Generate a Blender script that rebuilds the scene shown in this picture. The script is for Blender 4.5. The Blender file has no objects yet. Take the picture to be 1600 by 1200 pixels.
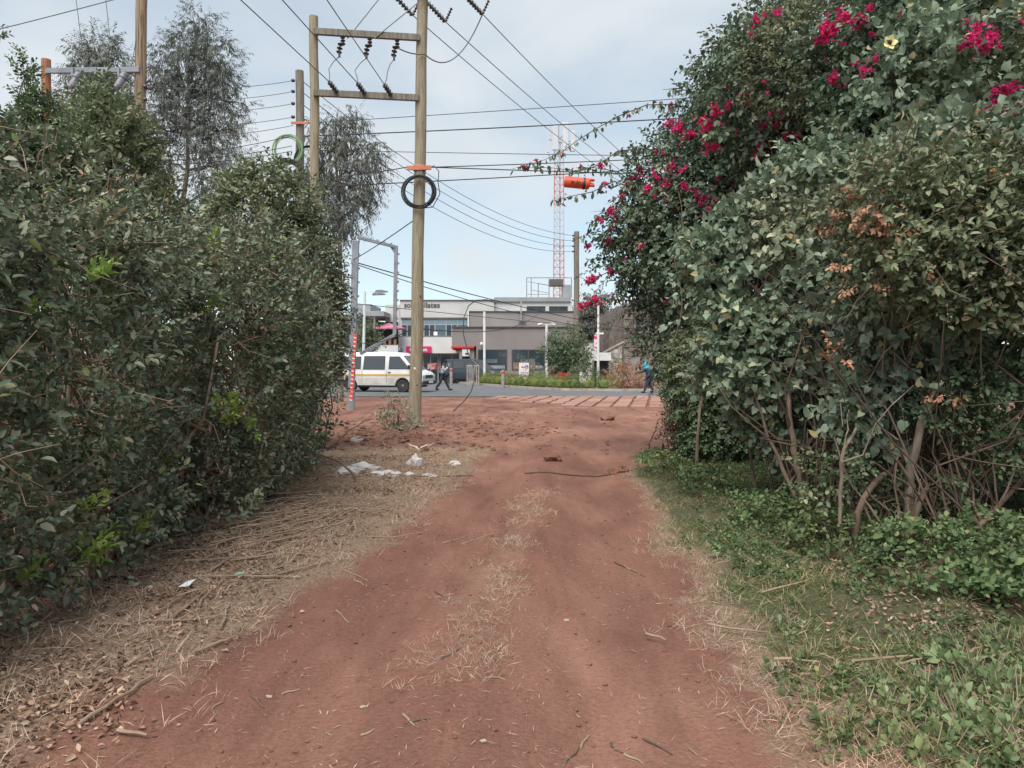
import bpy, bmesh, math, random
import numpy as np
from mathutils import Vector, Matrix, Euler

R = math.radians
rng = np.random.default_rng(7)
random.seed(7)
scene = bpy.context.scene
col = scene.collection

# ------------------------------------------------------------------ camera
FPX, CX, CY, HOR, CAMH = 1202.0, 800.0, 600.0, 566.0, 1.5
PITCH = math.atan((CY - HOR) / FPX)
cam_d = bpy.data.cameras.new('camera')
cam_d.sensor_width = 36.0
cam_d.lens = 36.0 * FPX / 1600.0
cam_d.clip_start = 0.05
cam_d.clip_end = 3000.0
cam = bpy.data.objects.new('camera', cam_d)
cam.location = (0, 0, CAMH)
cam.rotation_euler = (math.pi / 2 - PITCH, 0, 0)
col.objects.link(cam)
scene.camera = cam

# ------------------------------------------------------------------ sky and sun (bright overcast)
SUN_EL, SUN_AZ = 58.0, 200.0
world = bpy.data.worlds.new('World')
scene.world = world
world.use_nodes = True
wn, wl = world.node_tree.nodes, world.node_tree.links
wn.clear()
w_out = wn.new('ShaderNodeOutputWorld')
w_bg = wn.new('ShaderNodeBackground')
w_bg.inputs['Strength'].default_value = 0.0495
sky = wn.new('ShaderNodeTexSky')
sky.sky_type = 'NISHITA'
sky.sun_disc = False
sky.sun_elevation = R(SUN_EL)
sky.sun_rotation = R(SUN_AZ)
sky.altitude = 1600
sky.air_density = 1.0
sky.dust_density = 1.5
tc = wn.new('ShaderNodeTexCoord')
mp = wn.new('ShaderNodeMapping')
mp.inputs['Scale'].default_value = (1.0, 1.0, 2.4)
mp.inputs['Location'].default_value = (0.35, 0.1, 0.2)
n1 = wn.new('ShaderNodeTexNoise')
n1.inputs['Scale'].default_value = 2.1
n1.inputs['Detail'].default_value = 5.0
n1.inputs['Roughness'].default_value = 0.48
n1.inputs['Distortion'].default_value = 0.35
cr = wn.new('ShaderNodeValToRGB')
cr.color_ramp.elements[0].position = 0.38
cr.color_ramp.elements[0].color = (0.42, 0.42, 0.42, 1)
cr.color_ramp.elements[1].position = 0.60
cr.color_ramp.elements[1].color = (0.97, 0.97, 0.97, 1)
n2 = wn.new('ShaderNodeTexNoise')
n2.inputs['Scale'].default_value = 3.3
n2.inputs['Detail'].default_value = 4.0
cr2 = wn.new('ShaderNodeValToRGB')
cr2.color_ramp.elements[0].position = 0.3
cr2.color_ramp.elements[0].color = (4.8, 5.25, 5.6, 1)
cr2.color_ramp.elements[1].position = 0.7
cr2.color_ramp.elements[1].color = (5.5, 5.8, 6.0, 1)
mix = wn.new('ShaderNodeMix')
mix.data_type = 'RGBA'
wl.new(tc.outputs['Generated'], mp.inputs['Vector'])
wl.new(mp.outputs['Vector'], n1.inputs['Vector'])
wl.new(mp.outputs['Vector'], n2.inputs['Vector'])
wl.new(n1.outputs['Fac'], cr.inputs['Fac'])
wl.new(n2.outputs['Fac'], cr2.inputs['Fac'])
wl.new(cr.outputs['Color'], mix.inputs['Factor'])
skm = wn.new('ShaderNodeMix')
skm.data_type = 'RGBA'
skm.blend_type = 'MULTIPLY'
skm.inputs['Factor'].default_value = 1.0
wl.new(sky.outputs['Color'], skm.inputs[6])
skm.inputs[7].default_value = (1.25, 1.35, 1.2, 1)
wl.new(skm.outputs[2], mix.inputs[6])
wl.new(cr2.outputs['Color'], mix.inputs[7])
wl.new(mix.outputs[2], w_bg.inputs['Color'])
wl.new(w_bg.outputs['Background'], w_out.inputs['Surface'])

sun_d = bpy.data.lights.new('sun', 'SUN')
sun_d.energy = 1.5
sun_d.angle = R(50)
sun_d.color = (1.0, 0.96, 0.9)
sun = bpy.data.objects.new('sun', sun_d)
sun.rotation_euler = (R(90 - SUN_EL), 0, R(180 - SUN_AZ))
sun.location = (0, -5, 30)
col.objects.link(sun)

scene.view_settings.view_transform = 'Standard'
scene.view_settings.look = 'None'
scene.view_settings.exposure = 1.6
scene.view_settings.gamma = 1.0
scene.view_settings.use_curve_mapping = False
scene.render.engine = 'CYCLES'
scene.cycles.max_bounces = 6
scene.cycles.diffuse_bounces = 3
scene.cycles.transparent_max_bounces = 8

# ------------------------------------------------------------------ pixel helpers (photo is 1600 x 1200)
CP, SP = math.cos(PITCH), math.sin(PITCH)
def ray(px, py):
    a, b = px - CX, CY - py
    return np.array([a, FPX * CP + b * SP, -FPX * SP + b * CP])
def at(px, py, Y):
    d = ray(px, py)
    return np.array([0, 0, CAMH]) + d * (Y / d[1])
def gnd(px, py, z=0.0):
    d = ray(px, py)
    return np.array([0, 0, CAMH]) + d * ((z - CAMH) / d[2])

# ------------------------------------------------------------------ numpy noise
_perm = rng.random((64, 64, 64)).astype(np.float32)
def noise3(p):
    p = np.asarray(p, dtype=np.float64)
    i = np.floor(p).astype(int)
    f = p - i
    f = f * f * (3 - 2 * f)
    i0 = i & 63
    i1 = (i + 1) & 63
    x0, y0, z0 = i0[..., 0], i0[..., 1], i0[..., 2]
    x1, y1, z1 = i1[..., 0], i1[..., 1], i1[..., 2]
    fx, fy, fz = f[..., 0], f[..., 1], f[..., 2]
    c00 = _perm[x0, y0, z0] * (1 - fx) + _perm[x1, y0, z0] * fx
    c10 = _perm[x0, y1, z0] * (1 - fx) + _perm[x1, y1, z0] * fx
    c01 = _perm[x0, y0, z1] * (1 - fx) + _perm[x1, y0, z1] * fx
    c11 = _perm[x0, y1, z1] * (1 - fx) + _perm[x1, y1, z1] * fx
    return ((c00 * (1 - fy) + c10 * fy) * (1 - fz) + (c01 * (1 - fy) + c11 * fy) * fz) * 2 - 1
def fbm(p, octaves=4):
    p = np.asarray(p, dtype=np.float64)
    s, a = 0.0, 1.0
    for _ in range(octaves):
        s = s + a * noise3(p)
        p = p * 2.03 + 11.3
        a *= 0.5
    return s
def n2d(x, y, f, o=4, seed=0.0):
    return fbm(np.stack([x * f, y * f, np.full_like(x, seed + 0.37)], -1), o)
def sstep(a, b, x):
    t = np.clip((x - a) / (b - a), 0, 1)
    return t * t * (3 - 2 * t)

# ------------------------------------------------------------------ materials
MATS = {}
def newmat(name):
    m = bpy.data.materials.new(name)
    m.use_nodes = True
    nt = m.node_tree
    nt.nodes.clear()
    out = nt.nodes.new('ShaderNodeOutputMaterial')
    b = nt.nodes.new('ShaderNodeBsdfPrincipled')
    nt.links.new(b.outputs['BSDF'], out.inputs['Surface'])
    return m, nt, b, out
def ramp(nt, stops):
    r = nt.nodes.new('ShaderNodeValToRGB')
    e = r.color_ramp.elements
    while len(e) < len(stops):
        e.new(0.5)
    for k, (p, c) in enumerate(stops):
        e[k].position = p
        e[k].color = (c[0], c[1], c[2], 1)
    return r
def mat(name, c1, c2=None, scale=6.0, rough=0.75, metal=0.0, bump=0.0, stretch=(1, 1, 1), detail=4, spec=0.4, lo=0.35, hi=0.65):
    """plain surface with procedural noise between two colours"""
    if name in MATS:
        return MATS[name]
    m, nt, b, out = newmat(name)
    c2 = c2 or tuple(x * 0.8 for x in c1)
    t = nt.nodes.new('ShaderNodeTexCoord')
    mpn = nt.nodes.new('ShaderNodeMapping')
    mpn.inputs['Scale'].default_value = stretch
    n = nt.nodes.new('ShaderNodeTexNoise')
    n.inputs['Scale'].default_value = scale
    n.inputs['Detail'].default_value = detail
    r = ramp(nt, [(lo, c1), (hi, c2)])
    L = nt.links.new
    L(t.outputs['Object'], mpn.inputs['Vector'])
    L(mpn.outputs['Vector'], n.inputs['Vector'])
    L(n.outputs['Fac'], r.inputs['Fac'])
    L(r.outputs['Color'], b.inputs['Base Color'])
    b.inputs['Roughness'].default_value = rough
    b.inputs['Metallic'].default_value = metal
    b.inputs['Specular IOR Level'].default_value = spec
    if bump:
        bp = nt.nodes.new('ShaderNodeBump')
        bp.inputs['Strength'].default_value = bump
        bp.inputs['Distance'].default_value = 0.02
        L(n.outputs['Fac'], bp.inputs['Height'])
        L(bp.outputs['Normal'], b.inputs['Normal'])
    MATS[name] = m
    return m
def leafmat(name, stops, rough=0.5, trans=0.25, clump=0.9, cscale=1.3, spec=0.35, gain=1.5, warm=0.5):
    """leaves: colour varies from leaf to leaf (island) and from clump to clump"""
    stops = [(p, tuple(min(v * gain, .85) for v in c)) for p, c in stops]
    m, nt, b, out = newmat(name)
    L = nt.links.new
    g = nt.nodes.new('ShaderNodeNewGeometry')
    oi = nt.nodes.new('ShaderNodeObjectInfo')
    ad = nt.nodes.new('ShaderNodeMath')
    ad.operation = 'ADD'
    fr = nt.nodes.new('ShaderNodeMath')
    fr.operation = 'FRACT'
    L(g.outputs['Random Per Island'], ad.inputs[0])
    L(oi.outputs['Random'], ad.inputs[1])
    L(ad.outputs[0], fr.inputs[0])
    r = ramp(nt, stops)
    L(fr.outputs[0], r.inputs['Fac'])
    n = nt.nodes.new('ShaderNodeTexNoise')
    n.inputs['Scale'].default_value = cscale
    n.inputs['Detail'].default_value = 3.0
    L(g.outputs['Position'], n.inputs['Vector'])
    hs = nt.nodes.new('ShaderNodeHueSaturation')
    mr = nt.nodes.new('ShaderNodeMapRange')
    mr.inputs['From Min'].default_value = 0.3
    mr.inputs['From Max'].default_value = 0.7
    mr.inputs['To Min'].default_value = 1.0 - 0.45 * clump
    mr.inputs['To Max'].default_value = 1.0 + 0.45 * clump
    L(n.outputs['Fac'], mr.inputs['Value'])
    L(mr.outputs['Result'], hs.inputs['Value'])
    L(r.outputs['Color'], hs.inputs['Color'])
    n3 = nt.nodes.new('ShaderNodeTexNoise')
    n3.inputs['Scale'].default_value = cscale * .55
    n3.inputs['Detail'].default_value = 2.0
    L(g.outputs['Position'], n3.inputs['Vector'])
    wr_ = ramp(nt, [(.36, (.92, 1.0, .9)), (.5, (1, 1, 1)), (.64, (1.32, 1.06, .92))])
    L(n3.outputs['Fac'], wr_.inputs['Fac'])
    wm = nt.nodes.new('ShaderNodeMix'); wm.data_type = 'RGBA'; wm.blend_type = 'MULTIPLY'
    wm.inputs['Factor'].default_value = warm
    L(hs.outputs['Color'], wm.inputs[6]); L(wr_.outputs['Color'], wm.inputs[7])
    colour = wm.outputs[2]
    L(colour, b.inputs['Base Color'])
    b.inputs['Roughness'].default_value = rough
    b.inputs['Specular IOR Level'].default_value = spec
    if trans > 0:
        tr = nt.nodes.new('ShaderNodeBsdfTranslucent')
        mx = nt.nodes.new('ShaderNodeMixShader')
        mx.inputs[0].default_value = trans
        L(colour, tr.inputs['Color'])
        L(b.outputs['BSDF'], mx.inputs[1])
        L(tr.outputs['BSDF'], mx.inputs[2])
        L(mx.outputs[0], out.inputs['Surface'])
    MATS[name] = m
    return m
def glassmat(name, c=(0.02, 0.03, 0.035), rough=0.06, spec=0.6):
    m, nt, b, out = newmat(name)
    b.inputs['Base Color'].default_value = (*c, 1)
    b.inputs['Roughness'].default_value = rough
    b.inputs['Specular IOR Level'].default_value = spec
    MATS[name] = m
    return m

# ------------------------------------------------------------------ mesh helpers
LOCAL = set()      # things whose parts are modelled in the thing's own coordinates
def link_mesh(name, me, material=None, parent=None, smooth=False):
    o = bpy.data.objects.new(name, me)
    col.objects.link(o)
    if material is not None:
        me.materials.append(material)
    if smooth:
        me.polygons.foreach_set('use_smooth', np.ones(len(me.polygons), dtype=bool))
    if parent is not None:
        setparent(o, parent)
    return o
def setparent(o, parent):
    o.parent = parent
    mw = Matrix.Identity(4)
    chain = []
    q = parent
    while q is not None:
        chain.append(q)
        q = q.parent
    for q in reversed(chain):
        mw = mw @ q.matrix_parent_inverse @ q.matrix_basis
    if parent.name in LOCAL:
        LOCAL.add(o.name)
    else:
        o.matrix_parent_inverse = mw.inverted()
def np_mesh(name, V, F):
    """V (n,3); F (m,k) of one face size"""
    me = bpy.data.meshes.new(name)
    V = np.ascontiguousarray(V, dtype=np.float32)
    F = np.ascontiguousarray(F, dtype=np.int32)
    m, k = F.shape
    me.vertices.add(len(V))
    me.vertices.foreach_set('co', V.ravel())
    me.loops.add(m * k)
    me.loops.foreach_set('vertex_index', F.ravel())
    me.polygons.add(m)
    me.polygons.foreach_set('loop_start', np.arange(0, m * k, k, dtype=np.int32))
    me.polygons.foreach_set('loop_total', np.full(m, k, dtype=np.int32))
    me.update(calc_edges=True)
    return me
def tag(o, label=None, cat=None, group=None, kind=None):
    if label: o['label'] = label
    if cat: o['category'] = cat
    if group: o['group'] = group
    if kind: o['kind'] = kind
    return o
def thing(name, label, cat, loc=(0, 0, 0), group=None, rotz=0.0, local=False):
    o = bpy.data.objects.new(name, None)
    o.empty_display_size = 0.2
    o.location = tuple(float(v) for v in loc)
    o.rotation_euler = (0, 0, rotz)
    col.objects.link(o)
    if local:
        LOCAL.add(o.name)
    return tag(o, label, cat, group)
class MB:
    """collects shapes into one mesh"""
    def __init__(s):
        s.v, s.f = [], []
    def add(s, vs, fs):
        n = len(s.v)
        s.v.extend([tuple(float(c) for c in v) for v in vs])
        s.f.extend([tuple(i + n for i in f) for f in fs])
        return s
    def box(s, x0, x1, y0, y1, z0, z1):
        vs = [(x, y, z) for z in (z0, z1) for y in (y0, y1) for x in (x0, x1)]
        return s.add(vs, [(0, 2, 3, 1), (4, 5, 7, 6), (0, 1, 5, 4), (2, 6, 7, 3), (0, 4, 6, 2), (1, 3, 7, 5)])
    def tube(s, pts, rad, sides=8, cap=True):
        pts = [np.array(p, float) for p in pts]
        if not hasattr(rad, '__len__'):
            rad = [rad] * len(pts)
        vs, fs = [], []
        ref = None
        for i, p in enumerate(pts):
            d = pts[min(i + 1, len(pts) - 1)] - pts[max(i - 1, 0)]
            d = d / (np.linalg.norm(d) + 1e-9)
            if ref is None:
                ref = np.array([1.0, 0, 0]) if abs(d[0]) < 0.8 else np.array([0, 1.0, 0])
            a = ref - d * np.dot(ref, d)
            a /= np.linalg.norm(a) + 1e-9
            ref = a
            b = np.cross(d, a)
            for k in range(sides):
                t = 2 * math.pi * k / sides
                vs.append(p + (a * math.cos(t) + b * math.sin(t)) * rad[i])
        n = len(pts)
        for i in range(n - 1):
            for k in range(sides):
                k2 = (k + 1) % sides
                fs.append((i * sides + k, i * sides + k2, (i + 1) * sides + k2, (i + 1) * sides + k))
        if cap:
            fs.append(tuple(range(sides - 1, -1, -1)))
            fs.append(tuple((n - 1) * sides + k for k in range(sides)))
        return s.add(vs, fs)
    def bar(s, p, q, w, h=None):
        """square bar from p to q"""
        p, q = np.array(p, float), np.array(q, float)
        h = h or w
        d = (q - p) / np.linalg.norm(q - p)
        up = np.array([0, 0, 1.0]) if abs(d[2]) < 0.9 else np.array([0, 1.0, 0])
        a = np.cross(d, up); a /= np.linalg.norm(a)
        b = np.cross(a, d)
        vs = [e + a * sa * w / 2 + b * sb * h / 2 for e in (p, q) for sb in (-1, 1) for sa in (-1, 1)]
        return s.add(vs, [(0, 2, 3, 1), (4, 5, 7, 6), (0, 1, 5, 4), (2, 6, 7, 3), (0, 4, 6, 2), (1, 3, 7, 5)])
    def prism(s, poly, axis, a0, a1):
        """polygon extruded along axis ('x','y' or 'z')"""
        def mk(p, a):
            return {'x': (a, p[0], p[1]), 'y': (p[0], a, p[1]), 'z': (p[0], p[1], a)}[axis]
        n = len(poly)
        vs = [mk(p, a0) for p in poly] + [mk(p, a1) for p in poly]
        fs = [tuple(range(n)), tuple(range(2 * n - 1, n - 1, -1))]
        for i in range(n):
            j = (i + 1) % n
            fs.append((i, i + n, j + n, j))
        return s.add(vs, fs)
    def lathe(s, prof, c, sides=16, axis=(0, 0, 1)):
        c = np.array(c, float)
        d = np.array(axis, float); d /= np.linalg.norm(d)
        r0 = np.array([1.0, 0, 0]) if abs(d[0]) < 0.8 else np.array([0, 1.0, 0])
        a = r0 - d * np.dot(r0, d); a /= np.linalg.norm(a)
        b = np.cross(d, a)
        vs, fs = [], []
        for (r, h) in prof:
            for k in range(sides):
                t = 2 * math.pi * k / sides
                vs.append(c + d * h + (a * math.cos(t) + b * math.sin(t)) * r)
        n = len(prof)
        for i in range(n - 1):
            for k in range(sides):
                k2 = (k + 1) % sides
                fs.append((i * sides + k, i * sides + k2, (i + 1) * sides + k2, (i + 1) * sides + k))
        fs.append(tuple(range(sides - 1, -1, -1)))
        fs.append(tuple((n - 1) * sides + k for k in range(sides)))
        return s.add(vs, fs)
    def lump(s, c, r, seed=0, jit=0.35, sub=1):
        bm = bmesh.new()
        bmesh.ops.create_icosphere(bm, subdivisions=sub, radius=1.0)
        rr = random.Random(seed)
        vs = []
        for v in bm.verts:
            k = 1 + rr.uniform(-jit, jit)
            vs.append((c[0] + v.co.x * r[0] * k, c[1] + v.co.y * r[1] * k, c[2] + v.co.z * r[2] * k))
        fs = [tuple(v.index for v in f.verts) for f in bm.faces]
        bm.free()
        return s.add(vs, fs)
    def build(s, name, material, parent=None, smooth=False, bevel=0.0, kind=None):
        me = bpy.data.meshes.new(name)
        me.from_pydata(s.v, [], s.f)
        me.validate()
        if bevel or True:
            bm = bmesh.new()
            bm.from_mesh(me)
            bmesh.ops.recalc_face_normals(bm, faces=bm.faces)
            if bevel:
                es = [e for e in bm.edges if len(e.link_faces) == 2 and e.calc_face_angle(0) > 0.5]
                bmesh.ops.bevel(bm, geom=es, offset=bevel, segments=2, affect='EDGES', profile=0.5)
            bm.to_mesh(me)
            bm.free()
        o = link_mesh(name, me, material, parent, smooth)
        if smooth:
            try:
                me.set_sharp_from_angle(angle=R(40))
            except Exception:
                pass
        if kind: o['kind'] = kind
        return o
def text_mesh(name, txt, size, loc, material, parent, depth=0.02, rot=(math.pi / 2, 0, 0), width=None, bold=0.0, align='LEFT'):
    cu = bpy.data.curves.new(name, 'FONT')
    cu.body = txt
    cu.size = size
    cu.extrude = depth / 2
    cu.offset = bold
    cu.align_x = align
    t = bpy.data.objects.new(name, cu)
    col.objects.link(t)
    bpy.context.view_layer.update()
    me = bpy.data.meshes.new_from_object(t.evaluated_get(bpy.context.evaluated_depsgraph_get()))
    bpy.data.objects.remove(t)
    co = np.array([v.co[:] for v in me.vertices])
    if width:
        w = co[:, 0].max() - co[:, 0].min()
        co[:, 0] *= width / w
    M = np.array(Euler(rot).to_matrix())
    co = co @ M.T + np.array(loc, float)
    me.vertices.foreach_set('co', co.astype(np.float32).ravel())
    me.update()
    me.materials.clear()
    return link_mesh(name, me, material, parent)

# ------------------------------------------------------------------ foliage helpers
def leaf_simple(w=0.5, fold=0.12, curl=-0.12):
    V = np.array([[0, 0, 0], [w * .42, .3, fold * w * 1.6], [w * .36, .68, fold * w], [0, 1, curl], [-w * .36, .68, fold * w], [-w * .42, .3, fold * w * 1.6]], float)
    F = np.array([[0, 1, 2, 3], [0, 3, 4, 5]])
    return V, F
def leaf_heart(w=0.9, fold=0.10, curl=-0.18):
    V = np.array([[0, .1, 0], [w * .30, -.04, .03], [w * .5, .28, fold], [w * .34, .66, fold * .3], [0, 1, curl],
                  [-w * .34, .66, fold * .3], [-w * .5, .28, fold], [-w * .30, -.04, .03], [0, .5, 0.0]], float)
    F = np.array([[0, 1, 2, 8], [8, 2, 3, 4], [8, 4, 5, 6], [0, 8, 6, 7]])
    return V, F
def leaf_thin(w=0.16, curl=-0.15):
    V = np.array([[0, 0, 0], [w * .5, .4, 0.02], [0, 1, curl], [-w * .5, .4, 0.02]], float)
    F = np.array([[0, 1, 2, 3]])
    return V, F
def basis(d, up=None, roll=None):
    """N x 3 directions -> N x 3 x 3 with columns (x, y=d, z)"""
    d = d / (np.linalg.norm(d, axis=1, keepdims=True) + 1e-9)
    if up is None:
        up = np.tile(np.array([0, 0, 1.0]), (len(d), 1))
    x = np.cross(d, up)
    bad = np.linalg.norm(x, axis=1) < 1e-3
    x[bad] = np.array([1.0, 0, 0])
    x /= np.linalg.norm(x, axis=1, keepdims=True)
    z = np.cross(x, d)
    if roll is not None:
        c, s = np.cos(roll)[:, None], np.sin(roll)[:, None]
        x, z = x * c + z * s, z * c - x * s
    return np.stack([x, d, z], axis=2)
def sprig(leaf, n=10, length=1.0, ls=0.35, spread=0.9, seed=0, rosette=0.0, lsvar=0.35, droop=0.0):
    """a twig along +Y with n leaves; returns V, F"""
    r = np.random.default_rng(seed)
    V0, F0 = leaf
    Vs, Fs = [], []
    off = 0
    for k in range(n):
        t = (k + 0.6) / n
        t = t * (1 - rosette) + rosette * (0.6 + 0.4 * t)
        ang = k * 2.4 + r.uniform(-.5, .5)
        rad = np.array([math.cos(ang), 0, math.sin(ang)])
        sp = spread * (1.0 - 0.45 * t) + r.uniform(-.15, .15)
        d = np.array([0, 1.0, 0]) * (1 - sp * .7) + rad * sp + r.normal(0, .12, 3) + np.array([0, 0, -droop])
        d /= np.linalg.norm(d)
        up = np.array([0, 1.0, 0]) * .7 + np.array([0, 0, .6]) + r.normal(0, .35, 3)
        B = basis(d[None], up[None])[0]
        s = ls * r.uniform(1 - lsvar, 1 + lsvar) * (1.0 - .3 * t)
        bend = np.array([0.04 * math.sin(3 * t + seed), t * length, -0.06 * t * t])
        Vs.append((V0 * s) @ B.T + bend + rad * 0.02)
        Fs.append(F0 + off)
        off += len(V0)
    return np.concatenate(Vs), np.concatenate(Fs)
def place(templates, P, B, S):
    """instances of templates merged: P (n,3), B (n,3,3), S (n,)"""
    n = len(P)
    which = rng.integers(0, len(templates), n)
    Vs, Fs, off = [], [], 0
    for k, (V, F) in enumerate(templates):
        idx = np.nonzero(which == k)[0]
        if len(idx) == 0:
            continue
        W = np.einsum('nij,vj->nvi', B[idx] * S[idx, None, None], V) + P[idx, None, :]
        nv = len(V)
        Vs.append(W.reshape(-1, 3))
        Fs.append((F[None] + (np.arange(len(idx)) * nv)[:, None, None] + off).reshape(-1, F.shape[1]))
        off += nv * len(idx)
    return np.concatenate(Vs), np.concatenate(Fs)
CAMP = np.array([0, 0, CAMH])
def sample_lobes(lobes, n, lo=0.72, hi=1.06, cull=0.75, namp=0.16, nfreq=1.4, zmin=0.04, inner=0.8):
    """points in the outer shell of a union of ellipsoids; lobes = [(c, r)]"""
    C = np.array([l[0] for l in lobes], float)
    Rr = np.array([l[1] if hasattr(l[1], '__len__') else (l[1],) * 3 for l in lobes], float)
    area = (Rr[:, 0] * Rr[:, 1] + Rr[:, 1] * Rr[:, 2] + Rr[:, 0] * Rr[:, 2])
    outP, outN, got = [], [], 0
    for _ in range(30):
        m = n * 3
        w = rng.choice(len(C), m, p=area / area.sum())
        u = rng.normal(size=(m, 3)); u /= np.linalg.norm(u, axis=1, keepdims=True)
        s = hi - (hi - lo) * rng.random(m) ** 1.8
        p0 = C[w] + Rr[w] * u
        s = s * (1 + namp * fbm(p0 * nfreq, 3))
        p = C[w] + Rr[w] * u * s[:, None]
        nn = u / Rr[w]; nn /= np.linalg.norm(nn, axis=1, keepdims=True)
        keep = p[:, 2] > zmin
        for k in range(len(C)):
            q = np.linalg.norm((p - C[k]) / Rr[k], axis=1)
            keep &= ~((q < inner) & (w != k))
        tocam = CAMP - p
        tocam /= np.linalg.norm(tocam, axis=1, keepdims=True)
        back = (nn * tocam).sum(1) < -0.25
        keep &= ~(back & (rng.random(m) < cull))
        outP.append(p[keep]); outN.append(nn[keep])
        got += int(keep.sum())
        if got >= n:
            break
    P, N = np.concatenate(outP)[:n], np.concatenate(outN)[:n]
    return P, N
def hit_lobes(lobes, px, py):
    """first point where the pixel's ray meets the lobes"""
    d = ray(px, py)
    best = None
    for c, r in lobes:
        r = np.array(r if hasattr(r, '__len__') else (r,) * 3, float)
        o = (CAMP - np.array(c)) / r
        e = d / r
        A, Bq, Cq = e @ e, 2 * o @ e, o @ o - 1
        disc = Bq * Bq - 4 * A * Cq
        if disc < 0:
            continue
        t = (-Bq - math.sqrt(disc)) / (2 * A)
        if t > 0 and (best is None or t < best[0]):
            p = CAMP + d * t
            nn = (p - np.array(c)) / r / r
            best = (t, p, nn / np.linalg.norm(nn))
    return None if best is None else (best[1], best[2])
def foliage(name, parent, lobes, n, templates, material, size=0.22, svar=0.35, out=1.0, up=0.35, jitter=0.5, droop=0.0, kind='stuff', extra=None, zcap=None, **kw):
    P, N = sample_lobes(lobes, n, **kw)
    if zcap is not None:      # clipped top of a hedge
        k = P[:, 2] < zcap(P) + .12 * rng.normal(size=len(P))
        P, N = P[k], N[k]
    if extra is not None:
        P = np.concatenate([P, extra[0]]); N = np.concatenate([N, extra[1]])
    d = N * out + np.array([0, 0, up - droop]) + rng.normal(0, jitter, N.shape)
    B = basis(d, roll=rng.uniform(-.6, .6, len(P)))
    S = size * rng.uniform(1 - svar, 1 + svar, len(P))
    V, F = place(templates, P, B, S)
    V[:, 2] = np.maximum(V[:, 2], 0.012)
    o = link_mesh(name, np_mesh(name, V, F), material, parent)
    if kind: o['kind'] = kind
    return o
def twigs(name, parent, segs, material, kind='stuff', sides=4):
    """segs: list of (points, radii)"""
    mb = MB()
    for pts, rad in segs:
        mb.tube(pts, rad, sides, cap=False)
    me = bpy.data.meshes.new(name)
    me.from_pydata(mb.v, [], mb.f)
    me.update()
    o = link_mesh(name, me, material, parent, True)
    if kind: o['kind'] = kind
    return o
def smooth_line(pts, m=4):
    """Catmull-Rom through the points"""
    pts = [np.array(p, float) for p in pts]
    P = [pts[0] * 2 - pts[1]] + pts + [pts[-1] * 2 - pts[-2]]
    out = []
    for i in range(1, len(P) - 2):
        a, b, c, d = P[i - 1], P[i], P[i + 1], P[i + 2]
        for t in np.arange(m) / m:
            out.append(.5 * (2 * b + (c - a) * t + (2 * a - 5 * b + 4 * c - d) * t * t + (3 * b - a - 3 * c + d) * t ** 3))
    out.append(pts[-1])
    return out
def wander(p, q, n=5, amp=0.1):
    p, q = np.array(p, float), np.array(q, float)
    out = []
    L = np.linalg.norm(q - p)
    for i in range(n + 1):
        t = i / n
        j = rng.normal(0, amp * L, 3) * math.sin(math.pi * t) * 0.6
        out.append(p + (q - p) * t + j)
    return out

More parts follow.
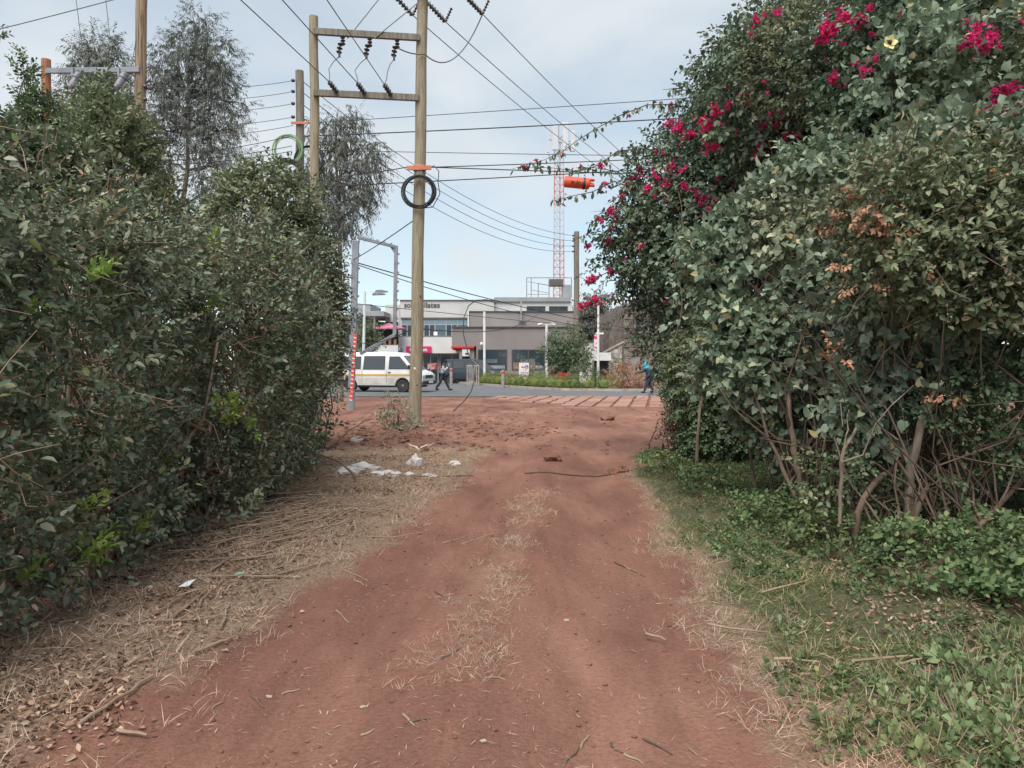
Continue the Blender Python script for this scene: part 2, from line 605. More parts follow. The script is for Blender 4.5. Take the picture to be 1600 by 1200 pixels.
# ================================================================== MATERIALS
def dirt_material():
    m, nt, b, out = newmat('red_earth')
    L = nt.links.new
    g = nt.nodes.new('ShaderNodeNewGeometry')
    def nz(scale, detail=5, rough=0.55, dist=0.0, ys=1.0):
        n = nt.nodes.new('ShaderNodeTexNoise')
        n.inputs['Scale'].default_value = scale
        n.inputs['Detail'].default_value = detail
        n.inputs['Roughness'].default_value = rough
        n.inputs['Distortion'].default_value = dist
        if ys != 1.0:       # streaks along the lane
            mpn = nt.nodes.new('ShaderNodeMapping')
            mpn.inputs['Scale'].default_value = (1, ys, 1)
            L(g.outputs['Position'], mpn.inputs['Vector'])
            L(mpn.outputs['Vector'], n.inputs['Vector'])
        else:
            L(g.outputs['Position'], n.inputs['Vector'])
        return n
    big, mid, fine = nz(0.75, 4, ys=0.45), nz(3.6, 6, 0.62, 0.3, ys=0.22), nz(42, 5, 0.7)
    r1 = ramp(nt, [(0.34, (0.174, 0.084, 0.062)), (0.52, (0.238, 0.118, 0.086)), (0.68, (0.30, 0.160, 0.118))])
    r2 = ramp(nt, [(0.3, (0.74, 0.73, 0.73)), (0.55, (1, 1, 1)), (0.8, (1.2, 1.2, 1.18))])
    r3 = ramp(nt, [(0.28, (0.72, 0.70, 0.68)), (0.5, (1, 1, 1)), (0.75, (1.18, 1.18, 1.18))])
    L(big.outputs['Fac'], r1.inputs['Fac'])
    L(mid.outputs['Fac'], r2.inputs['Fac'])
    L(fine.outputs['Fac'], r3.inputs['Fac'])
    def mult(a, c):
        x = nt.nodes.new('ShaderNodeMix'); x.data_type = 'RGBA'; x.blend_type = 'MULTIPLY'
        x.inputs['Factor'].default_value = 1.0
        L(a, x.inputs[6]); L(c, x.inputs[7])
        return x.outputs[2]
    c = mult(mult(r1.outputs['Color'], r2.outputs['Color']), r3.outputs['Color'])
    def mixin(c, attr, stops, scale):
        a = nt.nodes.new('ShaderNodeAttribute'); a.attribute_name = attr
        n = nz(scale, 6, 0.7)
        rr = ramp(nt, stops)
        L(n.outputs['Fac'], rr.inputs['Fac'])
        # mask broken up by noise
        ms = nt.nodes.new('ShaderNodeMath'); ms.operation = 'MULTIPLY_ADD'
        n2 = nz(9, 6, 0.7)
        L(n2.outputs['Fac'], ms.inputs[0]); ms.inputs[1].default_value = 2.2
        sb = nt.nodes.new('ShaderNodeMath'); sb.operation = 'MULTIPLY_ADD'
        L(a.outputs['Fac'], sb.inputs[0]); sb.inputs[1].default_value = 2.0; sb.inputs[2].default_value = -1.85
        L(sb.outputs[0], ms.inputs[2])
        cl = nt.nodes.new('ShaderNodeMath'); cl.operation = 'MULTIPLY'; cl.use_clamp = True
        L(ms.outputs[0], cl.inputs[0]); cl.inputs[1].default_value = 0.95
        x = nt.nodes.new('ShaderNodeMix'); x.data_type = 'RGBA'
        L(cl.outputs[0], x.inputs['Factor'])
        L(c, x.inputs[6]); L(rr.outputs['Color'], x.inputs[7])
        return x.outputs[2]
    c = mixin(c, 'straw', [(0.3, (0.10, 0.062, 0.042)), (0.5, (0.24, 0.165, 0.115)), (0.72, (0.40, 0.31, 0.22))], 55)
    c = mixin(c, 'green', [(0.3, (0.045, 0.04, 0.025)), (0.5, (0.085, 0.085, 0.045)), (0.72, (0.13, 0.15, 0.065))], 45)
    # packed dust in the wheel tracks
    ar = nt.nodes.new('ShaderNodeAttribute'); ar.attribute_name = 'track'
    rt_ = nt.nodes.new('ShaderNodeMix'); rt_.data_type = 'RGBA'; rt_.blend_type = 'MULTIPLY'
    L(ar.outputs['Fac'], rt_.inputs['Factor']); L(c, rt_.inputs[6]); rt_.inputs[7].default_value = (1.16, 1.2, 1.2, 1)
    c = rt_.outputs[2]
    L(c, b.inputs['Base Color'])
    b.inputs['Roughness'].default_value = 0.95
    b.inputs['Specular IOR Level'].default_value = 0.12
    bp = nt.nodes.new('ShaderNodeBump')
    bp.inputs['Strength'].default_value = 0.85
    bp.inputs['Distance'].default_value = 0.018
    L(fine.outputs['Fac'], bp.inputs['Height'])
    bp2 = nt.nodes.new('ShaderNodeBump')
    bp2.inputs['Strength'].default_value = 0.25
    bp2.inputs['Distance'].default_value = 0.02
    L(mid.outputs['Fac'], bp2.inputs['Height'])
    L(bp2.outputs['Normal'], bp.inputs['Normal'])
    L(bp.outputs['Normal'], b.inputs['Normal'])
    return m
M_EARTH = dirt_material()
M_ASPH = mat('asphalt', (0.115, 0.117, 0.125), (0.155, 0.155, 0.16), 1.2, 0.85, bump=0.1)
M_KERB = mat('kerb_concrete', (0.42, 0.38, 0.34), (0.3, 0.25, 0.22), 3, 0.9)
M_PAVER = mat('paver_dusted', (0.31, 0.165, 0.13), (0.37, 0.22, 0.175), 1.1, 0.95, spec=0.1)
M_PAVER2 = mat('paver_dusted_dark', (0.25, 0.125, 0.095), (0.33, 0.19, 0.15), 1.6, 0.95, spec=0.1)
M_PAVER3 = mat('paver_pale', (0.39, 0.25, 0.20), (0.33, 0.20, 0.16), 1.4, 0.95, spec=0.1)
M_WOOD = mat('pole_wood', (0.335, 0.285, 0.205), (0.20, 0.165, 0.115), 5, 0.9, stretch=(6, 6, 0.5), bump=0.35, detail=6, spec=0.15, lo=0.42, hi=0.72)
M_WOODB = mat('pole_wood_red', (0.40, 0.20, 0.12), (0.27, 0.13, 0.075), 5, 0.9, stretch=(6, 6, 0.5), bump=0.3, spec=0.15)
M_WOODG = mat('pole_wood_grey', (0.26, 0.235, 0.20), (0.16, 0.14, 0.115), 5, 0.9, stretch=(6, 6, 0.5), bump=0.3, spec=0.15)
M_STEEL = mat('galvanised_steel', (0.29, 0.31, 0.34), (0.20, 0.22, 0.25), 4, 0.5, metal=0.25)
M_DARKMETAL = mat('dark_metal', (0.05, 0.052, 0.056), (0.03, 0.03, 0.034), 6, 0.5, metal=0.3)
M_CABLE = mat('cable_black', (0.022, 0.024, 0.028), (0.035, 0.037, 0.04), 8, 0.6)
M_WIRE = mat('wire_aluminium', (0.10, 0.105, 0.115), (0.15, 0.155, 0.165), 8, 0.5)
M_INSUL = mat('insulator_porcelain', (0.045, 0.04, 0.05), (0.07, 0.05, 0.05), 12, 0.3)
M_INSULG = mat('insulator_grey', (0.24, 0.245, 0.265), (0.17, 0.17, 0.19), 12, 0.45)
M_ORANGE = mat('orange_plastic', (0.72, 0.10, 0.04), (0.6, 0.08, 0.035), 5, 0.5)
M_ORANGEB = mat('orange_band', (0.62, 0.22, 0.12), (0.5, 0.17, 0.10), 6, 0.6)
M_RED = mat('red_paint', (0.62, 0.035, 0.03), (0.5, 0.03, 0.03), 3, 0.5)
M_WHITE = mat('white_paint', (0.78, 0.78, 0.78), (0.68, 0.68, 0.68), 2, 0.5)
M_BARK = mat('bark', (0.20, 0.145, 0.11), (0.115, 0.082, 0.062), 9, 0.95, stretch=(1, 1, 0.3), bump=0.5, spec=0.1)
M_BARKP = mat('bark_pale', (0.31, 0.25, 0.20), (0.15, 0.115, 0.09), 11, 0.95, stretch=(1, 1, 0.3), bump=0.3, spec=0.1)
M_TWIG = mat('dry_twig', (0.16, 0.112, 0.088), (0.085, 0.058, 0.046), 6, 0.95, spec=0.1)
M_TWIGP = mat('dry_twig_pale', (0.36, 0.27, 0.2), (0.24, 0.165, 0.12), 6, 0.95, spec=0.1)

L_HEDGE = leafmat('leaf_hedge', [(0, (0.038, 0.052, 0.033)), (.35, (0.070, 0.088, 0.055)), (.7, (0.110, 0.128, 0.084)), (.88, (0.168, 0.178, 0.13)), (.94, (0.19, 0.15, 0.105)), (.975, (0.12, 0.075, 0.05)), (1, (0.19, 0.22, 0.085))], rough=0.45, trans=0.18, clump=0.75, cscale=1.6, gain=1.9)
L_YOUNG = leafmat('leaf_young', [(0, (0.16, 0.27, 0.05)), (.5, (0.24, 0.36, 0.075)), (1, (0.34, 0.43, 0.12))], rough=0.45, trans=0.35, clump=0.3, gain=1.15)
L_OLIVE = leafmat('leaf_olive', [(0, (0.085, 0.108, 0.062)), (.4, (0.13, 0.155, 0.09)), (.8, (0.19, 0.208, 0.13)), (1, (0.26, 0.24, 0.15))], rough=0.5, trans=0.25, clump=0.6, gain=1.35)
L_BOUG = leafmat('leaf_bougainvillea', [(0, (0.032, 0.052, 0.034)), (.4, (0.058, 0.085, 0.055)), (.8, (0.098, 0.128, 0.085)), (1, (0.145, 0.17, 0.115))], rough=0.5, trans=0.18, clump=0.65, gain=2.0)
L_BROAD = leafmat('leaf_broad', [(0, (0.07, 0.098, 0.066)), (.4, (0.115, 0.148, 0.102)), (.8, (0.175, 0.21, 0.155)), (.95, (0.24, 0.27, 0.19)), (1, (0.3, 0.23, 0.11))], rough=0.55, trans=0.2, clump=0.5, gain=1.6)
L_LANT = leafmat('leaf_lantana', [(0, (0.085, 0.11, 0.06)), (.5, (0.145, 0.17, 0.10)), (.9, (0.215, 0.235, 0.145)), (1, (0.28, 0.2, 0.13))], rough=0.6, trans=0.25, clump=0.5, gain=1.25)
L_CREEP = leafmat('leaf_creeper', [(0, (0.040, 0.062, 0.034)), (.5, (0.075, 0.105, 0.056)), (1, (0.125, 0.155, 0.088))], rough=0.5, trans=0.2, clump=0.6, gain=1.8)
L_EUC = leafmat('leaf_eucalyptus', [(0, (0.10, 0.118, 0.098)), (.5, (0.155, 0.17, 0.145)), (1, (0.215, 0.22, 0.195))], rough=0.55, trans=0.25, clump=0.5, cscale=0.5, warm=0.25, gain=1.08)
L_TREE = leafmat('leaf_tree_green', [(0, (0.06, 0.085, 0.05)), (.5, (0.10, 0.135, 0.075)), (1, (0.15, 0.18, 0.11))], rough=0.55, trans=0.25, clump=0.6, cscale=0.7)
L_GROUND = leafmat('leaf_groundcover', [(0, (0.065, 0.105, 0.045)), (.5, (0.11, 0.165, 0.07)), (.9, (0.165, 0.22, 0.10)), (1, (0.25, 0.24, 0.11))], rough=0.55, trans=0.25, clump=0.7, cscale=2.2, gain=1.05)
L_WEED = leafmat('leaf_weed', [(0, (0.13, 0.19, 0.08)), (.5, (0.19, 0.26, 0.12)), (1, (0.27, 0.33, 0.17))], rough=0.55, trans=0.3, clump=0.4, cscale=2, gain=1.2)
L_GREYW = leafmat('leaf_grey_weed', [(0, (0.18, 0.21, 0.135)), (.6, (0.25, 0.27, 0.19)), (1, (0.36, 0.33, 0.24))], rough=0.7, trans=0.2, clump=0.3, gain=1.15)
L_DRY = leafmat('leaf_dry', [(0, (0.10, 0.062, 0.045)), (.5, (0.205, 0.135, 0.097)), (.85, (0.31, 0.22, 0.165)), (1, (0.42, 0.33, 0.25))], rough=0.85, trans=0.1, clump=0.6, cscale=1.5, spec=0.15, gain=1.2)
L_STRAW = leafmat('dry_grass', [(0, (0.21, 0.142, 0.10)), (.4, (0.36, 0.258, 0.195)), (.8, (0.50, 0.385, 0.30)), (1, (0.26, 0.215, 0.135))], rough=0.8, trans=0.15, clump=0.4, cscale=2.0, spec=0.2, gain=1.25)
L_GRASS = leafmat('green_grass', [(0, (0.075, 0.095, 0.035)), (.5, (0.125, 0.16, 0.06)), (.85, (0.2, 0.22, 0.095)), (1, (0.34, 0.27, 0.16))], rough=0.65, trans=0.25, clump=0.5, cscale=2.0, gain=1.25)
L_RUSTY = leafmat('leaf_rusty', [(0, (0.28, 0.13, 0.085)), (.6, (0.40, 0.20, 0.13)), (1, (0.45, 0.31, 0.19))], rough=0.8, trans=0.2, clump=0.4, gain=1.15)
L_BRACT = leafmat('bougainvillea_bract', [(0, (0.42, 0.012, 0.10)), (.5, (0.64, 0.025, 0.18)), (1, (0.74, 0.07, 0.26))], rough=0.6, trans=0.35, clump=0.25, gain=1.15)
L_CLIP = leafmat('leaf_clipped_hedge', [(0, (0.11, 0.16, 0.045)), (.5, (0.18, 0.245, 0.07)), (1, (0.30, 0.33, 0.10))], rough=0.55, trans=0.25, clump=0.6, cscale=0.8, gain=1.0)

# ================================================================== GROUND
def lane_cx(y):
    return np.where(y < 10, -0.58 + 0.105 * y, 0.47 + 0.10 * (y - 10))
def left_base(y):
    return np.interp(y, [0, 3, 5, 7.7, 10, 12, 13.5], [-2.8, -2.75, -2.65, -2.5, -2.75, -3.4, -3.7])
def right_base(y):
    return np.interp(y, [0, 4.4, 5.4, 6.9, 11.0, 13.5], [3.1, 2.9, 2.67, 2.64, 2.45, 2.8])
def masks(x, y):
    c = lane_cx(y)
    hw = 1.12 + 0.10 * n2d(x * 0 + 3.1, y, 0.8, 3, 2.0)
    u = (x - c) / np.interp(y, [2.4, 4, 6, 10], [1.32, 1.18, 1.03, 1.0])
    e = 0.22 * n2d(x, y, 1.6, 4, 5.0)
    straw_l = sstep(0.78, 1.35, -u + e) * (1 - sstep(12.0, 15.0, y))
    straw_r = sstep(0.84, 1.2, u + e) * (1 - sstep(9.0, 12.5, y))
    mid = (1 - sstep(0.10, 0.34, np.abs(u + 0.08) + 0.6 * e)) * sstep(3.0, 4.4, y + 2 * e) * (1 - sstep(7.6, 10.0, y))
    green = sstep(1.02, 1.45, u + e - 0.10 * sstep(5, 3, y)) * (1 - sstep(12.0, 14.5, y))
    straw = np.clip(np.maximum(np.maximum(straw_l, straw_r * 0.85), mid * 0.5), 0, 1)
    return straw, green
def height(x, y):
    x = np.asarray(x, float); y = np.asarray(y, float)
    c = lane_cx(y)
    u = x - c
    near = 1 - sstep(11, 16, y)
    h = 0.007 * n2d(x, y, 0.7, 3, 1.0) + 0.0025 * n2d(x, y, 3.0, 3, 2.0) + 0.003 * n2d(x, y, 12.0, 2, 7.0)
    rut = np.exp(-((u + 0.68) / 0.30) ** 2) + np.exp(-((u - 0.66) / 0.30) ** 2)
    h = h - 0.045 * rut * near + 0.03 * np.exp(-(u / 0.28) ** 2) * near
    h = h + near * (0.05 * sstep(1.1, 1.8, -u) + 0.07 * sstep(1.2, 2.3, u) + 0.06 * sstep(2.2, 3.6, u))
    # disturbed soil around the pole on the left
    md = np.exp(-((x + 2.3) / 2.1) ** 2 - ((y - 16.5) / 3.6) ** 2)
    h = h + md * (0.03 + 0.07 * np.abs(n2d(x, y, 1.7, 4, 4.0)) + 0.05 * n2d(x, y, 6.0, 3, 6.0))
    md2 = sstep(12, 15, y) * (1 - sstep(24, 27, y))
    h = h + md2 * (0.03 * np.abs(n2d(x, y, 0.9, 4, 9.0)) + 0.02 * n2d(x, y, 5.0, 3, 3.0))
    flat = sstep(25.0, 27.5, y)
    return h * (1 - flat) + (-0.045) * flat
def graded(segs):
    out = []
    for a, b, st in segs:
        out.append(np.arange(a, b, st))
    return np.concatenate(out + [np.array([segs[-1][1]])])
gx = np.concatenate([-np.geomspace(700, 9, 26), np.arange(-8.5, -4.0, 0.25), np.arange(-4.0, 4.6, 0.05), np.arange(4.6, 8.6, 0.25), np.geomspace(9, 700, 26)])
gy = np.concatenate([-np.geomspace(120, 2.2, 14), np.arange(-1.6, 1.6, 0.4), np.arange(1.6, 12, 0.05), np.arange(12, 22, 0.08), np.arange(22, 36, 0.3), np.geomspace(36.5, 1200, 40)])
XX, YY = np.meshgrid(gx, gy)
ZZ = height(XX, YY)
ST, GR = masks(XX, YY)
nx, ny = len(gx), len(gy)
I = np.arange(nx * ny).reshape(ny, nx)
F = np.stack([I[:-1, :-1], I[:-1, 1:], I[1:, 1:], I[1:, :-1]], -1).reshape(-1, 4)
gme = np_mesh('ground', np.stack([XX, YY, ZZ], -1).reshape(-1, 3), F)
_u = XX - lane_cx(YY)
TR = np.clip(np.exp(-((_u + 0.68) / 0.22) ** 2) + np.exp(-((_u - 0.66) / 0.22) ** 2), 0, 1) * np.clip(.6 + .8 * n2d(XX, YY, 0.8, 3, 55.0), 0, 1) * (1 - sstep(12, 18, YY)) + 1.5 * sstep(11, 17, YY) * np.clip(.75 + .7 * n2d(XX, YY, 0.5, 3, 57.0), 0, 1)
for nm, arr in (('straw', ST), ('green', GR), ('track', TR)):
    a = gme.attributes.new(nm, 'FLOAT', 'POINT')
    a.data.foreach_set('value', arr.ravel().astype(np.float32))
ground = link_mesh('ground', gme, M_EARTH, None, True)
tag(ground, 'red earth lane with two worn wheel ruts and dry verges', 'ground', kind='structure')

# road across the end of the lane, with the station apron behind it
ROADN, ROADF = 33.9, 39.7
kerb_px = [(690, 597), (715, 599), (740, 601.2), (765, 603.3), (790, 605.4), (830, 608), (880, 610.6)]
kerb_pts = [gnd(*p)[:2] for p in kerb_px]
kerb_pts = kerb_pts + [np.array([5.4, ROADF]), np.array([70.0, ROADF])]
poly = [(-90, ROADN), (70, ROADN)] + [tuple(p) for p in reversed(kerb_pts)] + [(-8, 75), (-90, 75)]
rb = MB()
rb.prism(poly, 'z', -0.03, 0.0)
road = rb.build('road', M_ASPH)
tag(road, 'grey asphalt road crossing the end of the lane', 'road', kind='structure')
kb = MB()
for a, b in zip(kerb_pts[:-1], kerb_pts[1:]):
    d = (b - a) / np.linalg.norm(b - a)
    n = np.array([-d[1], d[0]])
    kb.prism([tuple(a), tuple(b), tuple(b + n * 0.16), tuple(a + n * 0.16)], 'z', -0.04, 0.13)
kerb = kb.build('kerb', M_KERB)
tag(kerb, 'pale concrete kerb curving in from the road to the forecourt', 'kerb', kind='structure')

# block paved strip between lane and road: every paver is a piece
apron = MB().box(-1.2, 9.6, 25.4, 33.85, -0.12, -0.028).build('paved_strip', M_EARTH)
tag(apron, 'dusty block paved strip between the red lane and the road', 'paving', kind='structure')
pm = []
for k in range(6):
    b = MB()
    w, d = 0.25, 0.27
    jj = [random.uniform(-.02, .02) for _ in range(4)]
    b.prism([(-w + jj[0], -d), (w, -d + jj[1]), (w + jj[2], d), (-w, d + jj[3])], 'z', -0.05, 0.03)
    me = bpy.data.meshes.new('paver')
    bm = bmesh.new()
    me.from_pydata(b.v, [], b.f)
    bm.from_mesh(me); bmesh.ops.recalc_face_normals(bm, faces=bm.faces)
    bmesh.ops.bevel(bm, geom=list(bm.edges), offset=0.015, segments=1, affect='EDGES')
    bm.to_mesh(me); bm.free()
    me.materials.append((M_PAVER, M_PAVER2, M_PAVER3)[k % 3])
    pm.append(me)
PA = -R(10.7)
ca, sa = math.cos(PA), math.sin(PA)
cnt = 0
for i in range(-2, 16):
    for j in range(-4, 22):
        lx, ly = j * 0.60, i * 0.57 + (0.28 if j % 2 else 0)
        x = -0.6 + ca * lx - sa * ly
        y = 26.0 + sa * lx + ca * ly
        edge = 25.5 + max(0.0, (3.0 - x)) * 1.4 + 1.0 * float(n2d(np.array([x]), np.array([y]), 0.5, 2, 8.0)[0])
        if x > 9.3 or x < -1.0 or y > 33.55 or y < max(edge, 25.6) or cnt >= 299:
            continue
        o = bpy.data.objects.new('paver', random.choice(pm))
        col.objects.link(o)
        o.location = (x + random.uniform(-.012, .012), y + random.uniform(-.012, .012), 0.004 + random.uniform(-.015, .008))
        o.rotation_euler = (random.uniform(-.03, .03), random.uniform(-.02, .02), PA + random.uniform(-.03, .03))
        setparent(o, apron)
        cnt += 1

# ------------------------------------------------------------------ verge cover: grass, litter, leaves (nobody could count it)
def scatter(n, x0, x1, y0, y1, dens):
    """rejection sampled points with density weighted towards the camera"""
    out = np.zeros((0, 2))
    while len(out) < n:
        m = n * 2
        yy = y0 * (y1 / y0) ** rng.random(m)
        xx = rng.uniform(x0, x1, m)
        d = dens(xx, yy)
        k = rng.random(m) < d
        out = np.concatenate([out, np.stack([xx[k], yy[k]], 1)])
    return out[:n]
def hz(p):
    return height(p[:, 0], p[:, 1])
def blades(name, pts, lmin, lmax, material, label, lean=0.9, w=0.05):
    # rooted tufts: several blades from each crown
    k = max(1, len(pts) // 6)
    pts = np.repeat(pts[:k], 6, axis=0) + rng.normal(0, .014, (k * 6, 2))
    n = len(pts)
    P = np.column_stack([pts, hz(pts) - 0.004])
    ang = rng.uniform(0, 2 * math.pi, n)
    el = rng.uniform(0.02, 1.0, n) ** (1.0 / (1.5 - lean)) if lean < 1.4 else rng.uniform(0, .3, n)
    d = np.stack([np.cos(ang), np.sin(ang), np.maximum(el, 0.03) * 1.5], 1)
    B = basis(d, roll=rng.uniform(-1, 1, n))
    S = rng.uniform(lmin, lmax, n)
    t = [leaf_thin(w * .62, c) for c in (-0.3, -0.15, 0.05, -0.45)]
    V, F = place(t, P, B, S)
    o = link_mesh(name, np_mesh(name, V, F), material)
    return tag(o, label, 'grass', kind='stuff')
def dm(which):
    def f(x, y):
        s, g = masks(x, y)
        c = lane_cx(y); u = x - c
        patch = np.clip(0.55 + 0.9 * n2d(x, y, 2.4, 3, 12.0), 0.05, 1)
        if which == 'l': return s * (u < -0.6) * patch * (x > left_base(y) - 0.5)
        if which == 'm': return s * (np.abs(u) < 0.6) * np.clip(patch * 1.1 - .1, 0, 1)
        if which == 'r': return s * (u > 0.6) * (1 - 0.75 * g) * patch
        if which == 'g': return g * patch * (x < right_base(y) + 1.2)
    return f
blades('dry_grass', scatter(30000, -3.2, 0.5, 2.2, 13, dm('l')), 0.03, 0.13, L_STRAW, 'flattened dry straw grass along the left verge under the hedge', lean=0.45)
blades('dry_grass', scatter(6000, -1.2, 1.4, 2.2, 10, dm('m')), 0.025, 0.085, L_STRAW, 'dry grass strip between the two wheel ruts', lean=0.4)
blades('dry_grass', scatter(15000, 0.2, 3.0, 2.2, 12, dm('r')), 0.025, 0.11, L_STRAW, 'dry grass band edging the lane before the green verge', lean=0.45)
blades('green_grass', scatter(40000, 0.4, 4.5, 2.2, 13, dm('g')), 0.03, 0.13, L_GRASS, 'short green grass on the right verge under the bushes', lean=0.7, w=0.06)

# loose straw bits and twig crumbs lying on the bare earth
sp = scatter(9000, -1.8, 2.6, 2.2, 20, lambda x, y: np.clip(0.25 + 0.5 * n2d(x, y, 1.3, 3, 21.0), 0.05, 1))
ang = rng.uniform(0, 2 * math.pi, len(sp))
d = np.stack([np.cos(ang), np.sin(ang), rng.normal(0, .06, len(sp))], 1)
V, F = place([leaf_thin(0.10, 0.03), leaf_thin(0.06, 0.10)], np.column_stack([sp, hz(sp) + 0.004]), basis(d), 0.006 + 0.05 * rng.random(len(sp)) ** 2)
tag(link_mesh('straw_litter', np_mesh('straw_litter', V, F), L_STRAW), 'loose straw bits scattered over the red earth', 'litter', kind='stuff')

# dead leaves under the left hedge
dl = scatter(17000, -4.0, -0.7, 2.2, 12, lambda x, y: sstep(1.15, 2.0, -(x - lane_cx(y)) + 0.3 * n2d(x, y, 2.0, 3, 31.0)) * np.clip(.6 + n2d(x, y, 1.5, 3, 33.0), 0.1, 1))
d = rng.normal(0, 1, (len(dl), 3)); d[:, 2] *= 0.25
V, F = place([leaf_simple(0.55, 0.3, 0.2), leaf_simple(0.5, -0.2, 0.3), leaf_simple(0.7, 0.15, -0.3)], np.column_stack([dl, hz(dl) + 0.012]), basis(d, roll=rng.normal(0, .5, len(dl))), rng.uniform(0.012, 0.042, len(dl)))
tag(link_mesh('leaf_litter', np_mesh('leaf_litter', V, F), L_DRY), 'brown fallen leaves covering the ground below the left hedge', 'leaf litter', kind='stuff')
# dead leaves on the right bank
dl = scatter(4500, 1.6, 4.5, 2.6, 13, lambda x, y: sstep(1.5, 2.4, (x - lane_cx(y))) * np.clip(.2 + 1.2 * n2d(x, y, 1.2, 3, 35.0), 0.0, 1))
d = rng.normal(0, 1, (len(dl), 3)); d[:, 2] *= 0.3
V, F = place([leaf_simple(0.55, 0.3, 0.2), leaf_simple(0.5, -0.2, 0.3)], np.column_stack([dl, hz(dl) + 0.02]), basis(d, roll=rng.normal(0, .5, len(dl))), rng.uniform(0.015, 0.045, len(dl)))
tag(link_mesh('leaf_litter', np_mesh('leaf_litter', V, F), L_DRY), 'brown fallen leaves among the green verge plants', 'leaf litter', kind='stuff')

# small leafy ground cover on the right verge
gc = scatter(6500, 1.2, 4.6, 2.3, 13, lambda x, y: sstep(1.3, 1.9, (x - lane_cx(y)) + 0.25 * n2d(x, y, 1.5, 3, 41.0)) * np.clip(.45 + 1.1 * n2d(x, y, 1.1, 3, 43.0), 0.02, 1) * (x < right_base(y) + 1.3))
T_GC = [sprig(leaf_simple(0.75, 0.08, -0.1), 7, 0.7, 0.42, 1.1, seed=s) for s in range(5)]
d = rng.normal(0, .55, (len(gc), 3)); d[:, 2] = 1
V, F = place(T_GC, np.column_stack([gc, hz(gc) + 0.0]), basis(d, up=rng.normal(0, 1, (len(gc), 3))), rng.uniform(0.035, 0.105, len(gc)))
tag(link_mesh('ground_cover', np_mesh('ground_cover', V, F), L_GROUND), 'low creeping leafy plants covering the right bank', 'ground cover', kind='stuff')

# soil clods in the dug over patch and small stones on the lane
mb = MB()
cl = np.concatenate([scatter(700, -5.0, 1.0, 12.5, 22, lambda x, y: np.exp(-((x + 2.0) / 2.2) ** 2 - ((y - 16.5) / 3.2) ** 2)),
                     scatter(160, -1.5, 4.5, 12.5, 26, lambda x, y: x * 0 + .6)])
for k, (x, y) in enumerate(cl):
    r = random.uniform(0.012, 0.045) * (1.2 if k < 700 else 0.8)
    z = float(height(np.array([x]), np.array([y]))[0])
    mb.lump((x, y, z + r * .2), (r * random.uniform(.8, 1.5), r, r * .7), k, 0.3)
cm = mb.build('soil_clods', M_EARTH, smooth=False)
tag(cm, 'broken red soil clods on the dug over ground', 'soil', kind='stuff')
mb = MB()
for k, (x, y) in enumerate(scatter(900, -1.6, 2.2, 2.3, 12, lambda x, y: x * 0 + .5)):
    r = 0.003 + 0.010 * random.random() ** 2
    z = float(height(np.array([x]), np.array([y]))[0])
    mb.lump((x, y, z + r * .3), (r * 1.2, r, r * .8), k, 0.3)
tag(mb.build('gravel', M_EARTH), 'tiny stones and crumbs scattered on the lane', 'gravel', kind='stuff')

# ================================================================== VEGETATION
T_HEDGE = [sprig(leaf_simple(0.58, 0.10, -0.08), 11, 0.9, 0.27, 0.9, seed=s) for s in range(7)]
T_YOUNG = [sprig(leaf_simple(0.55, 0.12, -0.05), 9, 0.8, 0.34, 0.75, seed=20 + s) for s in range(3)]
T_BOUG = [sprig(leaf_simple(0.72, 0.10, -0.15), 9, 0.9, 0.27, 0.9, seed=40 + s, droop=0.35) for s in range(6)]
T_BROAD = [sprig(leaf_heart(0.85), 7, 0.9, 0.36, 0.95, seed=60 + s, droop=0.25) for s in range(6)]
T_LANT = [sprig(leaf_simple(0.62, 0.10, -0.15), 10, 0.95, 0.30, 0.95, seed=80 + s) for s in range(5)]
T_CREEP = [sprig(leaf_simple(0.7, 0.10, -0.1), 11, 0.9, 0.22, 0.9, seed=100 + s) for s in range(5)]
T_EUC = [sprig(leaf_thin(0.22, -0.1), 13, 1.0, 0.34, 0.6, seed=120 + s, droop=0.9) for s in range(5)]
T_TREE = [sprig(leaf_simple(0.5, 0.1, -0.1), 9, 0.9, 0.30, 0.95, seed=140 + s) for s in range(5)]

def zat(x, y):
    return float(height(np.array([float(x)]), np.array([float(y)]))[0])
def leaf_meshes(kind, n, material):
    out = []
    for k in range(n):
        w = random.uniform(.85, 1.15)
        V, F = leaf_heart(0.85 * w, random.uniform(.02, .16), random.uniform(-.3, 0)) if kind == 'heart' else leaf_simple(0.6 * w, random.uniform(.04, .2), random.uniform(-.25, .05))
        me = np_mesh('leaf', V, F)
        me.materials.append(material)
        out.append(me)
    return out
def single_leaves(parent, lobes, boxes, n, meshes, smin, smax, pull=0.97):
    """the leaves that show largest: each an object of its own on the visible face of the bush"""
    k = 0
    tries = 0
    while k < n and tries < n * 6:
        tries += 1
        x0, x1, y0, y1 = random.choice(boxes)
        h = hit_lobes(lobes, random.uniform(x0, x1), random.uniform(y0, y1))
        if h is None or h[0][2] < 0.15:
            continue
        p, nn = h
        p = p + nn * random.uniform(-.05, .12)
        d = nn * 0.5 + np.array([0, 0, random.uniform(-1.1, 0.3)]) + rng.normal(0, .45, 3)
        B = basis(d[None], (nn + np.array([0, 0, .8]) + rng.normal(0, .35, 3))[None])[0]
        o = bpy.data.objects.new('leaf', random.choice(meshes))
        col.objects.link(o)
        M = Matrix(B.tolist()).to_4x4()
        s = random.uniform(smin, smax)
        M = Matrix.Translation(Vector(p.tolist())) @ M @ Matrix.Scale(s, 4)
        o.matrix_basis = M
        setparent(o, parent)
        k += 1
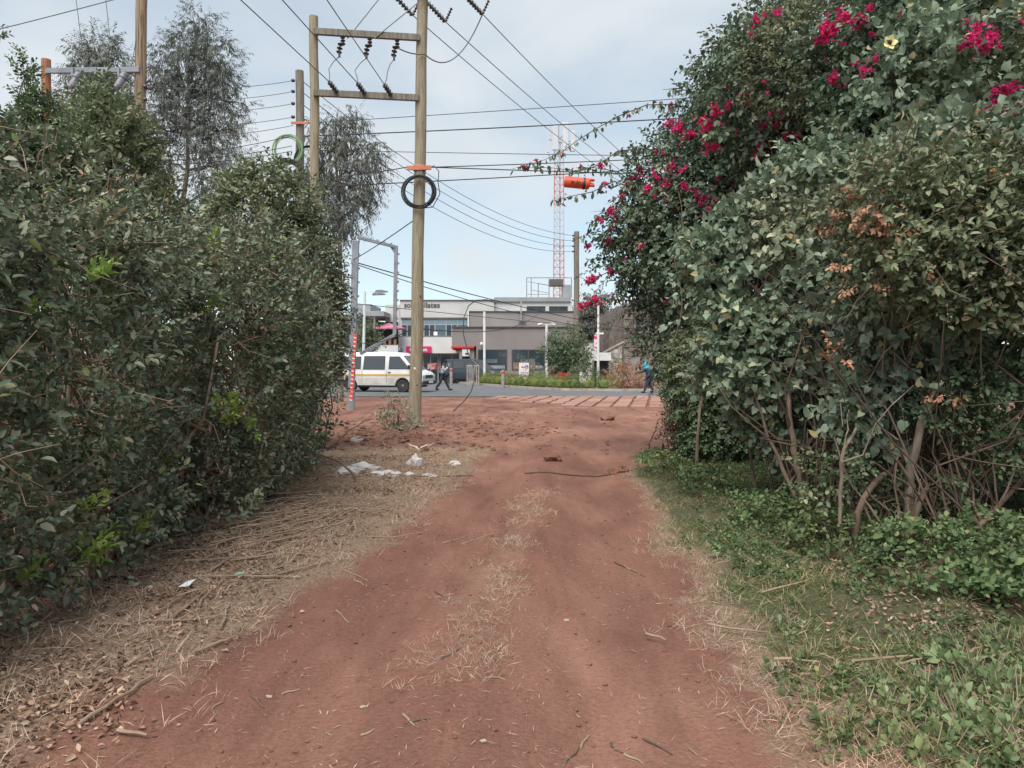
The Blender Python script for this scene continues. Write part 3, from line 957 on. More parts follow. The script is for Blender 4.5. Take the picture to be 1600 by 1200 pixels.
def inner_twigs(lobes, bases, n, r0=0.012, r1=0.003, amp=0.08):
    segs = []
    for k in range(n):
        b = bases[rng.integers(0, len(bases))]
        c, r = lobes[rng.integers(0, len(lobes))]
        r = np.array(r if hasattr(r, '__len__') else (r,) * 3)
        u = rng.normal(size=3); u /= np.linalg.norm(u)
        q = np.array(c) + u * r * random.uniform(.5, 1.03)
        if q[2] < 0.1: q[2] = 0.1
        p = np.array(b, float) + np.array([rng.normal(0, .15), rng.normal(0, .15), 0])
        pts = wander(p, q, 6, amp)
        segs.append((pts, list(np.linspace(r0 * random.uniform(.6, 1.6), r1, len(pts)))))
    return segs
def surf_twigs(lobes, n, lmin=0.2, lmax=0.7, r=0.004, down=0.0):
    P, N = sample_lobes(lobes, n, lo=0.8, hi=1.02)
    segs = []
    for p, nn in zip(P, N):
        d = nn * .6 + rng.normal(0, .7, 3) + np.array([0, 0, -down])
        d /= np.linalg.norm(d)
        L = random.uniform(lmin, lmax)
        q = p + d * L
        q[2] = max(q[2], 0.05)
        segs.append((wander(p - d * L * .4, q, 3, .1), [r * 1.3, r * 1.1, r * .9, r * .5]))
    return segs

def shoots(parent, lobes, n, lmin, lmax, leaf, material, ls=(.04, .07), up=.7, droop=.35, gap=.035, zcap=None, name='shoots'):
    """long free shoots with leaves along them that break the outline"""
    P, N = sample_lobes(lobes, n, lo=.88, hi=1.0)
    LP, LD, segs = [], [], []
    for p, nn in zip(P, N):
        if zcap is not None and p[2] > zcap(p[None])[0] + .05: continue
        d = nn * .8 + np.array([0, 0, up * random.uniform(.2, 1.3)]) + rng.normal(0, .35, 3)
        d /= np.linalg.norm(d)
        L = random.uniform(lmin, lmax)
        pts = [p + d * L * t - np.array([0, 0, droop * L * t * t]) for t in np.linspace(-.2, 1, 6)]
        if min(q[2] for q in pts) < .1: continue
        segs.append((pts, list(np.linspace(.0045, .0018, 6))))
        m = int(L / gap)
        for k in range(m):
            t = (k + .5) / m
            q = p + d * L * t - np.array([0, 0, droop * L * t * t])
            LP.append(q)
            LD.append(d * .55 + rng.normal(0, .6, 3) + np.array([0, 0, -.15]))
    LP, LD = np.array(LP), np.array(LD)
    V, F = place(leaf, LP, basis(LD, roll=rng.uniform(-.8, .8, len(LP))), rng.uniform(ls[0], ls[1], len(LP)))
    o = link_mesh(name, np_mesh(name, V, F), material, parent); o['kind'] = 'stuff'
    twigs(name[:-1] + '_stems', parent, segs, M_TWIG)
LS_ = [leaf_simple(.58, .12, -.1), leaf_simple(.5, .2, .05), leaf_simple(.66, .06, -.25)]
LH_ = [leaf_heart(.85, .1, -.15), leaf_heart(.75, .2, -.05), leaf_heart(.9, .04, -.3)]
# ---- left hedge
hl = []
for y in np.arange(3.3, 11.0, 0.72):
    f = float(left_base(y))
    top = float(np.interp(y, [3, 5, 6, 7, 9, 12], [1.9, 2.2, 2.25, 2.5, 2.65, 2.7])) + 0.22 * math.sin(y * 1.9) + 0.15 * math.cos(y * 4.1)
    for z, back, r in ((0.55, 0.60, 0.72), (1.25, 0.72, 0.85), (2.0, 0.75, 0.85), (top - 0.55, 0.95, 0.78)):
        jx, jy, jz = rng.normal(0, .17, 3)
        hl.append((np.array([f - back + jx, y + jy, z + jz * .8]), (r * random.uniform(.85, 1.1), r * 0.95, r * random.uniform(.85, 1.1))))
    hl.append((np.array([f - 2.0, y, top - 0.75]), (1.0, .8, .9)))
hedge = thing('hedge', 'tall overgrown grey green hedge of small oval leaves along the left verge', 'hedge', (-3.0, 7.0, 0))
foliage('foliage', hedge, hl, 13500, T_HEDGE, L_HEDGE, size=0.23, up=0.5, jitter=0.5, zmin=0.12, namp=0.34, nfreq=1.35, zcap=lambda P: np.interp(P[:, 1], [3, 4.5, 5.2, 6.2, 7.5, 9, 12], [2.2, 2.45, 2.55, 2.5, 2.75, 2.95, 3.0]) + .25 * np.clip(left_base(P[:, 1]) - .9 - P[:, 0], 0, 2))
hl2 = [(c, r) for c, r in hl if random.random() < 0.4]
bases_l = [np.array([float(left_base(y)) - random.uniform(.25, .9), y, zat(-2.8, y) - .02]) for y in np.arange(3.6, 10.8, 0.45)]
twigs('branches', hedge, inner_twigs(hl, bases_l, 260, 0.016, 0.004) + surf_twigs(hl, 900, .15, .6, .0035), M_TWIGP)
for b in bases_l:
    q = b + np.array([random.uniform(-.3, .35), random.uniform(-.4, .4), random.uniform(1.2, 2.2)])
    pts = wander(b - np.array([0, 0, .04]), q, 6, .06)
    MB().tube(pts, list(np.linspace(random.uniform(.018, .035), .008, 7)), 7).build('stem', M_BARK, hedge, True)
hcap = lambda P: np.interp(P[:, 1], [3, 4.5, 5.2, 6.2, 7.5, 9, 12], [2.1, 2.35, 2.45, 2.45, 2.7, 2.9, 2.95])
shoots(hedge, hl, 420, .2, .55, LS_, L_HEDGE, (.035, .07), up=.9, droop=.2, zcap=hcap)
# bright young shoots
yp = [(350, 640, 28), (330, 650, 22), (745 / 2.857 + 0, 735, 16), (265, 720, 12), (130, 440, 18), (300, 500, 20), (315, 485, 16), (140, 850, 14), (120, 870, 18), (200, 830, 14), (180, 720, 10), (30, 480, 12), (385, 665, 10), (110, 800, 14), (500, 600, 8), (160, 480, 10), (330, 400, 14), (20, 900, 12)]
PY, NY = [], []
for px, py, r in yp:
    for k in range(max(2, int(r / 2.5))):
        h = hit_lobes(hl, px + rng.normal(0, r * .45), py + rng.normal(0, r * .35))
        if h is not None:
            PY.append(h[0] + h[1] * random.uniform(.0, .12)); NY.append(h[1])
PY, NY = np.array(PY), np.array(NY)
B = basis(NY * .5 + np.array([0, 0, .9]) + rng.normal(0, .35, NY.shape))
V, F = place(T_YOUNG, PY, B, rng.uniform(.12, .22, len(PY)))
o = link_mesh('young_shoots', np_mesh('young_shoots', V, F), L_YOUNG, hedge); o['kind'] = 'stuff'
single_leaves(hedge, hl, [(0, 260, 300, 900), (0, 180, 420, 920), (240, 520, 350, 780)], 280, leaf_meshes('simple', 6, L_HEDGE), 0.05, 0.075)

# ---- taller shrubs rising behind the hedge
def px_lobes(spec, Y, flat=0.8):
    out = []
    for it in spec:
        px, py, r = it[:3]
        yy = Y + (it[3] if len(it) > 3 else 0)
        rm = r * yy / FPX
        out.append((at(px, py, yy), (rm, rm * flat, rm)))
    return out
def shrub(name, label, cat, spec, Y, templates, material, n, size, base_px, nst=5, group=None, up=0.35, jitter=0.5, droop=0.0, bark=M_BARK, twn=60, srad=0.02, **kw):
    lb = px_lobes(spec, Y) if not isinstance(spec[0][0], np.ndarray) else spec
    bx = at(base_px, 600, Y)
    root = thing(name, label, cat, (bx[0], Y, zat(bx[0], Y)), group)
    foliage('foliage', root, lb, n, templates, material, size=size, up=up, jitter=jitter, droop=droop, **kw)
    bz = [np.array([bx[0] + rng.normal(0, .12), Y + rng.normal(0, .12), zat(bx[0], Y) - .05]) for _ in range(nst)]
    twigs('branches', root, inner_twigs(lb, bz, twn, srad * .7, srad * .2), M_TWIG)
    order = sorted(range(len(lb)), key=lambda k: -lb[k][0][2])
    for k in range(nst):
        q = lb[order[k % len(order)]][0] + np.array([0, 0, .2 * lb[order[k % len(order)]][1][2]])
        pts = wander(bz[k], q, 7, .04)
        MB().tube(pts, list(np.linspace(srad * 1.3, srad * .35, 8)), 7).build('stem', bark, root, True)
    return root, lb
shrub('tall_shrub', 'upright olive green shrub rising above the hedge below the grey fuse arm', 'shrub',
      [(165, 165, 20), (150, 195, 34), (180, 215, 34), (165, 255, 50), (200, 300, 52), (130, 300, 55), (230, 345, 50), (165, 360, 70)], 8.6, T_HEDGE, L_OLIVE, 1500, 0.24, 170, up=0.9, namp=0.3)
shrub('slender_shrub', 'dark slender shoots standing up beside the reddish wooden pole', 'shrub',
      [(42, 105, 8), (44, 130, 9), (55, 165, 17), (62, 190, 20), (50, 215, 30), (30, 250, 34), (80, 240, 24)], 9.8, T_HEDGE, L_CREEP, 620, 0.22, 50, up=1.1, namp=0.3, nst=4)
shrub('leafy_shrub', 'grey green leafy shrub spilling over the hedge top beside the slender shoots', 'shrub',
      [(10, 270, 50), (60, 290, 50), (110, 310, 50), (-30, 330, 60), (40, 360, 70), (-20, 235, 25)], 7.6, T_HEDGE, L_HEDGE, 1300, 0.26, 30, up=0.5)
shrub('small_leaved_tree', 'dusty olive bushy tree rising behind the hedge below the green cable coil', 'tree',
      [(380, 315, 36), (425, 300, 36), (455, 325, 36), (400, 350, 60), (345, 365, 40), (455, 390, 42), (425, 400, 60), (488, 450, 34), (360, 400, 60)], 13.0, T_HEDGE, L_OLIVE, 2000, 0.30, 420, up=0.3, namp=0.3, srad=0.045)
shrub('grey_leaved_tree', 'thin grey green weeping tree at the road end of the hedge', 'tree',
      [(500, 415, 28), (512, 450, 22), (503, 495, 32), (480, 455, 40), (510, 545, 20), (490, 565, 34)], 12.4, T_CREEP, L_HEDGE, 1300, 0.26, 478, up=-0.1, namp=0.3, srad=0.02, nst=3, twn=30)
# twig with leaves poking in at the top left
shrub('overhanging_twig', 'leafy twig tip hanging into view near the top wire', 'tree', [(-6, 60, 10), (-30, 55, 20), (2, 68, 7)], 7.5, T_YOUNG, L_OLIVE, 14, 0.15, -60, nst=1, twn=3)

# ---- right: bougainvillea
bl = px_lobes([(1110, 395, 135), (1078, 330, 98), (1022, 395, 66), (1118, 520, 88), (1098, 575, 52), (1180, 300, 130), (1150, 200, 90), (1230, 190, 120)], 12.6) \
   + px_lobes([(1190, 150, 90), (1260, 120, 120), (1340, 110, 150), (1420, 120, 150), (1330, 230, 150)], 10.4) \
   + px_lobes([(1480, 100, 170), (1580, 130, 190), (1450, 220, 150), (1640, 60, 180)], 8.6)
boug = thing('bougainvillea', 'huge bougainvillea with magenta bracts arching over the right verge', 'bougainvillea', (4.0, 11.0, 0.1))
foliage('foliage', boug, bl, 10500, T_BOUG, L_BOUG, size=0.30, up=0.1, jitter=0.55, droop=0.25, namp=0.22, nfreq=1.7, cull=0.6, lo=.5)
bb = [np.array([x, y, zat(x, y) - .05]) for x, y in ((3.4, 12.3), (3.9, 11.5), (4.2, 10.4), (4.6, 9.4), (4.9, 8.4))]
twigs('branches', boug, inner_twigs(bl, bb, 170, 0.022, 0.004) + surf_twigs(bl, 300, .2, .8, .0035, .2), M_TWIG)
for b in bb:
    for k in range(2):
        q = b + np.array([random.uniform(-.6, .3), random.uniform(-.5, .5), random.uniform(2.6, 3.8)])
        MB().tube(wander(b, q, 7, .06), list(np.linspace(.045, .018, 8)), 8).build('stem', M_BARK, boug, True)
foliage('inner_foliage', boug, bl[:8], 1800, T_BOUG, L_BOUG, size=0.42, up=0, jitter=0.9, lo=.1, hi=.7, cull=0, inner=.05)
# a paler mixed patch at the top (small yellow green leaves through the bracts)
lb_top = px_lobes([(1280, 70, 90), (1320, 150, 80), (1230, 110, 60), (1380, 190, 90), (1480, 60, 80), (1560, 110, 70)], 9.4)
foliage('pale_foliage', boug, lb_top, 1500, T_CREEP, L_LANT, size=0.24, up=0.3, jitter=0.6, cull=0.9)
lb_top2 = px_lobes([(1440, 90, 60), (1500, 130, 70), (1540, 60, 60), (1420, 160, 60), (1570, 170, 50)], 7.2)
foliage('pale_foliage', boug, lb_top2, 230, T_BROAD, L_BROAD, size=0.24, up=0.1, jitter=0.6, cull=0.9, namp=.4)
shoots(boug, bl, 330, .35, 1.0, LS_, L_BOUG, (.05, .09), up=.5, droop=.5)
# arching sprays
sprays = [([(1120, 200), (1090, 172), (1055, 163), (1010, 164), (965, 182), (930, 202), (900, 221), (880, 236), (850, 250), (800, 264)], 12.2),
          ([(1060, 250), (1010, 232), (965, 236), (935, 258), (905, 268), (860, 262), (825, 262)], 12.4),
          ([(1010, 300), (965, 268), (930, 262), (900, 262)], 12.3),
          ([(1000, 300), (960, 283), (925, 300), (895, 306), (860, 315)], 12.0),
          ([(1010, 340), (975, 318), (945, 338), (922, 348), (915, 372)], 12.2),
          ([(1010, 380), (960, 365), (930, 372), (918, 382)], 12.4),
          ([(1000, 430), (950, 425), (920, 440), (905, 432)], 12.3),
          ([(1000, 470), (960, 468), (925, 470), (905, 480)], 12.3),
          ([(1130, 180), (1125, 140), (1140, 100), (1165, 60), (1185, 40), (1158, 14)], 11.0),
          ([(1180, 100), (1190, 60), (1215, 20), (1240, 12)], 10.8),
          ([(1260, 60), (1265, 30), (1290, 10), (1285, -10)], 10.4),
          ([(1110, 170), (1085, 145), (1060, 138), (1035, 140)], 12.0)]
SP_P, SP_D = [], []
FL = []
for line, Y in sprays:
    pts = [at(px, py, Y + 0.12 * math.sin(i * 1.7)) for i, (px, py) in enumerate(line)]
    MB().tube(pts, list(np.linspace(.012, .003, len(pts))), 6).build('branch', M_TWIG, boug, True)
    for a, b in zip(pts[:-1], pts[1:]):
        L = np.linalg.norm(b - a)
        for k in range(int(L / 0.028)):
            t = random.random()
            SP_P.append(a + (b - a) * t + rng.normal(0, .03, 3))
            SP_D.append(np.array([rng.normal(0, .5), rng.normal(0, .5), random.uniform(-1.4, .1)]))
SP_P, SP_D = np.array(SP_P), np.array(SP_D)
V, F = place([leaf_simple(.7, .12, -.2), leaf_simple(.6, .2, -.1), leaf_heart(.8)][:2], SP_P, basis(SP_D, roll=rng.uniform(-1.5, 1.5, len(SP_P))), rng.uniform(.05, .115, len(SP_P)))
o = link_mesh('spray_leaves', np_mesh('spray_leaves', V, F), L_BOUG, boug); o['kind'] = 'stuff'
# magenta bract clusters
def bract_cluster(seed, n=22):
    r = np.random.default_rng(seed)
    P = r.normal(0, 1, (n, 3)) * np.array([.042, .042, .038])
    P = np.repeat(P, 3, axis=0)
    d = r.normal(0, 1, P.shape)
    V, F = place([leaf_simple(.85, .16, .05)], P, basis(d, up=r.normal(0, 1, P.shape)), r.uniform(.042, .062, len(P)))
    me = np_mesh('flower_cluster', V, F)
    me.materials.append(L_BRACT)
    return me
BR = [bract_cluster(s, 12 + 3 * s) for s in range(6)]
fpx = [(1075, 200, 1.4), (1060, 195, 1.2), (1090, 210, 1.3), (1075, 222, 1.0), (1100, 190, 1.2), (1130, 172, 1.2), (1160, 155, .8), (1120, 190, .9), (1050, 270, 1.1), (1065, 275, 1.1), (1030, 285, 1.2), (1020, 300, 1.1), (1045, 295, 1.0), (1010, 275, .9), (1100, 320, .9), (1105, 335, .9), (1090, 315, .7), (1115, 322, .6), (1012, 385, .7), (1060, 465, 1.0), (1215, 205, 1.2), (1230, 195, 1.1), (1205, 225, 1.3), (1200, 240, .9), (1225, 175, .8), (1320, 50, 1.5), (1310, 65, 1.2), (1335, 38, 1.0), (1358, 40, 1.3), (1355, 50, .9), (1352, 100, .8), (1378, 104, .7), (1325, 122, .9), (1510, 78, 1.0), (1520, 90, 1.2), (1515, 70, .8), (1528, 80, .9), (1550, 140, 1.0), (1560, 165, .9), (1545, 180, .8), (1570, 178, .7), (1530, 160, .8), (1595, 210, .9), (1590, 200, .8), (1596, 38, .8), (1200, 40, .9), (1225, 30, .8), (1190, 436, .35), (975, 350, .9), (960, 345, 1.0), (945, 360, .9), (955, 330, .7), (965, 380, .7), (940, 400, .8), (930, 425, .9), (945, 445, 1.0), (925, 440, .7), (950, 410, .8), (985, 310, .8), (990, 265, .6), (945, 262, .6), (915, 262, .55), (930, 278, .6), (880, 248, .5), (835, 255, .45), (842, 238, .4), (820, 268, .4), (1130, 215, .8), (905, 470, .8), (915, 465, .7), (930, 455, .8), (1170, 150, .6), (1145, 165, .9), (1240, 215, .7), (1110, 235, .7)]
fpx += [(px + random.gauss(0, 22), py + random.gauss(0, 18), s * random.uniform(.3, .6)) for px, py, s in fpx for _ in range(2)] + [(random.uniform(950, 1130), random.uniform(180, 340), random.uniform(.25, .45)) for _ in range(30)]
for px, py, s in fpx:
    h = hit_lobes(bl + lb_top + lb_top2, px, py)
    if h is not None and px > 960:
        p = h[0] + h[1] * .17
    else:      # sits on the nearest arching spray
        q0 = at(px, py, 12.15)
        p = SP_P[np.argmin(np.linalg.norm(SP_P - q0, axis=1))]
    o = bpy.data.objects.new('flower_cluster', random.choice(BR))
    col.objects.link(o)
    o.matrix_basis = Matrix.Translation(Vector(p.tolist())) @ Euler((random.uniform(0, 6), random.uniform(0, 6), random.uniform(0, 6))).to_matrix().to_4x4() @ Matrix.Scale(s * random.uniform(.65, .95), 4)
    setparent(o, boug)
single_leaves(boug, bl, [(1000, 1300, 200, 560), (1250, 1600, 0, 260)], 230, leaf_meshes('heart', 6, L_BROAD), 0.07, 0.125)
# hanging pale vine
hv = [at(1060 + 6 * math.sin(k), 300 + k * 22, 11.0) for k in range(12)]
MB().tube(hv, .005, 5).build('hanging_vine', M_TWIGP, boug, True)
P = np.concatenate([np.array(hv) + rng.normal(0, .035, (12, 3)) for _ in range(6)])
V, F = place([leaf_simple(.7, .12, -.2)], P, basis(np.stack([rng.normal(0, .6, len(P)), rng.normal(0, .6, len(P)), rng.uniform(-1.2, .1, len(P))], 1)), rng.uniform(.03, .07, len(P)))
o = link_mesh('vine_leaves', np_mesh('vine_leaves', V, F), L_LANT, boug); o['kind'] = 'stuff'
# pale yellow flower
fp = at(1405, 78, 8.9 - 1.55)
h = hit_lobes(bl + lb_top + lb_top2, 1405, 78)
if h is not None: fp = h[0] + h[1] * .22
pet = MB()
for k in range(5):
    V0, F0 = leaf_simple(.95, .05, .1)
    a = k * 2 * math.pi / 5
    Bm = basis(np.array([[math.cos(a), -.35, math.sin(a)]]), np.array([[0, -1.0, .2]]))[0]
    pet.add((V0 * .075) @ Bm.T + fp, [tuple(f) for f in F0])
o = pet.build('yellow_flower', mat('pale_yellow_petal', (0.72, 0.68, 0.34), (0.66, 0.6, 0.25), 9, 0.6), boug)
MB().lump(fp + np.array([0, -.02, 0]), (.018, .018, .018), 3).build('flower_eye', mat('flower_eye', (0.12, 0.02, 0.03), (0.08, 0.01, 0.02)), o)

# ---- right: broad leaved shrub with bare trunks
sl = px_lobes([(1240, 400, 110), (1310, 380, 120), (1200, 470, 85), (1270, 500, 110), (1350, 470, 90), (1230, 580, 75), (1170, 430, 75), (1290, 600, 65), (1215, 665, 36), (1290, 690, 34), (1160, 560, 60)], 7.9) \
   + px_lobes([(1480, 300, 110), (1560, 320, 120), (1420, 330, 90), (1400, 480, 70), (1470, 490, 60), (1345, 650, 44), (1400, 600, 40), (1560, 520, 50)], 6.1)
bsh = thing('broad_leaved_shrub', 'shrub with heart shaped grey green leaves on bare leaning trunks', 'shrub', (3.3, 7.4, 0.1))
foliage('foliage', bsh, sl, 3300, T_BROAD, L_BROAD, size=0.225, svar=.45, up=0.0, jitter=0.55, droop=0.25, namp=0.42, nfreq=2.0, cull=0.9)
shoots(bsh, sl, 130, .3, .8, LH_, L_BROAD, (.05, .095), up=.6, droop=.5, gap=.06)
single_leaves(bsh, sl, [(1130, 1450, 330, 620), (1380, 1600, 240, 400)], 290, leaf_meshes('heart', 6, L_BROAD), 0.06, 0.105)
trunks = [([(1262, 815), (1250, 745), (1238, 690), (1232, 600), (1250, 480)], 6.87, .050, .03, M_BARK),
          ([(1255, 800), (1225, 735), (1195, 665), (1175, 600), (1165, 520)], 7.05, .028, .014, M_BARK),
          ([(1314, 880), (1313, 790), (1318, 705), (1345, 660), (1372, 615), (1400, 560)], 5.57, .020, .012, M_BARKP),
          ([(1415, 880), (1425, 730), (1447, 640), (1476, 530), (1490, 420), (1500, 300)], 5.74, .048, .024, M_BARKP),
          ([(1335, 850), (1350, 780), (1400, 728), (1450, 700), (1510, 690)], 5.66, .032, .018, M_BARK),
          ([(1395, 880), (1412, 850), (1445, 770), (1470, 740)], 5.31, .036, .016, M_BARK),
          ([(1405, 820), (1410, 700), (1400, 600), (1420, 520)], 6.00, .010, .006, M_BARK),
          ([(1290, 830), (1285, 740), (1300, 640), (1330, 560)], 6.61, .016, .009, M_BARK),
          ([(1330, 845), (1328, 720), (1345, 600), (1340, 520)], 6.44, .014, .008, M_BARK),
          ([(1370, 860), (1345, 740), (1322, 640), (1335, 570)], 6.09, .011, .006, M_BARK),
          ([(1180, 770), (1170, 690), (1150, 640), (1140, 560)], 8.35, .025, .014, M_BARK),
          ([(1500, 850), (1560, 790), (1620, 720)], 5.39, .03, .016, M_BARK),
          ([(1090, 715), (1092, 660), (1100, 600), (1105, 540)], 9.92, .03, .02, M_BARK)]
for line, Y, r0, r1, m in trunks:
    pts = [at(px, py, Y + .1 * math.sin(i * 2.0 + line[0][0]) + 1.1 * (i / (len(line) - 1)) ** 2) for i, (px, py) in enumerate(line)]
    z0 = zat(pts[0][0], pts[0][1])
    d0 = pts[1] - pts[0]
    d0 = d0 / max(d0[2], .2)
    pts[0] = pts[1] - d0 * (pts[1][2] - z0 + .06)
    sm = [p + rng.normal(0, .006, 3) for p in smooth_line(pts, 4)]
    rr = .74 * np.linspace(r0, r1, len(sm)) * (1 + rng.normal(0, .09, len(sm)))
    rr[0] *= 1.35; rr[1] *= 1.12
    tk = MB().tube(sm, list(rr), 9).build('trunk', m, bsh, True)
    for j in range(4):      # forks
        i0 = int(rng.integers(2, len(sm) - 1))
        q = sm[i0] + np.array([rng.normal(0, .3), rng.normal(.1, .2), random.uniform(.2, .7)])
        MB().tube(wander(sm[i0], q, 4, .08), list(np.linspace(rr[i0] * .55, .003, 5)), 6).build('fork', m, tk, True)
bz = [np.array([x, y, zat(x, y) - .04]) for x, y in ((2.75, 6.9), (2.8, 6.3), (2.8, 5.7), (3.0, 5.4), (2.7, 7.7), (3.4, 5.6))]
twigs('branches', bsh, inner_twigs(sl, bz, 60, 0.010, 0.003, .16), M_TWIG)

# ---- right: lantana in front at mid height
ll = px_lobes([(1380, 310, 60), (1450, 360, 70), (1530, 330, 70), (1590, 380, 70), (1400, 390, 60), (1500, 420, 55), (1585, 300, 60), (1560, 440, 50)], 5.5)
lant = thing('lantana_bush', 'yellow green lantana sprawling over the broad leaved shrub with orange flower heads', 'shrub', (3.8, 6.6, 0.15))
foliage('foliage', lant, ll, 800, T_LANT, L_LANT, size=0.19, svar=.45, up=0.5, jitter=0.5, namp=0.45, nfreq=2.0, cull=0.9)
shoots(lant, ll, 90, .25, .7, LS_, L_LANT, (.04, .075), up=.8, droop=.4)
twigs('branches', lant, inner_twigs(ll, [np.array([3.8, 6.9, zat(3.8, 6.9) - .05])] * 2, 50, 0.010, 0.003, .08) + surf_twigs(ll, 60, .2, .5, .003), M_TWIGP)
for px, py in ((1150, 292), (1140, 300), (1335, 298), (1270, 215), (1390, 345), (1560, 285), (1580, 285), (1450, 300), (1512, 330), (1405, 330), (1545, 280), (1500, 385)):
    h = hit_lobes(ll, px, py) or hit_lobes(sl, px, py) or hit_lobes(bl, px, py)
    if h is None: continue
    mb = MB()
    for k in range(7):
        mb.lump(h[0] + h[1] * .08 + rng.normal(0, .008, 3), (.010, .010, .008), k, .2)
    mb.build('flower_head', mat('lantana_flower', (0.72, 0.30, 0.16), (0.75, 0.45, 0.2), 30, 0.7), lant)
# rusty dead sprays
rl = px_lobes([(1360, 330, 30), (1330, 350, 22), (1395, 360, 22), (1310, 420, 16), (1480, 640, 14), (1310, 560, 14), (1470, 610, 10), (1350, 440, 14), (1440, 430, 14)], 5.3)
o = foliage('dead_leaves', lant, rl, 70, T_BOUG, L_RUSTY, size=0.14, up=-.2, jitter=.6)

# ---- right: dark small leaved creeper on the road side and thicket behind the trunks
cl_ = px_lobes([(1105, 615, 52), (1092, 565, 40), (1130, 665, 54), (1105, 685, 32), (1150, 605, 66), (1165, 695, 40), (1125, 565, 56)], 11.0)
creep = thing('creeper', 'dark small leaved creeper hanging to the ground at the road end of the bougainvillea', 'creeper', (2.7, 11.6, 0.1))
foliage('foliage', creep, cl_, 1900, T_CREEP, L_CREEP, size=0.24, up=-.1, jitter=.55, droop=.3, namp=.25)
twigs('branches', creep, inner_twigs(cl_, [np.array([3.0, 11.6, 0.0]), np.array([2.8, 11.2, 0.0])], 80, .012, .003), M_TWIG)
tl = [(np.array([x, y, z]), (r, r, r)) for x, y, z, r in ((5.6, 5.0, 1.2, 1.3), (5.7, 6.5, 1.4, 1.3), (5.5, 8.0, 1.5, 1.4), (5.2, 9.5, 1.4, 1.4), (4.8, 10.8, 1.3, 1.2), (5.9, 5.5, 2.8, 1.3), (5.7, 7.5, 3.2, 1.5), (5.8, 3.6, 1.2, 1.3), (5.3, 9.3, 3.2, 1.4), (6.8, 6.6, 2.4, 1.6), (6.6, 8.6, 2.6, 1.6), (6.6, 5.0, 2.2, 1.5))]
thick = thing('thicket', 'dark tangled thicket of bare twigs behind the leaning trunks with an added leaf backing for darkness', 'shrub', (5.5, 7.0, 0.1))
foliage('foliage', thick, tl, 5200, T_CREEP, L_CREEP, size=0.40, up=-.1, jitter=.7, zmin=.15, cull=.9)  # dense leaf backing added to block light from behind the trunks
tb = [np.array([random.uniform(3.3, 5.2), y, zat(4.4, y) - .05]) for y in np.arange(4.6, 9.6, .35)]
segs = []
for b in tb:
    for k in range(7):
        q = b + np.array([rng.normal(-.1, .7), rng.normal(0, .7), random.uniform(.3, 2.4)])
        segs.append((wander(b + rng.normal(0, .1, 3) * np.array([1, 1, 0]), q, 5, .1), list(np.linspace(random.uniform(.004, .012), .002, 6))))
for k in range(130):
    p = np.array([random.uniform(3.1, 5.0), random.uniform(4.4, 9.0), random.uniform(.3, 2.2)])
    q = p + rng.normal(0, .5, 3) * np.array([1, 1, .7])
    q[2] = max(q[2], .1)
    segs.append((wander(p, q, 3, .1), [.006, .005, .004, .002]))
twigs('branches', thick, segs, M_TWIG)
hg = px_lobes([(1330, 725, 26), (1450, 640, 34), (1530, 600, 40), (1400, 770, 26), (1570, 690, 36), (1480, 760, 30), (1280, 750, 26), (1590, 560, 40)], 5.9)
foliage('hanging_foliage', thick, hg, 420, T_CREEP, L_CREEP, size=.2, up=-.4, jitter=.7, namp=.5, nfreq=2.2, lo=.3, cull=.5)
# bright creeper tendrils among the trunks
cp = []
for line, Y in (([(1500, 500), (1510, 620), (1500, 720), (1480, 800), (1470, 870)], 6.0), ([(1395, 440), (1480, 420), (1500, 480)], 6.2), ([(1360, 690), (1390, 700), (1375, 740), (1350, 750), (1400, 740)], 6.4), ([(1425, 560), (1440, 580), (1420, 575)], 6.3), ([(1590, 440), (1595, 520), (1580, 600)], 6.3), ([(1545, 560), (1560, 580), (1590, 600)], 6.2)):
    pts = [at(px, py, Y) for px, py in line]
    for a, b in zip(pts[:-1], pts[1:]):
        for k in range(16):
            cp.append(a + (b - a) * random.random() + rng.normal(0, .05, 3))
cp = np.array(cp)
V, F = place(T_CREEP, cp, basis(rng.normal(0, 1, cp.shape)), rng.uniform(.07, .14, len(cp)))
o = link_mesh('tendril_leaves', np_mesh('tendril_leaves', V, F), L_GROUND, thick); o['kind'] = 'stuff'

# dry brown vine heap at the foot of the creeper
dv = px_lobes([(1066, 690, 24), (1076, 655, 28), (1056, 715, 16), (1086, 700, 26), (1066, 625, 14)], 11.6)
dryv = thing('dry_vine', 'heap of dead brown vine at the foot of the dark creeper', 'dead vine', (2.6, 12.2, 0.0))
foliage('foliage', dryv, dv, 420, T_CREEP, L_DRY, size=.22, up=-.2, jitter=.7, zmin=.02)
twigs('branches', dryv, inner_twigs(dv, [np.array([2.6, 12.2, 0.0])], 70, .010, .003, .12), M_TWIG)
for line in ([(1015, 722), (1040, 710), (1055, 690), (1060, 660)], [(1005, 726), (1030, 722), (1060, 718)]):
    pts = [at(px, py, 11.9) for px, py in line]
    for p in pts: p[2] = max(p[2], zat(p[0], p[1]) + .01)
    MB().tube(pts, [.03, .03, .025, .015][:len(pts)], 7).build('root', M_BARK, dryv, True)

# dark leafy tree behind the bougainvillea
shrub('dark_tree', 'dark fine leaved tree showing above the bougainvillea top', 'tree', [(1380, 20, 60), (1440, 10, 70), (1400, -40, 70), (1580, 0, 60), (1500, -30, 80)], 15.5, T_CREEP, L_BOUG, 1100, .34, 1420, nst=3, srad=.08, twn=40)

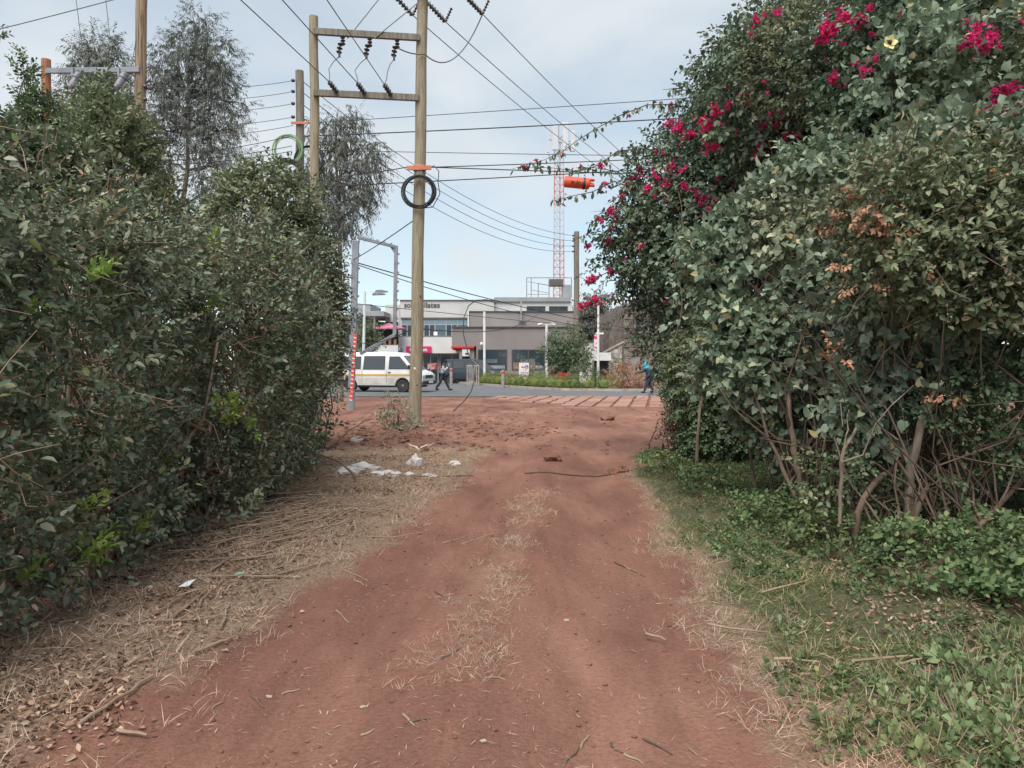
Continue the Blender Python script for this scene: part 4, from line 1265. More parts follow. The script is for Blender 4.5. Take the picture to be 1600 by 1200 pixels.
# ---- verge herbs at the bottom right, single plants
T_WEED = [sprig(leaf_heart(.8, .08, -.15), 8, .9, .42, 1.0, seed=200 + s) for s in range(4)]
wp = [(1400, 1120, .28), (1470, 1100, .34), (1530, 1070, .36), (1585, 1040, .36), (1340, 1150, .22), (1450, 1170, .3), (1540, 1150, .34), (1600, 1120, .36), (1290, 1130, .16), (1380, 1060, .16), (1590, 1190, .34), (1240, 1050, .12)]
for px, py, s in wp:
    p = gnd(px, py, .05)
    p[2] = zat(p[0], p[1])
    w = thing('verge_weed', 'fresh green leafy weed growing on the right verge beside the dry grass', 'weed', p, 'leafy weeds on the right verge')
    k = 16
    P = np.tile(p, (k, 1)) + rng.normal(0, .09, (k, 3)) * np.array([1, 1, 0])
    d = rng.normal(0, .5, (k, 3)); d[:, 2] = 1
    V, F = place(T_WEED, P, basis(d, up=rng.normal(0, 1, (k, 3))), s * .36 * rng.uniform(.5, 1.1, k))
    link_mesh('leaves', np_mesh('leaves', V, F), L_WEED, w)
    twigs('stems', w, [([P[i], P[i] + d[i] / np.linalg.norm(d[i]) * s * .45], [.004, .002]) for i in range(k)], M_TWIGP, 'stuff')
# large leaved herbs near the trunks
for px, py, s, lab in ((1195, 805, .30, 'pale broad leaved herb standing alone at the foot of the trunks'), (1100, 805, .14, 'small pale herb at the edge of the green verge'), (1580, 930, .55, 'large glossy leaved plant in the shade by the thicket'), (1540, 870, .42, 'narrow leaved fresh green herb in front of the thicket'), (1090, 735, .34, 'bright green herb below the dark creeper'), (1120, 745, .3, 'second bright green herb along the foot of the creeper'), (1235, 960, .14, 'yellow green rosette in the verge grass')):
    p = gnd(px, py, .1); p[2] = zat(p[0], p[1])
    w = thing('herb', lab, 'plant', p)
    k = 10
    P = np.tile(p, (k, 1)) + rng.normal(0, .06, (k, 3)) * np.array([1, 1, 0])
    d = rng.normal(0, .55, (k, 3)); d[:, 2] = 1
    V, F = place(T_WEED, P, basis(d, up=rng.normal(0, 1, (k, 3))), s * .55 * rng.uniform(.5, 1.1, k))
    link_mesh('leaves', np_mesh('leaves', V, F), L_WEED if s < .5 else L_GROUND, w)
    twigs('stems', w, [([P[i], P[i] + d[i] / np.linalg.norm(d[i]) * s * .6], [.004, .002]) for i in range(k)], M_TWIGP, 'stuff')
# small leafy bank shrub (the brighter creeping leaves under the trunks)
bk = [(np.array([x, y, zat(x, y) + .05]), (rx, ry, rz)) for x, y, rx, ry, rz in ((2.75, 5.0, .45, .45, .26), (3.1, 4.5, .45, .45, .3), (2.5, 5.8, .4, .45, .2), (3.2, 3.9, .45, .45, .2), (3.3, 5.0, .4, .45, .32), (2.35, 6.9, .35, .6, .15), (2.2, 8.6, .3, .7, .16), (2.0, 10.2, .3, .7, .18))]
bnk = thing('bank_plants', 'mass of bright leafy creeper on the bank below the leaning trunks', 'creeper', (3.0, 5.8, .1))
foliage('foliage', bnk, bk, 1250, T_GC, L_GROUND, size=.11, up=.6, jitter=.5, cull=.4, zmin=.1)
# orange flower
p = at(1428, 962, 4.55)
of = thing('orange_flower', 'single orange flower among the green bank plants', 'flower', (p[0], p[1], zat(p[0], p[1])))
mb = MB()
for k in range(8):
    a = k * math.pi / 4
    V0, F0 = leaf_simple(.7, .05, -.1)
    Bm = basis(np.array([[math.cos(a), -.4, math.sin(a)]]), np.array([[0, -1.0, .3]]))[0]
    mb.add((V0 * .022) @ Bm.T + p, [tuple(f) for f in F0])
mb.build('petals', mat('orange_petal', (0.85, 0.16, 0.02), (0.8, 0.12, 0.02), 9, .6), of)
MB().tube([np.array([p[0], p[1] + .01, zat(p[0], p[1])]), p + np.array([0, .008, 0])], .003, 5).build('stalk', M_TWIGP, of)

# ---- far trees
def tree(name, label, spec, Y, templates, material, n, size, base_px, trunk_r, bark=M_BARKP, droop=0.0, up=0.2, group=None, namp=.35, lo=.45, trunk_top=None, jitter=.6):
    lb = px_lobes(spec, Y)
    bx = at(base_px, 600, Y)[0]
    root = thing(name, label, 'tree', (bx, Y, -0.045), group)
    foliage('crown', root, lb, n, templates, material, size=size, up=up, droop=droop, namp=namp, lo=lo, jitter=jitter, nfreq=1.0, cull=.3, inner=.45)
    topl = max(lb, key=lambda l: l[0][2])
    top = topl[0] if trunk_top is None else at(trunk_top[0], trunk_top[1], Y)
    base = np.array([bx, Y, -.1])
    pts = wander(base, top, 9, .012)
    tr = MB().tube(pts, list(np.linspace(trunk_r, trunk_r * .2, 10)), 10).build('trunk', bark, root, True)
    segs = []
    for c, r in lb:
        k = int(np.clip(np.searchsorted([q[2] for q in pts], c[2] - 1.5 * r[2]), 2, 8))
        a = pts[k]
        segs.append((wander(a, c, 5, .05), list(np.linspace(trunk_r * .35, trunk_r * .08, 6))))
        for j in range(5):
            u = rng.normal(size=3); u /= np.linalg.norm(u)
            segs.append((wander(c - (c - a) * .25, c + u * np.array(r) * .8, 4, .08), list(np.linspace(trunk_r * .12, trunk_r * .03, 5))))
    twigs('limbs', root, segs, bark, None, 5)
    return root
tree('eucalyptus_tree', 'tall eucalyptus with a pointed open crown and bare pale trunk beyond the hedge',
     [(312, 32, 20), (300, 65, 30), (270, 92, 30), (335, 85, 32), (300, 110, 50), (345, 130, 32), (262, 135, 30), (285, 160, 42), (330, 175, 35), (250, 175, 26), (372, 160, 14), (370, 200, 16), (335, 215, 32), (245, 200, 24), (300, 215, 30), (350, 255, 40), (330, 290, 32), (255, 250, 22), (240, 290, 24)], 40, T_EUC, L_EUC, 2900, 0.64, 281, .24, droop=.7, lo=.4, namp=.5, trunk_top=(296, 90))
tree('eucalyptus_tree', 'rounded eucalyptus crown rising behind the grey fuse arm',
     [(155, 75, 26), (135, 95, 28), (175, 100, 28), (155, 125, 40), (110, 150, 24), (195, 165, 26), (140, 175, 40), (185, 215, 34), (215, 190, 22), (225, 250, 26), (120, 215, 40)], 36, T_EUC, L_EUC, 1900, 0.6, 165, .22, droop=.4, lo=.4)
tree('weeping_eucalyptus', 'loose weeping eucalyptus between the two wooden poles',
     [(525, 185, 16), (555, 190, 20), (505, 215, 24), (545, 225, 34), (590, 232, 14), (575, 265, 26), (525, 270, 38), (500, 310, 32), (560, 300, 28), (545, 335, 30), (515, 355, 32), (580, 300, 14), (490, 260, 20)], 30, T_EUC, L_EUC, 1700, 0.48, 532, .13, droop=1.0, up=0.0, lo=.35)
tree('background_tree', 'hazy grey green tree beyond the station wall', [(930, 500, 24), (915, 520, 24), (945, 520, 22), (935, 475, 14), (912, 490, 12), (925, 540, 30)], 88, T_TREE, L_EUC, 1000, 1.3, 926, .3)
tree('background_tree', 'leafy tree behind the street lamp left of the white van', [(575, 515, 12), (560, 520, 14), (585, 530, 10), (570, 540, 12)], 53, T_TREE, L_TREE, 320, .6, 572, .12)
tree('station_tree', 'round dark green tree in front of the grey shop', [(882, 533, 19), (864, 546, 15), (903, 549, 17), (885, 558, 21), (870, 570, 12), (906, 570, 12), (918, 558, 8)], 45, T_TREE, L_TREE, 900, .46, 884, .09, bark=M_BARK)
def far_shrub(name, label, spec, Y, templates, material, n, size, base_px):
    return shrub(name, label, 'shrub', spec, Y, templates, material, n, size, base_px, nst=2, twn=12, srad=.02, zmin=.0)
far_shrub('round_shrub', 'rounded bluish green shrub beside the red gas cages', [(913, 588, 18), (900, 592, 12), (926, 592, 12)], 43.2, T_TREE, L_TREE, 380, .30, 913)
far_shrub('conical_shrub', 'yellow green conical shrub in front of the stone building', [(966, 568, 10), (967, 582, 13), (966, 556, 6), (968, 595, 14)], 43.5, T_TREE, L_LANT, 260, .28, 967)
far_shrub('dry_bush', 'rusty orange dry bush beside the walking person with the backpack', [(968, 594, 15), (985, 590, 18), (1003, 592, 15), (960, 600, 12), (1015, 598, 10)], 42.2, T_EUC, L_RUSTY, 420, .42, 985)
far_shrub('dark_bush', 'low dark bush between the clipped hedge and the dry bush', [(985, 604, 12), (970, 606, 8), (1000, 606, 8)], 41.0, T_TREE, L_DRY, 160, .26, 985)
far_shrub('roadside_bush', 'pale green bush behind the walking person with the backpack', [(1032, 590, 14), (1045, 580, 22), (1030, 602, 10), (1060, 590, 20)], 42.6, T_TREE, L_LANT, 260, .32, 1040)
far_shrub('sign_shrub', 'small green shrub beside the white totem sign', [(838, 588, 8), (846, 590, 7), (832, 592, 6)], 48.0, T_TREE, L_TREE, 140, .28, 840)
far_shrub('spiky_plant', 'grey spiky plant rising behind the white totem sign', [(822, 566, 7), (815, 572, 7), (828, 574, 7), (820, 585, 6)], 49.0, T_EUC, L_EUC, 90, .42, 820)
# clipped hedge along the kerb
hp = [p for p in kerb_pts[2:8]]
ch = thing('clipped_hedge', 'low clipped yellow green hedge along the forecourt kerb', 'hedge', (1.0, 44.5, 0))
cl2 = []
for a, b in zip(hp[:-1], hp[1:]):
    d = (b - a) / np.linalg.norm(b - a); n_ = np.array([-d[1], d[0]])
    m = int(np.linalg.norm(b - a) / .4)
    for k in range(m):
        q = a + (b - a) * (k / m) + n_ * .75
        cl2.append((np.array([q[0], q[1], .32]), (.44, .44, .38 + .03 * math.sin(k * 1.7))))
foliage('foliage', ch, cl2, 3400, T_TREE, L_CLIP, size=.17, up=.5, jitter=.5, lo=.85, hi=1.0, namp=.10, zmin=-.02, cull=.4)
core = MB()
for c, r in cl2[::2]:
    core.lump(c, (r[0] * .8, r[1] * .8, r[2] * .8), 1, .1)
core.build('core', L_CLIP, ch)
# weed at the foot of the pole
shrub('grey_weed', 'pale grey green weed growing at the foot of the tall pole', 'weed', [(618, 642, 14), (622, 658, 16), (608, 660, 12), (630, 672, 14), (612, 627, 7), (664, 674, 8)], 16.6, T_TREE, L_GREYW, 85, .24, 622, nst=4, twn=30, srad=.010, up=.7)

# ================================================================== POLES AND WIRES
def wood_pole(parent, base, top, r0, r1, m, name='pole', n=12):
    base, top = np.array(base, float), np.array(top, float)
    pts, rad = [], []
    for i in range(n + 1):
        t = i / n
        w = np.array([.012 * math.sin(i * 1.3 + base[0]), .012 * math.cos(i * 1.9), 0])
        pts.append(base + (top - base) * t + w * (0 < i < n))
        rad.append((r0 + (r1 - r0) * t) * (1 + .02 * math.sin(i * 2.3)))
    o = MB().tube(pts, rad, 14).build(name, m, parent, True)
    for k in range(4):   # knots
        t = random.uniform(.1, .85)
        c = base + (top - base) * t + np.array([random.uniform(-.6, .6) * r0, -r0 * .92 * (1 - .3 * t), 0])
        MB().lump(c, (.022, .022, .035), k, .2).build('knot', M_BARK, o)
    return o
def ring(c, r, tr, normal=(0, -1, 0), turns=1, sides=6, jit=0.0, squash=1.0):
    mb = MB()
    for t in range(turns):
        rr = r * (1 + random.uniform(-jit, jit))
        cc = np.array(c) + rng.normal(0, jit * r * .5, 3) * np.array([1, .2, 1]) - np.array([0, tr * 1.4 * t * .3, 0])
        pts = [cc + np.array([math.cos(a) * rr, 0, math.sin(a) * rr * squash]) for a in np.linspace(0, 2 * math.pi, 29)]
        mb.tube(pts, tr, sides, cap=False)
    return mb
def cat(p, q, sag, n=24):
    p, q = np.array(p, float), np.array(q, float)
    return [p + (q - p) * t - np.array([0, 0, 4 * sag * t * (1 - t)]) for t in np.linspace(0, 1, n + 1)]
def wire(p, q, sag, r, label, group, m=M_WIRE, n=24, name='overhead_wire', catg='wire'):
    o = MB().tube(cat(p, q, sag, n), r, 6).build(name, m, None, True)
    return tag(o, label, catg, group)
def strain(mb, p, q, r=.05, n=5):
    """string of insulator sheds between p and q"""
    p, q = np.array(p, float), np.array(q, float)
    L = np.linalg.norm(q - p)
    prof = [(.012, 0)]
    for k in range(n):
        h = L * (k + .2) / n
        prof += [(.018, h), (r, h + L / n * .25), (r * .8, h + L / n * .5), (.018, h + L / n * .6)]
    prof.append((.012, L))
    mb.lathe(prof, p, 10, q - p)

# H frame with the tall pole
YA, YB = 17.34, 17.0
A0 = gnd(648, 670); A0[2] = zat(A0[0], A0[1]) - .3
A1 = at(661, -22, YA)
Bt = at(490, 26, YB); Bb = np.array([at(494, 600, YB)[0], YB, -.3])
hf = thing('power_line_frame', 'pair of tall wooden poles joined by two crossbars carrying black insulators', 'power pole', (A0[0], A0[1], 0))
wood_pole(hf, A0, A1, .145, .118, M_WOOD)
wood_pole(hf, Bb, Bt, .112, .098, M_WOOD)
def ppt(px, py, a, b):
    """point on pole a-b at image row py"""
    for t in np.linspace(0, 1, 400):
        p = a + (b - a) * t
        z = at(px, py, p[1])[2]
        if p[2] >= z: return p
    return b
u0, u1 = at(490, 49, YB - .12), at(656, 59, YA - .14)
l0, l1 = at(490, 145, YB - .12), at(654, 153, YA - .14)
for a, b in ((u0, u1), (l0, l1)):
    MB().bar(a, b, .09, .14).build('crossarm', M_WOODG, hf, bevel=.008)
tpa = A1 - np.array([0, 0, .22])
MB().bar(tpa + np.array([-.55, -.14, .02]), tpa + np.array([1.35, -.14, .02]), .1, .12).build('crossarm', M_STEEL, hf, bevel=.006)
low_ins, up_ins = [], []
for px in (535, 577, 620):
    t = (px - 490) / (656 - 490)
    c = u0 + (u1 - u0) * t + np.array([0, -.02, -.07])
    mb = MB()
    strain(mb, c, c + np.array([.015, -.03, -.22]), .055, 3)
    strain(mb, c + np.array([-.03, -.05, -.16]), c + np.array([-.07, -.08, -.42]), .065, 3)
    o = mb.build('insulator', M_INSUL, hf, True)
    MB().box(c[0] - .07, c[0] - .03, c[1] - .12, c[1] - .08, c[2] - .50, c[2] - .40).build('clamp', M_DARKMETAL, o)
    up_ins.append(c + np.array([-.06, -.09, -.48]))
for px in (527, 570, 611):
    t = (px - 490) / (654 - 490)
    c = l0 + (l1 - l0) * t + np.array([0, -.05, .02])
    e = c + np.array([-.09, -.36, .10])
    mb = MB(); strain(mb, c, e, .06, 4)
    mb.build('insulator', M_INSUL, hf, True)
    low_ins.append(e)
for a, b in zip(up_ins, low_ins):
    m_ = (a + b) / 2 + np.array([random.uniform(-.16, -.02), 0, 0])
    MB().tube([a, a * .6 + m_ * .4 + np.array([-.03, 0, 0]), m_, m_ * .4 + b * .6 + np.array([.02, 0, 0]), b], .011, 6).build('jumper_wire', M_WIRE, hf, True)
top_ins = []
for px0, py0, px1, py1 in ((615, -8, 645, 24), (668, 4, 696, 34), (727, -6, 754, 22)):
    a, b = at(px0, py0, YA - .2), at(px1, py1, YA + .35)
    mb = MB(); strain(mb, a, b, .06, 7)
    mb.build('insulator', M_INSUL, hf, True)
    top_ins.append(b)
    c = at(px1 + 10, py1 - 22, YA + .3)
    mb = MB(); strain(mb, b, c, .04, 5)
    mb.build('arrester', M_INSUL, hf, True)
for a, b, s in ((top_ins[2], u1 + np.array([.1, 0, -.35]), .55), (u1 + np.array([.1, 0, -.35]), up_ins[2] + np.array([.1, 0, .25]), .05)):
    MB().tube(cat(a, b, s, 14), .014, 6).build('jumper_wire', M_WIRE, hf, True)
for k, px in enumerate((535, 577)):
    MB().tube(cat(at(px + 8, 60, YB), at(615 + 80 * k, -30, YA - .1), .0, 4), .012, 6).build('jumper_wire', M_WIRE, hf, True)
# orange clamp band with two hooks
bc = ppt(655, 264, A0, A1)
ob = MB().lathe([(.142, -.06), (.148, -.03), (.148, .04), (.142, .06)], bc, 14).bar(bc + np.array([-.27, -.12, -.02]), bc + np.array([.27, -.12, -.01]), .05, .09).build('clamp_band', M_ORANGEB, hf)
MB().lathe([(.028, 0), (.028, .006)], ppt(650, 577, A0, A1) + np.array([-.01, -.142, 0]), 10, (0, -1, 0)).build('number_tag', M_WHITE, hf)
# coil of black cable on the pole
cc = ppt(650, 303, A0, A1) + np.array([0.02, -.20, 0])
coil = ring(cc, .335, .014, turns=11, jit=.08).build('cable_coil', M_CABLE, None, True)
tag(coil, 'coil of black cable hung on the tall wooden pole below the orange band', 'cable coil')
coil2 = MB().tube([bc + np.array([.27, -.12, 0]), bc + np.array([.33, -.14, .03]), cc + np.array([.44, 0, .45]), cc + np.array([.42, 0, .2]), cc + np.array([.46, .0, -.05]), cc + np.array([.30, 0, -.34]), cc + np.array([.1, 0, -.36])], .010, 6).build('cable_tail', M_CABLE, coil, True)

# transformer frame on the left
YD = 19.0
Dt, Db = at(223, -45, YD), np.array([at(205, 600, YD)[0], YD, -.3])
Et, Eb = at(72, 93, YD), np.array([at(72, 600, YD)[0], YD, -.3])
tf = thing('fuse_pole_frame', 'two wooden poles joined by a grey steel arm carrying three grey fuses', 'power pole', (Db[0], YD, 0))
wood_pole(tf, Db, Dt, .16, .125, mat('pole_wood_split', (0.33, 0.25, 0.17), (0.15, 0.11, 0.08), 4, .9, stretch=(9, 9, .35), bump=.5, detail=6, spec=.15, lo=.44, hi=.6))
wood_pole(tf, Eb, Et, .115, .105, M_WOODB)
a, b = at(72, 111, YD - .14), at(218, 109, YD - .14)
MB().bar(a, b, .08, .12).build('crossarm', M_STEEL, tf, bevel=.006)
for px in (120, 156, 192):
    c = at(px + 5, 112, YD - .2)
    MB().bar(c + np.array([-.18, 0, .1]), c + np.array([-.18, 0, -.1]), .05, .05).build('bracket', M_STEEL, tf)
    q = c + np.array([-.18, -.12, -.42])
    mb = MB(); mb.lathe([(.03, 0), (.095, .04), (.10, .16), (.075, .18), (.085, .22), (.09, .40), (.06, .43), (.03, .47)], c + np.array([0, 0, -.03]), 12, q - c)
    o = mb.build('fuse', M_INSULG, tf, True)
    MB().lathe([(.066, 0), (.066, .03)], c + (q - c) * .90, 12, q - c).build('cap', M_WHITE, o)
    MB().tube([q + np.array([.17, .05, .1]), q + np.array([.06, 0, -.12])], .014, 6).build('link', M_STEEL, o)
MB().tube(cat(at(188, 152, YD - .3), at(177, 165, YD - .2), .02, 6), .012, 6).build('jumper_wire', M_CABLE, tf, True)
for ax, ay, bx_, by_ in ((118, -6, 133, 110), (165, -2, 172, 62), (213, 60, 205, 108)):
    MB().tube(cat(at(ax, ay, YD - .1), at(bx_, by_, YD - .14), -.02, 8), .009, 6).build('drop_wire', M_WIRE, tf, True)
MB().bar(at(176, 217, YD - .1), at(212, 217, YD - .1), .1, .08).build('bracket', M_STEEL, tf)
for k in range(4):
    c = at(222 + k * .2, 136 + k * 20, YD - .05)
    MB().lathe([(.02, 0), (.045, .02), (.045, .07), (.02, .09)], c + np.array([.05, -.04, 0]), 8, (1, 0, 0)).build('insulator', M_INSUL, tf, True)
ring(at(234, 133, YD), .10, .012, turns=2, jit=.1).build('wire_loop', M_CABLE, tf, True)

# plain wooden line poles
def line_pole(px, ytop, Y, r, label, m=M_WOODG):
    t = at(px, ytop, Y)
    root = thing('utility_pole', label, 'utility pole', (t[0], Y, 0))
    wood_pole(root, (t[0], Y, -.3), t, r * 1.15, r, m)
    return root, t
YC = 24.0
pc, Ct = line_pole(468, 111, YC, .125, 'weathered wooden pole carrying a green cable coil behind the hedge')
for k, py in enumerate((126, 143, 162, 183)):
    c = at(461, py, YC - .1)
    MB().lathe([(.025, 0), (.055, .03), (.055, .09), (.025, .12)], c, 8, (-1, -.3, 0)).build('insulator', M_INSUL, pc, True)
MB().bar(at(455, 192, YC - .15), at(482, 192, YC - .15), .05, .07).build('clamp_band', M_ORANGEB, pc)
M_GREENC = mat('cable_green', (0.17, 0.30, 0.14), (0.24, 0.36, 0.2), 6, .55)
tag(ring(at(449, 234, YC - .3), .42, .012, turns=7, jit=.12).build('cable_coil', M_GREENC, None, True), 'coil of green cable hung on the weathered pole', 'cable coil')
tag(ring(at(446, 268, YC - .35), .42, .022, turns=8, jit=.08, squash=.85).build('cable_coil', M_CABLE, None, True), 'coil of black cable hung below the green coil', 'cable coil')
tag(ring(at(482, 250, YC - .25), .42, .018, turns=6, jit=.05).build('cable_coil', M_CABLE, None, True), 'coil of black cable between the weathered pole and its taller neighbour', 'cable coil')
pf, Ft = line_pole(901, 362, 47.0, .16, 'wooden pole standing beside the round green tree at the station')
for k in range(4):
    MB().lathe([(.03, 0), (.06, .03), (.06, .09), (.03, .12)], Ft + np.array([-.16, -.1, -.25 - .32 * k]), 8, (-1, 0, 0)).build('insulator', M_INSUL, pf, True)
pg, Gt = line_pole(1292, 126, 22.0, .14, 'wooden pole hidden behind the bougainvillea')
ph, Ht = line_pole(1018, 296, 42.0, .15, 'wooden pole across the road behind the bougainvillea sprays')
MB().bar(Ht + np.array([-1.0, 0, -.15]), Ht + np.array([1.0, 0, -.15]), .1, .12).build('crossarm', M_WOODG, ph)

LW = 'thin power wire from the crossbar insulators back over the lane'
for (e, px) in zip(low_ins, (375, 440, 510)):
    far = at(px, 0, 12.95)
    d = far - e
    q = e + d / abs(d[1]) * 38
    q[2] = 8.0
    wire(e, q, -.02, .010, LW, 'power wires over the lane')
LB = 'thin power wire running from the tall pole top to the pole across the road'
for e, dx in zip(top_ins, (-.9, .0, .9)):
    wire(e, Ht + np.array([dx, 0, -.08]), .25, .011, LB, 'power wires to the pole across the road')
LC = 'thin wire between the weathered pole and the fuse pole frame'
for k, (pyc, pyd) in enumerate(((126, 136), (143, 156), (162, 174), (183, 195), (196, 214))):
    wire(at(458, pyc, YC - .12), at(226, pyd, YD), .12, .009, LC, 'wires between weathered pole and fuse frame')
for k, (y0, y1) in enumerate(((212, 246), (228, 252), (236, 258))):
    wire(at(456, y0, YC - .1), at(222, y1, YD), .10, .010, 'dark service cable between the weathered pole and the fuse pole frame', 'service cables left', M_CABLE)
LF = 'drooping wire from the weathered pole to the station pole'
for k, (pyc) in enumerate((128, 145, 164, 185)):
    wire(at(474, pyc, YC), Ft + np.array([-.2, -.1, -.25 - .32 * k]), 1.0 + .05 * k, .012, LF, 'wires to the station pole')
ELAB = ['topmost thin cable from the weathered pole across to the bougainvillea', 'thickest black cable crossing the lane mouth above the orange clamp band', 'thin level cable passing just above the orange splice case', 'upper of two cables leaving the orange clamp band towards the bougainvillea', 'lower cable leaving the orange clamp band and carrying the orange splice case', 'black cable from the slimmer pole passing behind the black coil', 'short black cable from the weathered pole to the orange clamp band']
for le, (p, q, s, r) in zip(ELAB, ((at(470, 193, YC), at(1290, 138, 22), .02, .010), (at(470, 213, YC), at(1290, 171, 22), .05, .017), (at(470, 234, YC), at(1290, 246, 22), .03, .010),
                   (bc + np.array([.27, -.12, 0]), at(1290, 232, 22), .05, .011), (bc + np.array([.27, -.12, 0]), at(1290, 279, 22), .02, .012), (at(494, 292, YB - .12), at(1290, 246, 22), .04, .012),
                   (at(470, 280, YC), bc + np.array([-.27, -.12, 0]), .05, .011))):
    wire(p, q, s, r, le, 'communication cables', M_CABLE, name='overhead_cable', catg='cable')
d1a, d1b = at(549, 408, 24.3), at(1010, 517, 49.0)
wire(d1a, d1b, .25, .018, 'thick black cable sloping from the steel portal to the stone building', 'drop cables', M_CABLE, name='overhead_cable', catg='cable')
wire(d1a + np.array([0, 0, -.05]), d1b + np.array([.4, 0, -.1]), .55, .014, 'slack black cable just under the sloping cable to the stone building', 'drop cables', M_CABLE, name='overhead_cable', catg='cable')
wire(ppt(640, 345, A0, A1) + np.array([-.1, 0, 0]), d1a, .03, .012, 'short cable from the tall pole down to the steel portal', None, M_CABLE, name='overhead_cable', catg='cable')
wire(at(551, 474, 24.3), at(1000, 517, 49), .05, .012, 'level thin black cable from the portal past the pale office sign', None, M_CABLE, name='overhead_cable', catg='cable')
wire(ppt(648, 514, A0, A1) + np.array([.1, -.05, 0]), at(852, 479, 60), .7, .014, 'black cable rising from the tall pole to the shop roof', None, M_CABLE, name='overhead_cable', catg='cable')
wire(ppt(648, 514, A0, A1) + np.array([-.1, -.05, 0]), at(562, 536, 24.3), .12, .012, 'black cable from the tall pole to the portal brace', None, M_CABLE, name='overhead_cable', catg='cable')
wire(at(223, -13, YD), at(-420, 138, YD), .1, .011, 'thin wire leaving the fuse pole top over the left shrubs', None, M_WIRE)
# loose cable hanging down to the soil
lp = [at(775, 474, 32.6), at(760, 468, 32), at(744, 469, 30), at(732, 478, 28), at(724, 498, 27), at(724, 522, 26), at(731, 550, 25.5), at(740, 573, 25), at(742, 592, 24.8), at(736, 612, 24.6), at(724, 628, 24.5)]
e = gnd(708, 643); e[2] = zat(e[0], e[1]) + .01
lp.append(e)
tag(MB().tube(lp, .018, 6).build('loose_cable', M_CABLE, None, True), 'loose black cable hanging in a loop down to the red soil', 'cable')
# orange splice case on the cables
zc = at(904, 286, 17.5)
zk = thing('splice_case', 'orange cylinder with black lettering hanging on the cables beside the bougainvillea', 'splice case', zc)
ax = np.array([1.0, 0, -.10])
MB().lathe([(.02, -.33), (.11, -.325), (.125, -.30), (.125, .10), (.11, .11), (.11, .14), (.125, .15), (.13, .19), (.115, .24), (.05, .27), (.02, .30)], zc, 20, ax).build('case', M_ORANGE, zk, True)
MB().lathe([(.132, .10), (.135, .12), (.132, .145)], zc, 20, ax).build('clamp_ring', M_DARKMETAL, zk, True)
for k in range(3):
    q = zc + np.array([.25, .09 * math.cos(k * 2.1), .07 * math.sin(k * 2.1) + .0])
    MB().lathe([(.035, 0), (.035, .09), (.02, .11)], q, 8, ax).build('port', M_ORANGE, zk, True)
text_mesh('lettering', 'zuku', .15, zc + np.array([-.19, -.132, -.045]), mat('black_print', (0.02, 0.02, 0.02), (0.03, 0.03, 0.03)), zk, .006, (math.pi / 2, R(5.5), 0))
MB().tube([zc + np.array([0, 0, .12]), zc + np.array([0, .01, .19])], .008, 5).build('hanger', M_CABLE, zk)

# steel portal with bolts
pb = gnd(548, 641); pb[2] = -.1
PY_ = pb[1]
sp_ = thing('steel_portal', 'grey steel post with a bolted overhead arm wrapped in red and white tape', 'steel post', (pb[0], PY_, 0))
pt_ = at(556, 376, PY_)
MB().bar(pb, pt_, .20, .12).build('post', M_STEEL, sp_, bevel=.01)
a0, a1 = at(559, 371, PY_ - .02), at(619, 386, PY_ + .3)
a2 = at(616.5, 523, PY_ + .3); a3 = at(563, 553, PY_ - .02)
MB().bar(a0, a1, .09, .09).build('arm', M_STEEL, sp_, bevel=.006)
MB().bar(a1 + np.array([0, 0, .04]), a2, .11, .09).build('drop_leg', M_STEEL, sp_, bevel=.006)
MB().bar(a2, a3, .09, .10).build('brace', M_STEEL, sp_, bevel=.006)
MB().prism([(a1[0] - .03, a1[2]), (a1[0] - .22, a1[2] + .06), (a1[0] - .03, a1[2] - .26)], 'y', a1[1] - .02, a1[1] + .02).build('gusset', M_STEEL, sp_)
for k in range(9):
    c = a1 + (a2 - a1) * (.08 + .105 * k) + np.array([.055, 0, 0])
    MB().box(c[0], c[0] + .05, c[1] - .03, c[1] + .03, c[2] - .03, c[2] + .03).build('bolt', M_STEEL, sp_)
for k in range(5):
    c = a0 + (a1 - a0) * (.15 + .18 * k) + np.array([0, 0, .045])
    MB().box(c[0] - .03, c[0] + .03, c[1] - .03, c[1] + .03, c[2], c[2] + .04).build('bolt', M_STEEL, sp_)
for k in range(5):
    c = pb + (pt_ - pb) * (.6 + .08 * k) + np.array([.10, 0, 0])
    MB().box(c[0], c[0] + .05, c[1] - .03, c[1] + .03, c[2] - .03, c[2] + .03).build('bolt', M_STEEL, sp_)
M_TAPE_R = mat('tape_red', (0.75, 0.06, 0.05), (0.7, 0.1, 0.08), 5, .5)
tp = MB(); tw = MB()
n_t = 16
for k in range(n_t):
    c0 = at(555.5 - .45 * k, 522 + k * 6.5, PY_ - .075)
    c1 = at(555.0 - .45 * k, 522 + (k + .72) * 6.5, PY_ - .075)
    (tp).bar(c0, c1, .085 + .02 * math.sin(k), .012)
    c2 = at(555.0 - .45 * (k + 1), 522 + (k + 1) * 6.5, PY_ - .075)
    tw.bar(c1 + np.array([0, 0, -.002]), c2, .085, .012)
tpo = tp.build('warning_tape', M_TAPE_R, sp_)
tw.build('white_bands', M_WHITE, tpo)

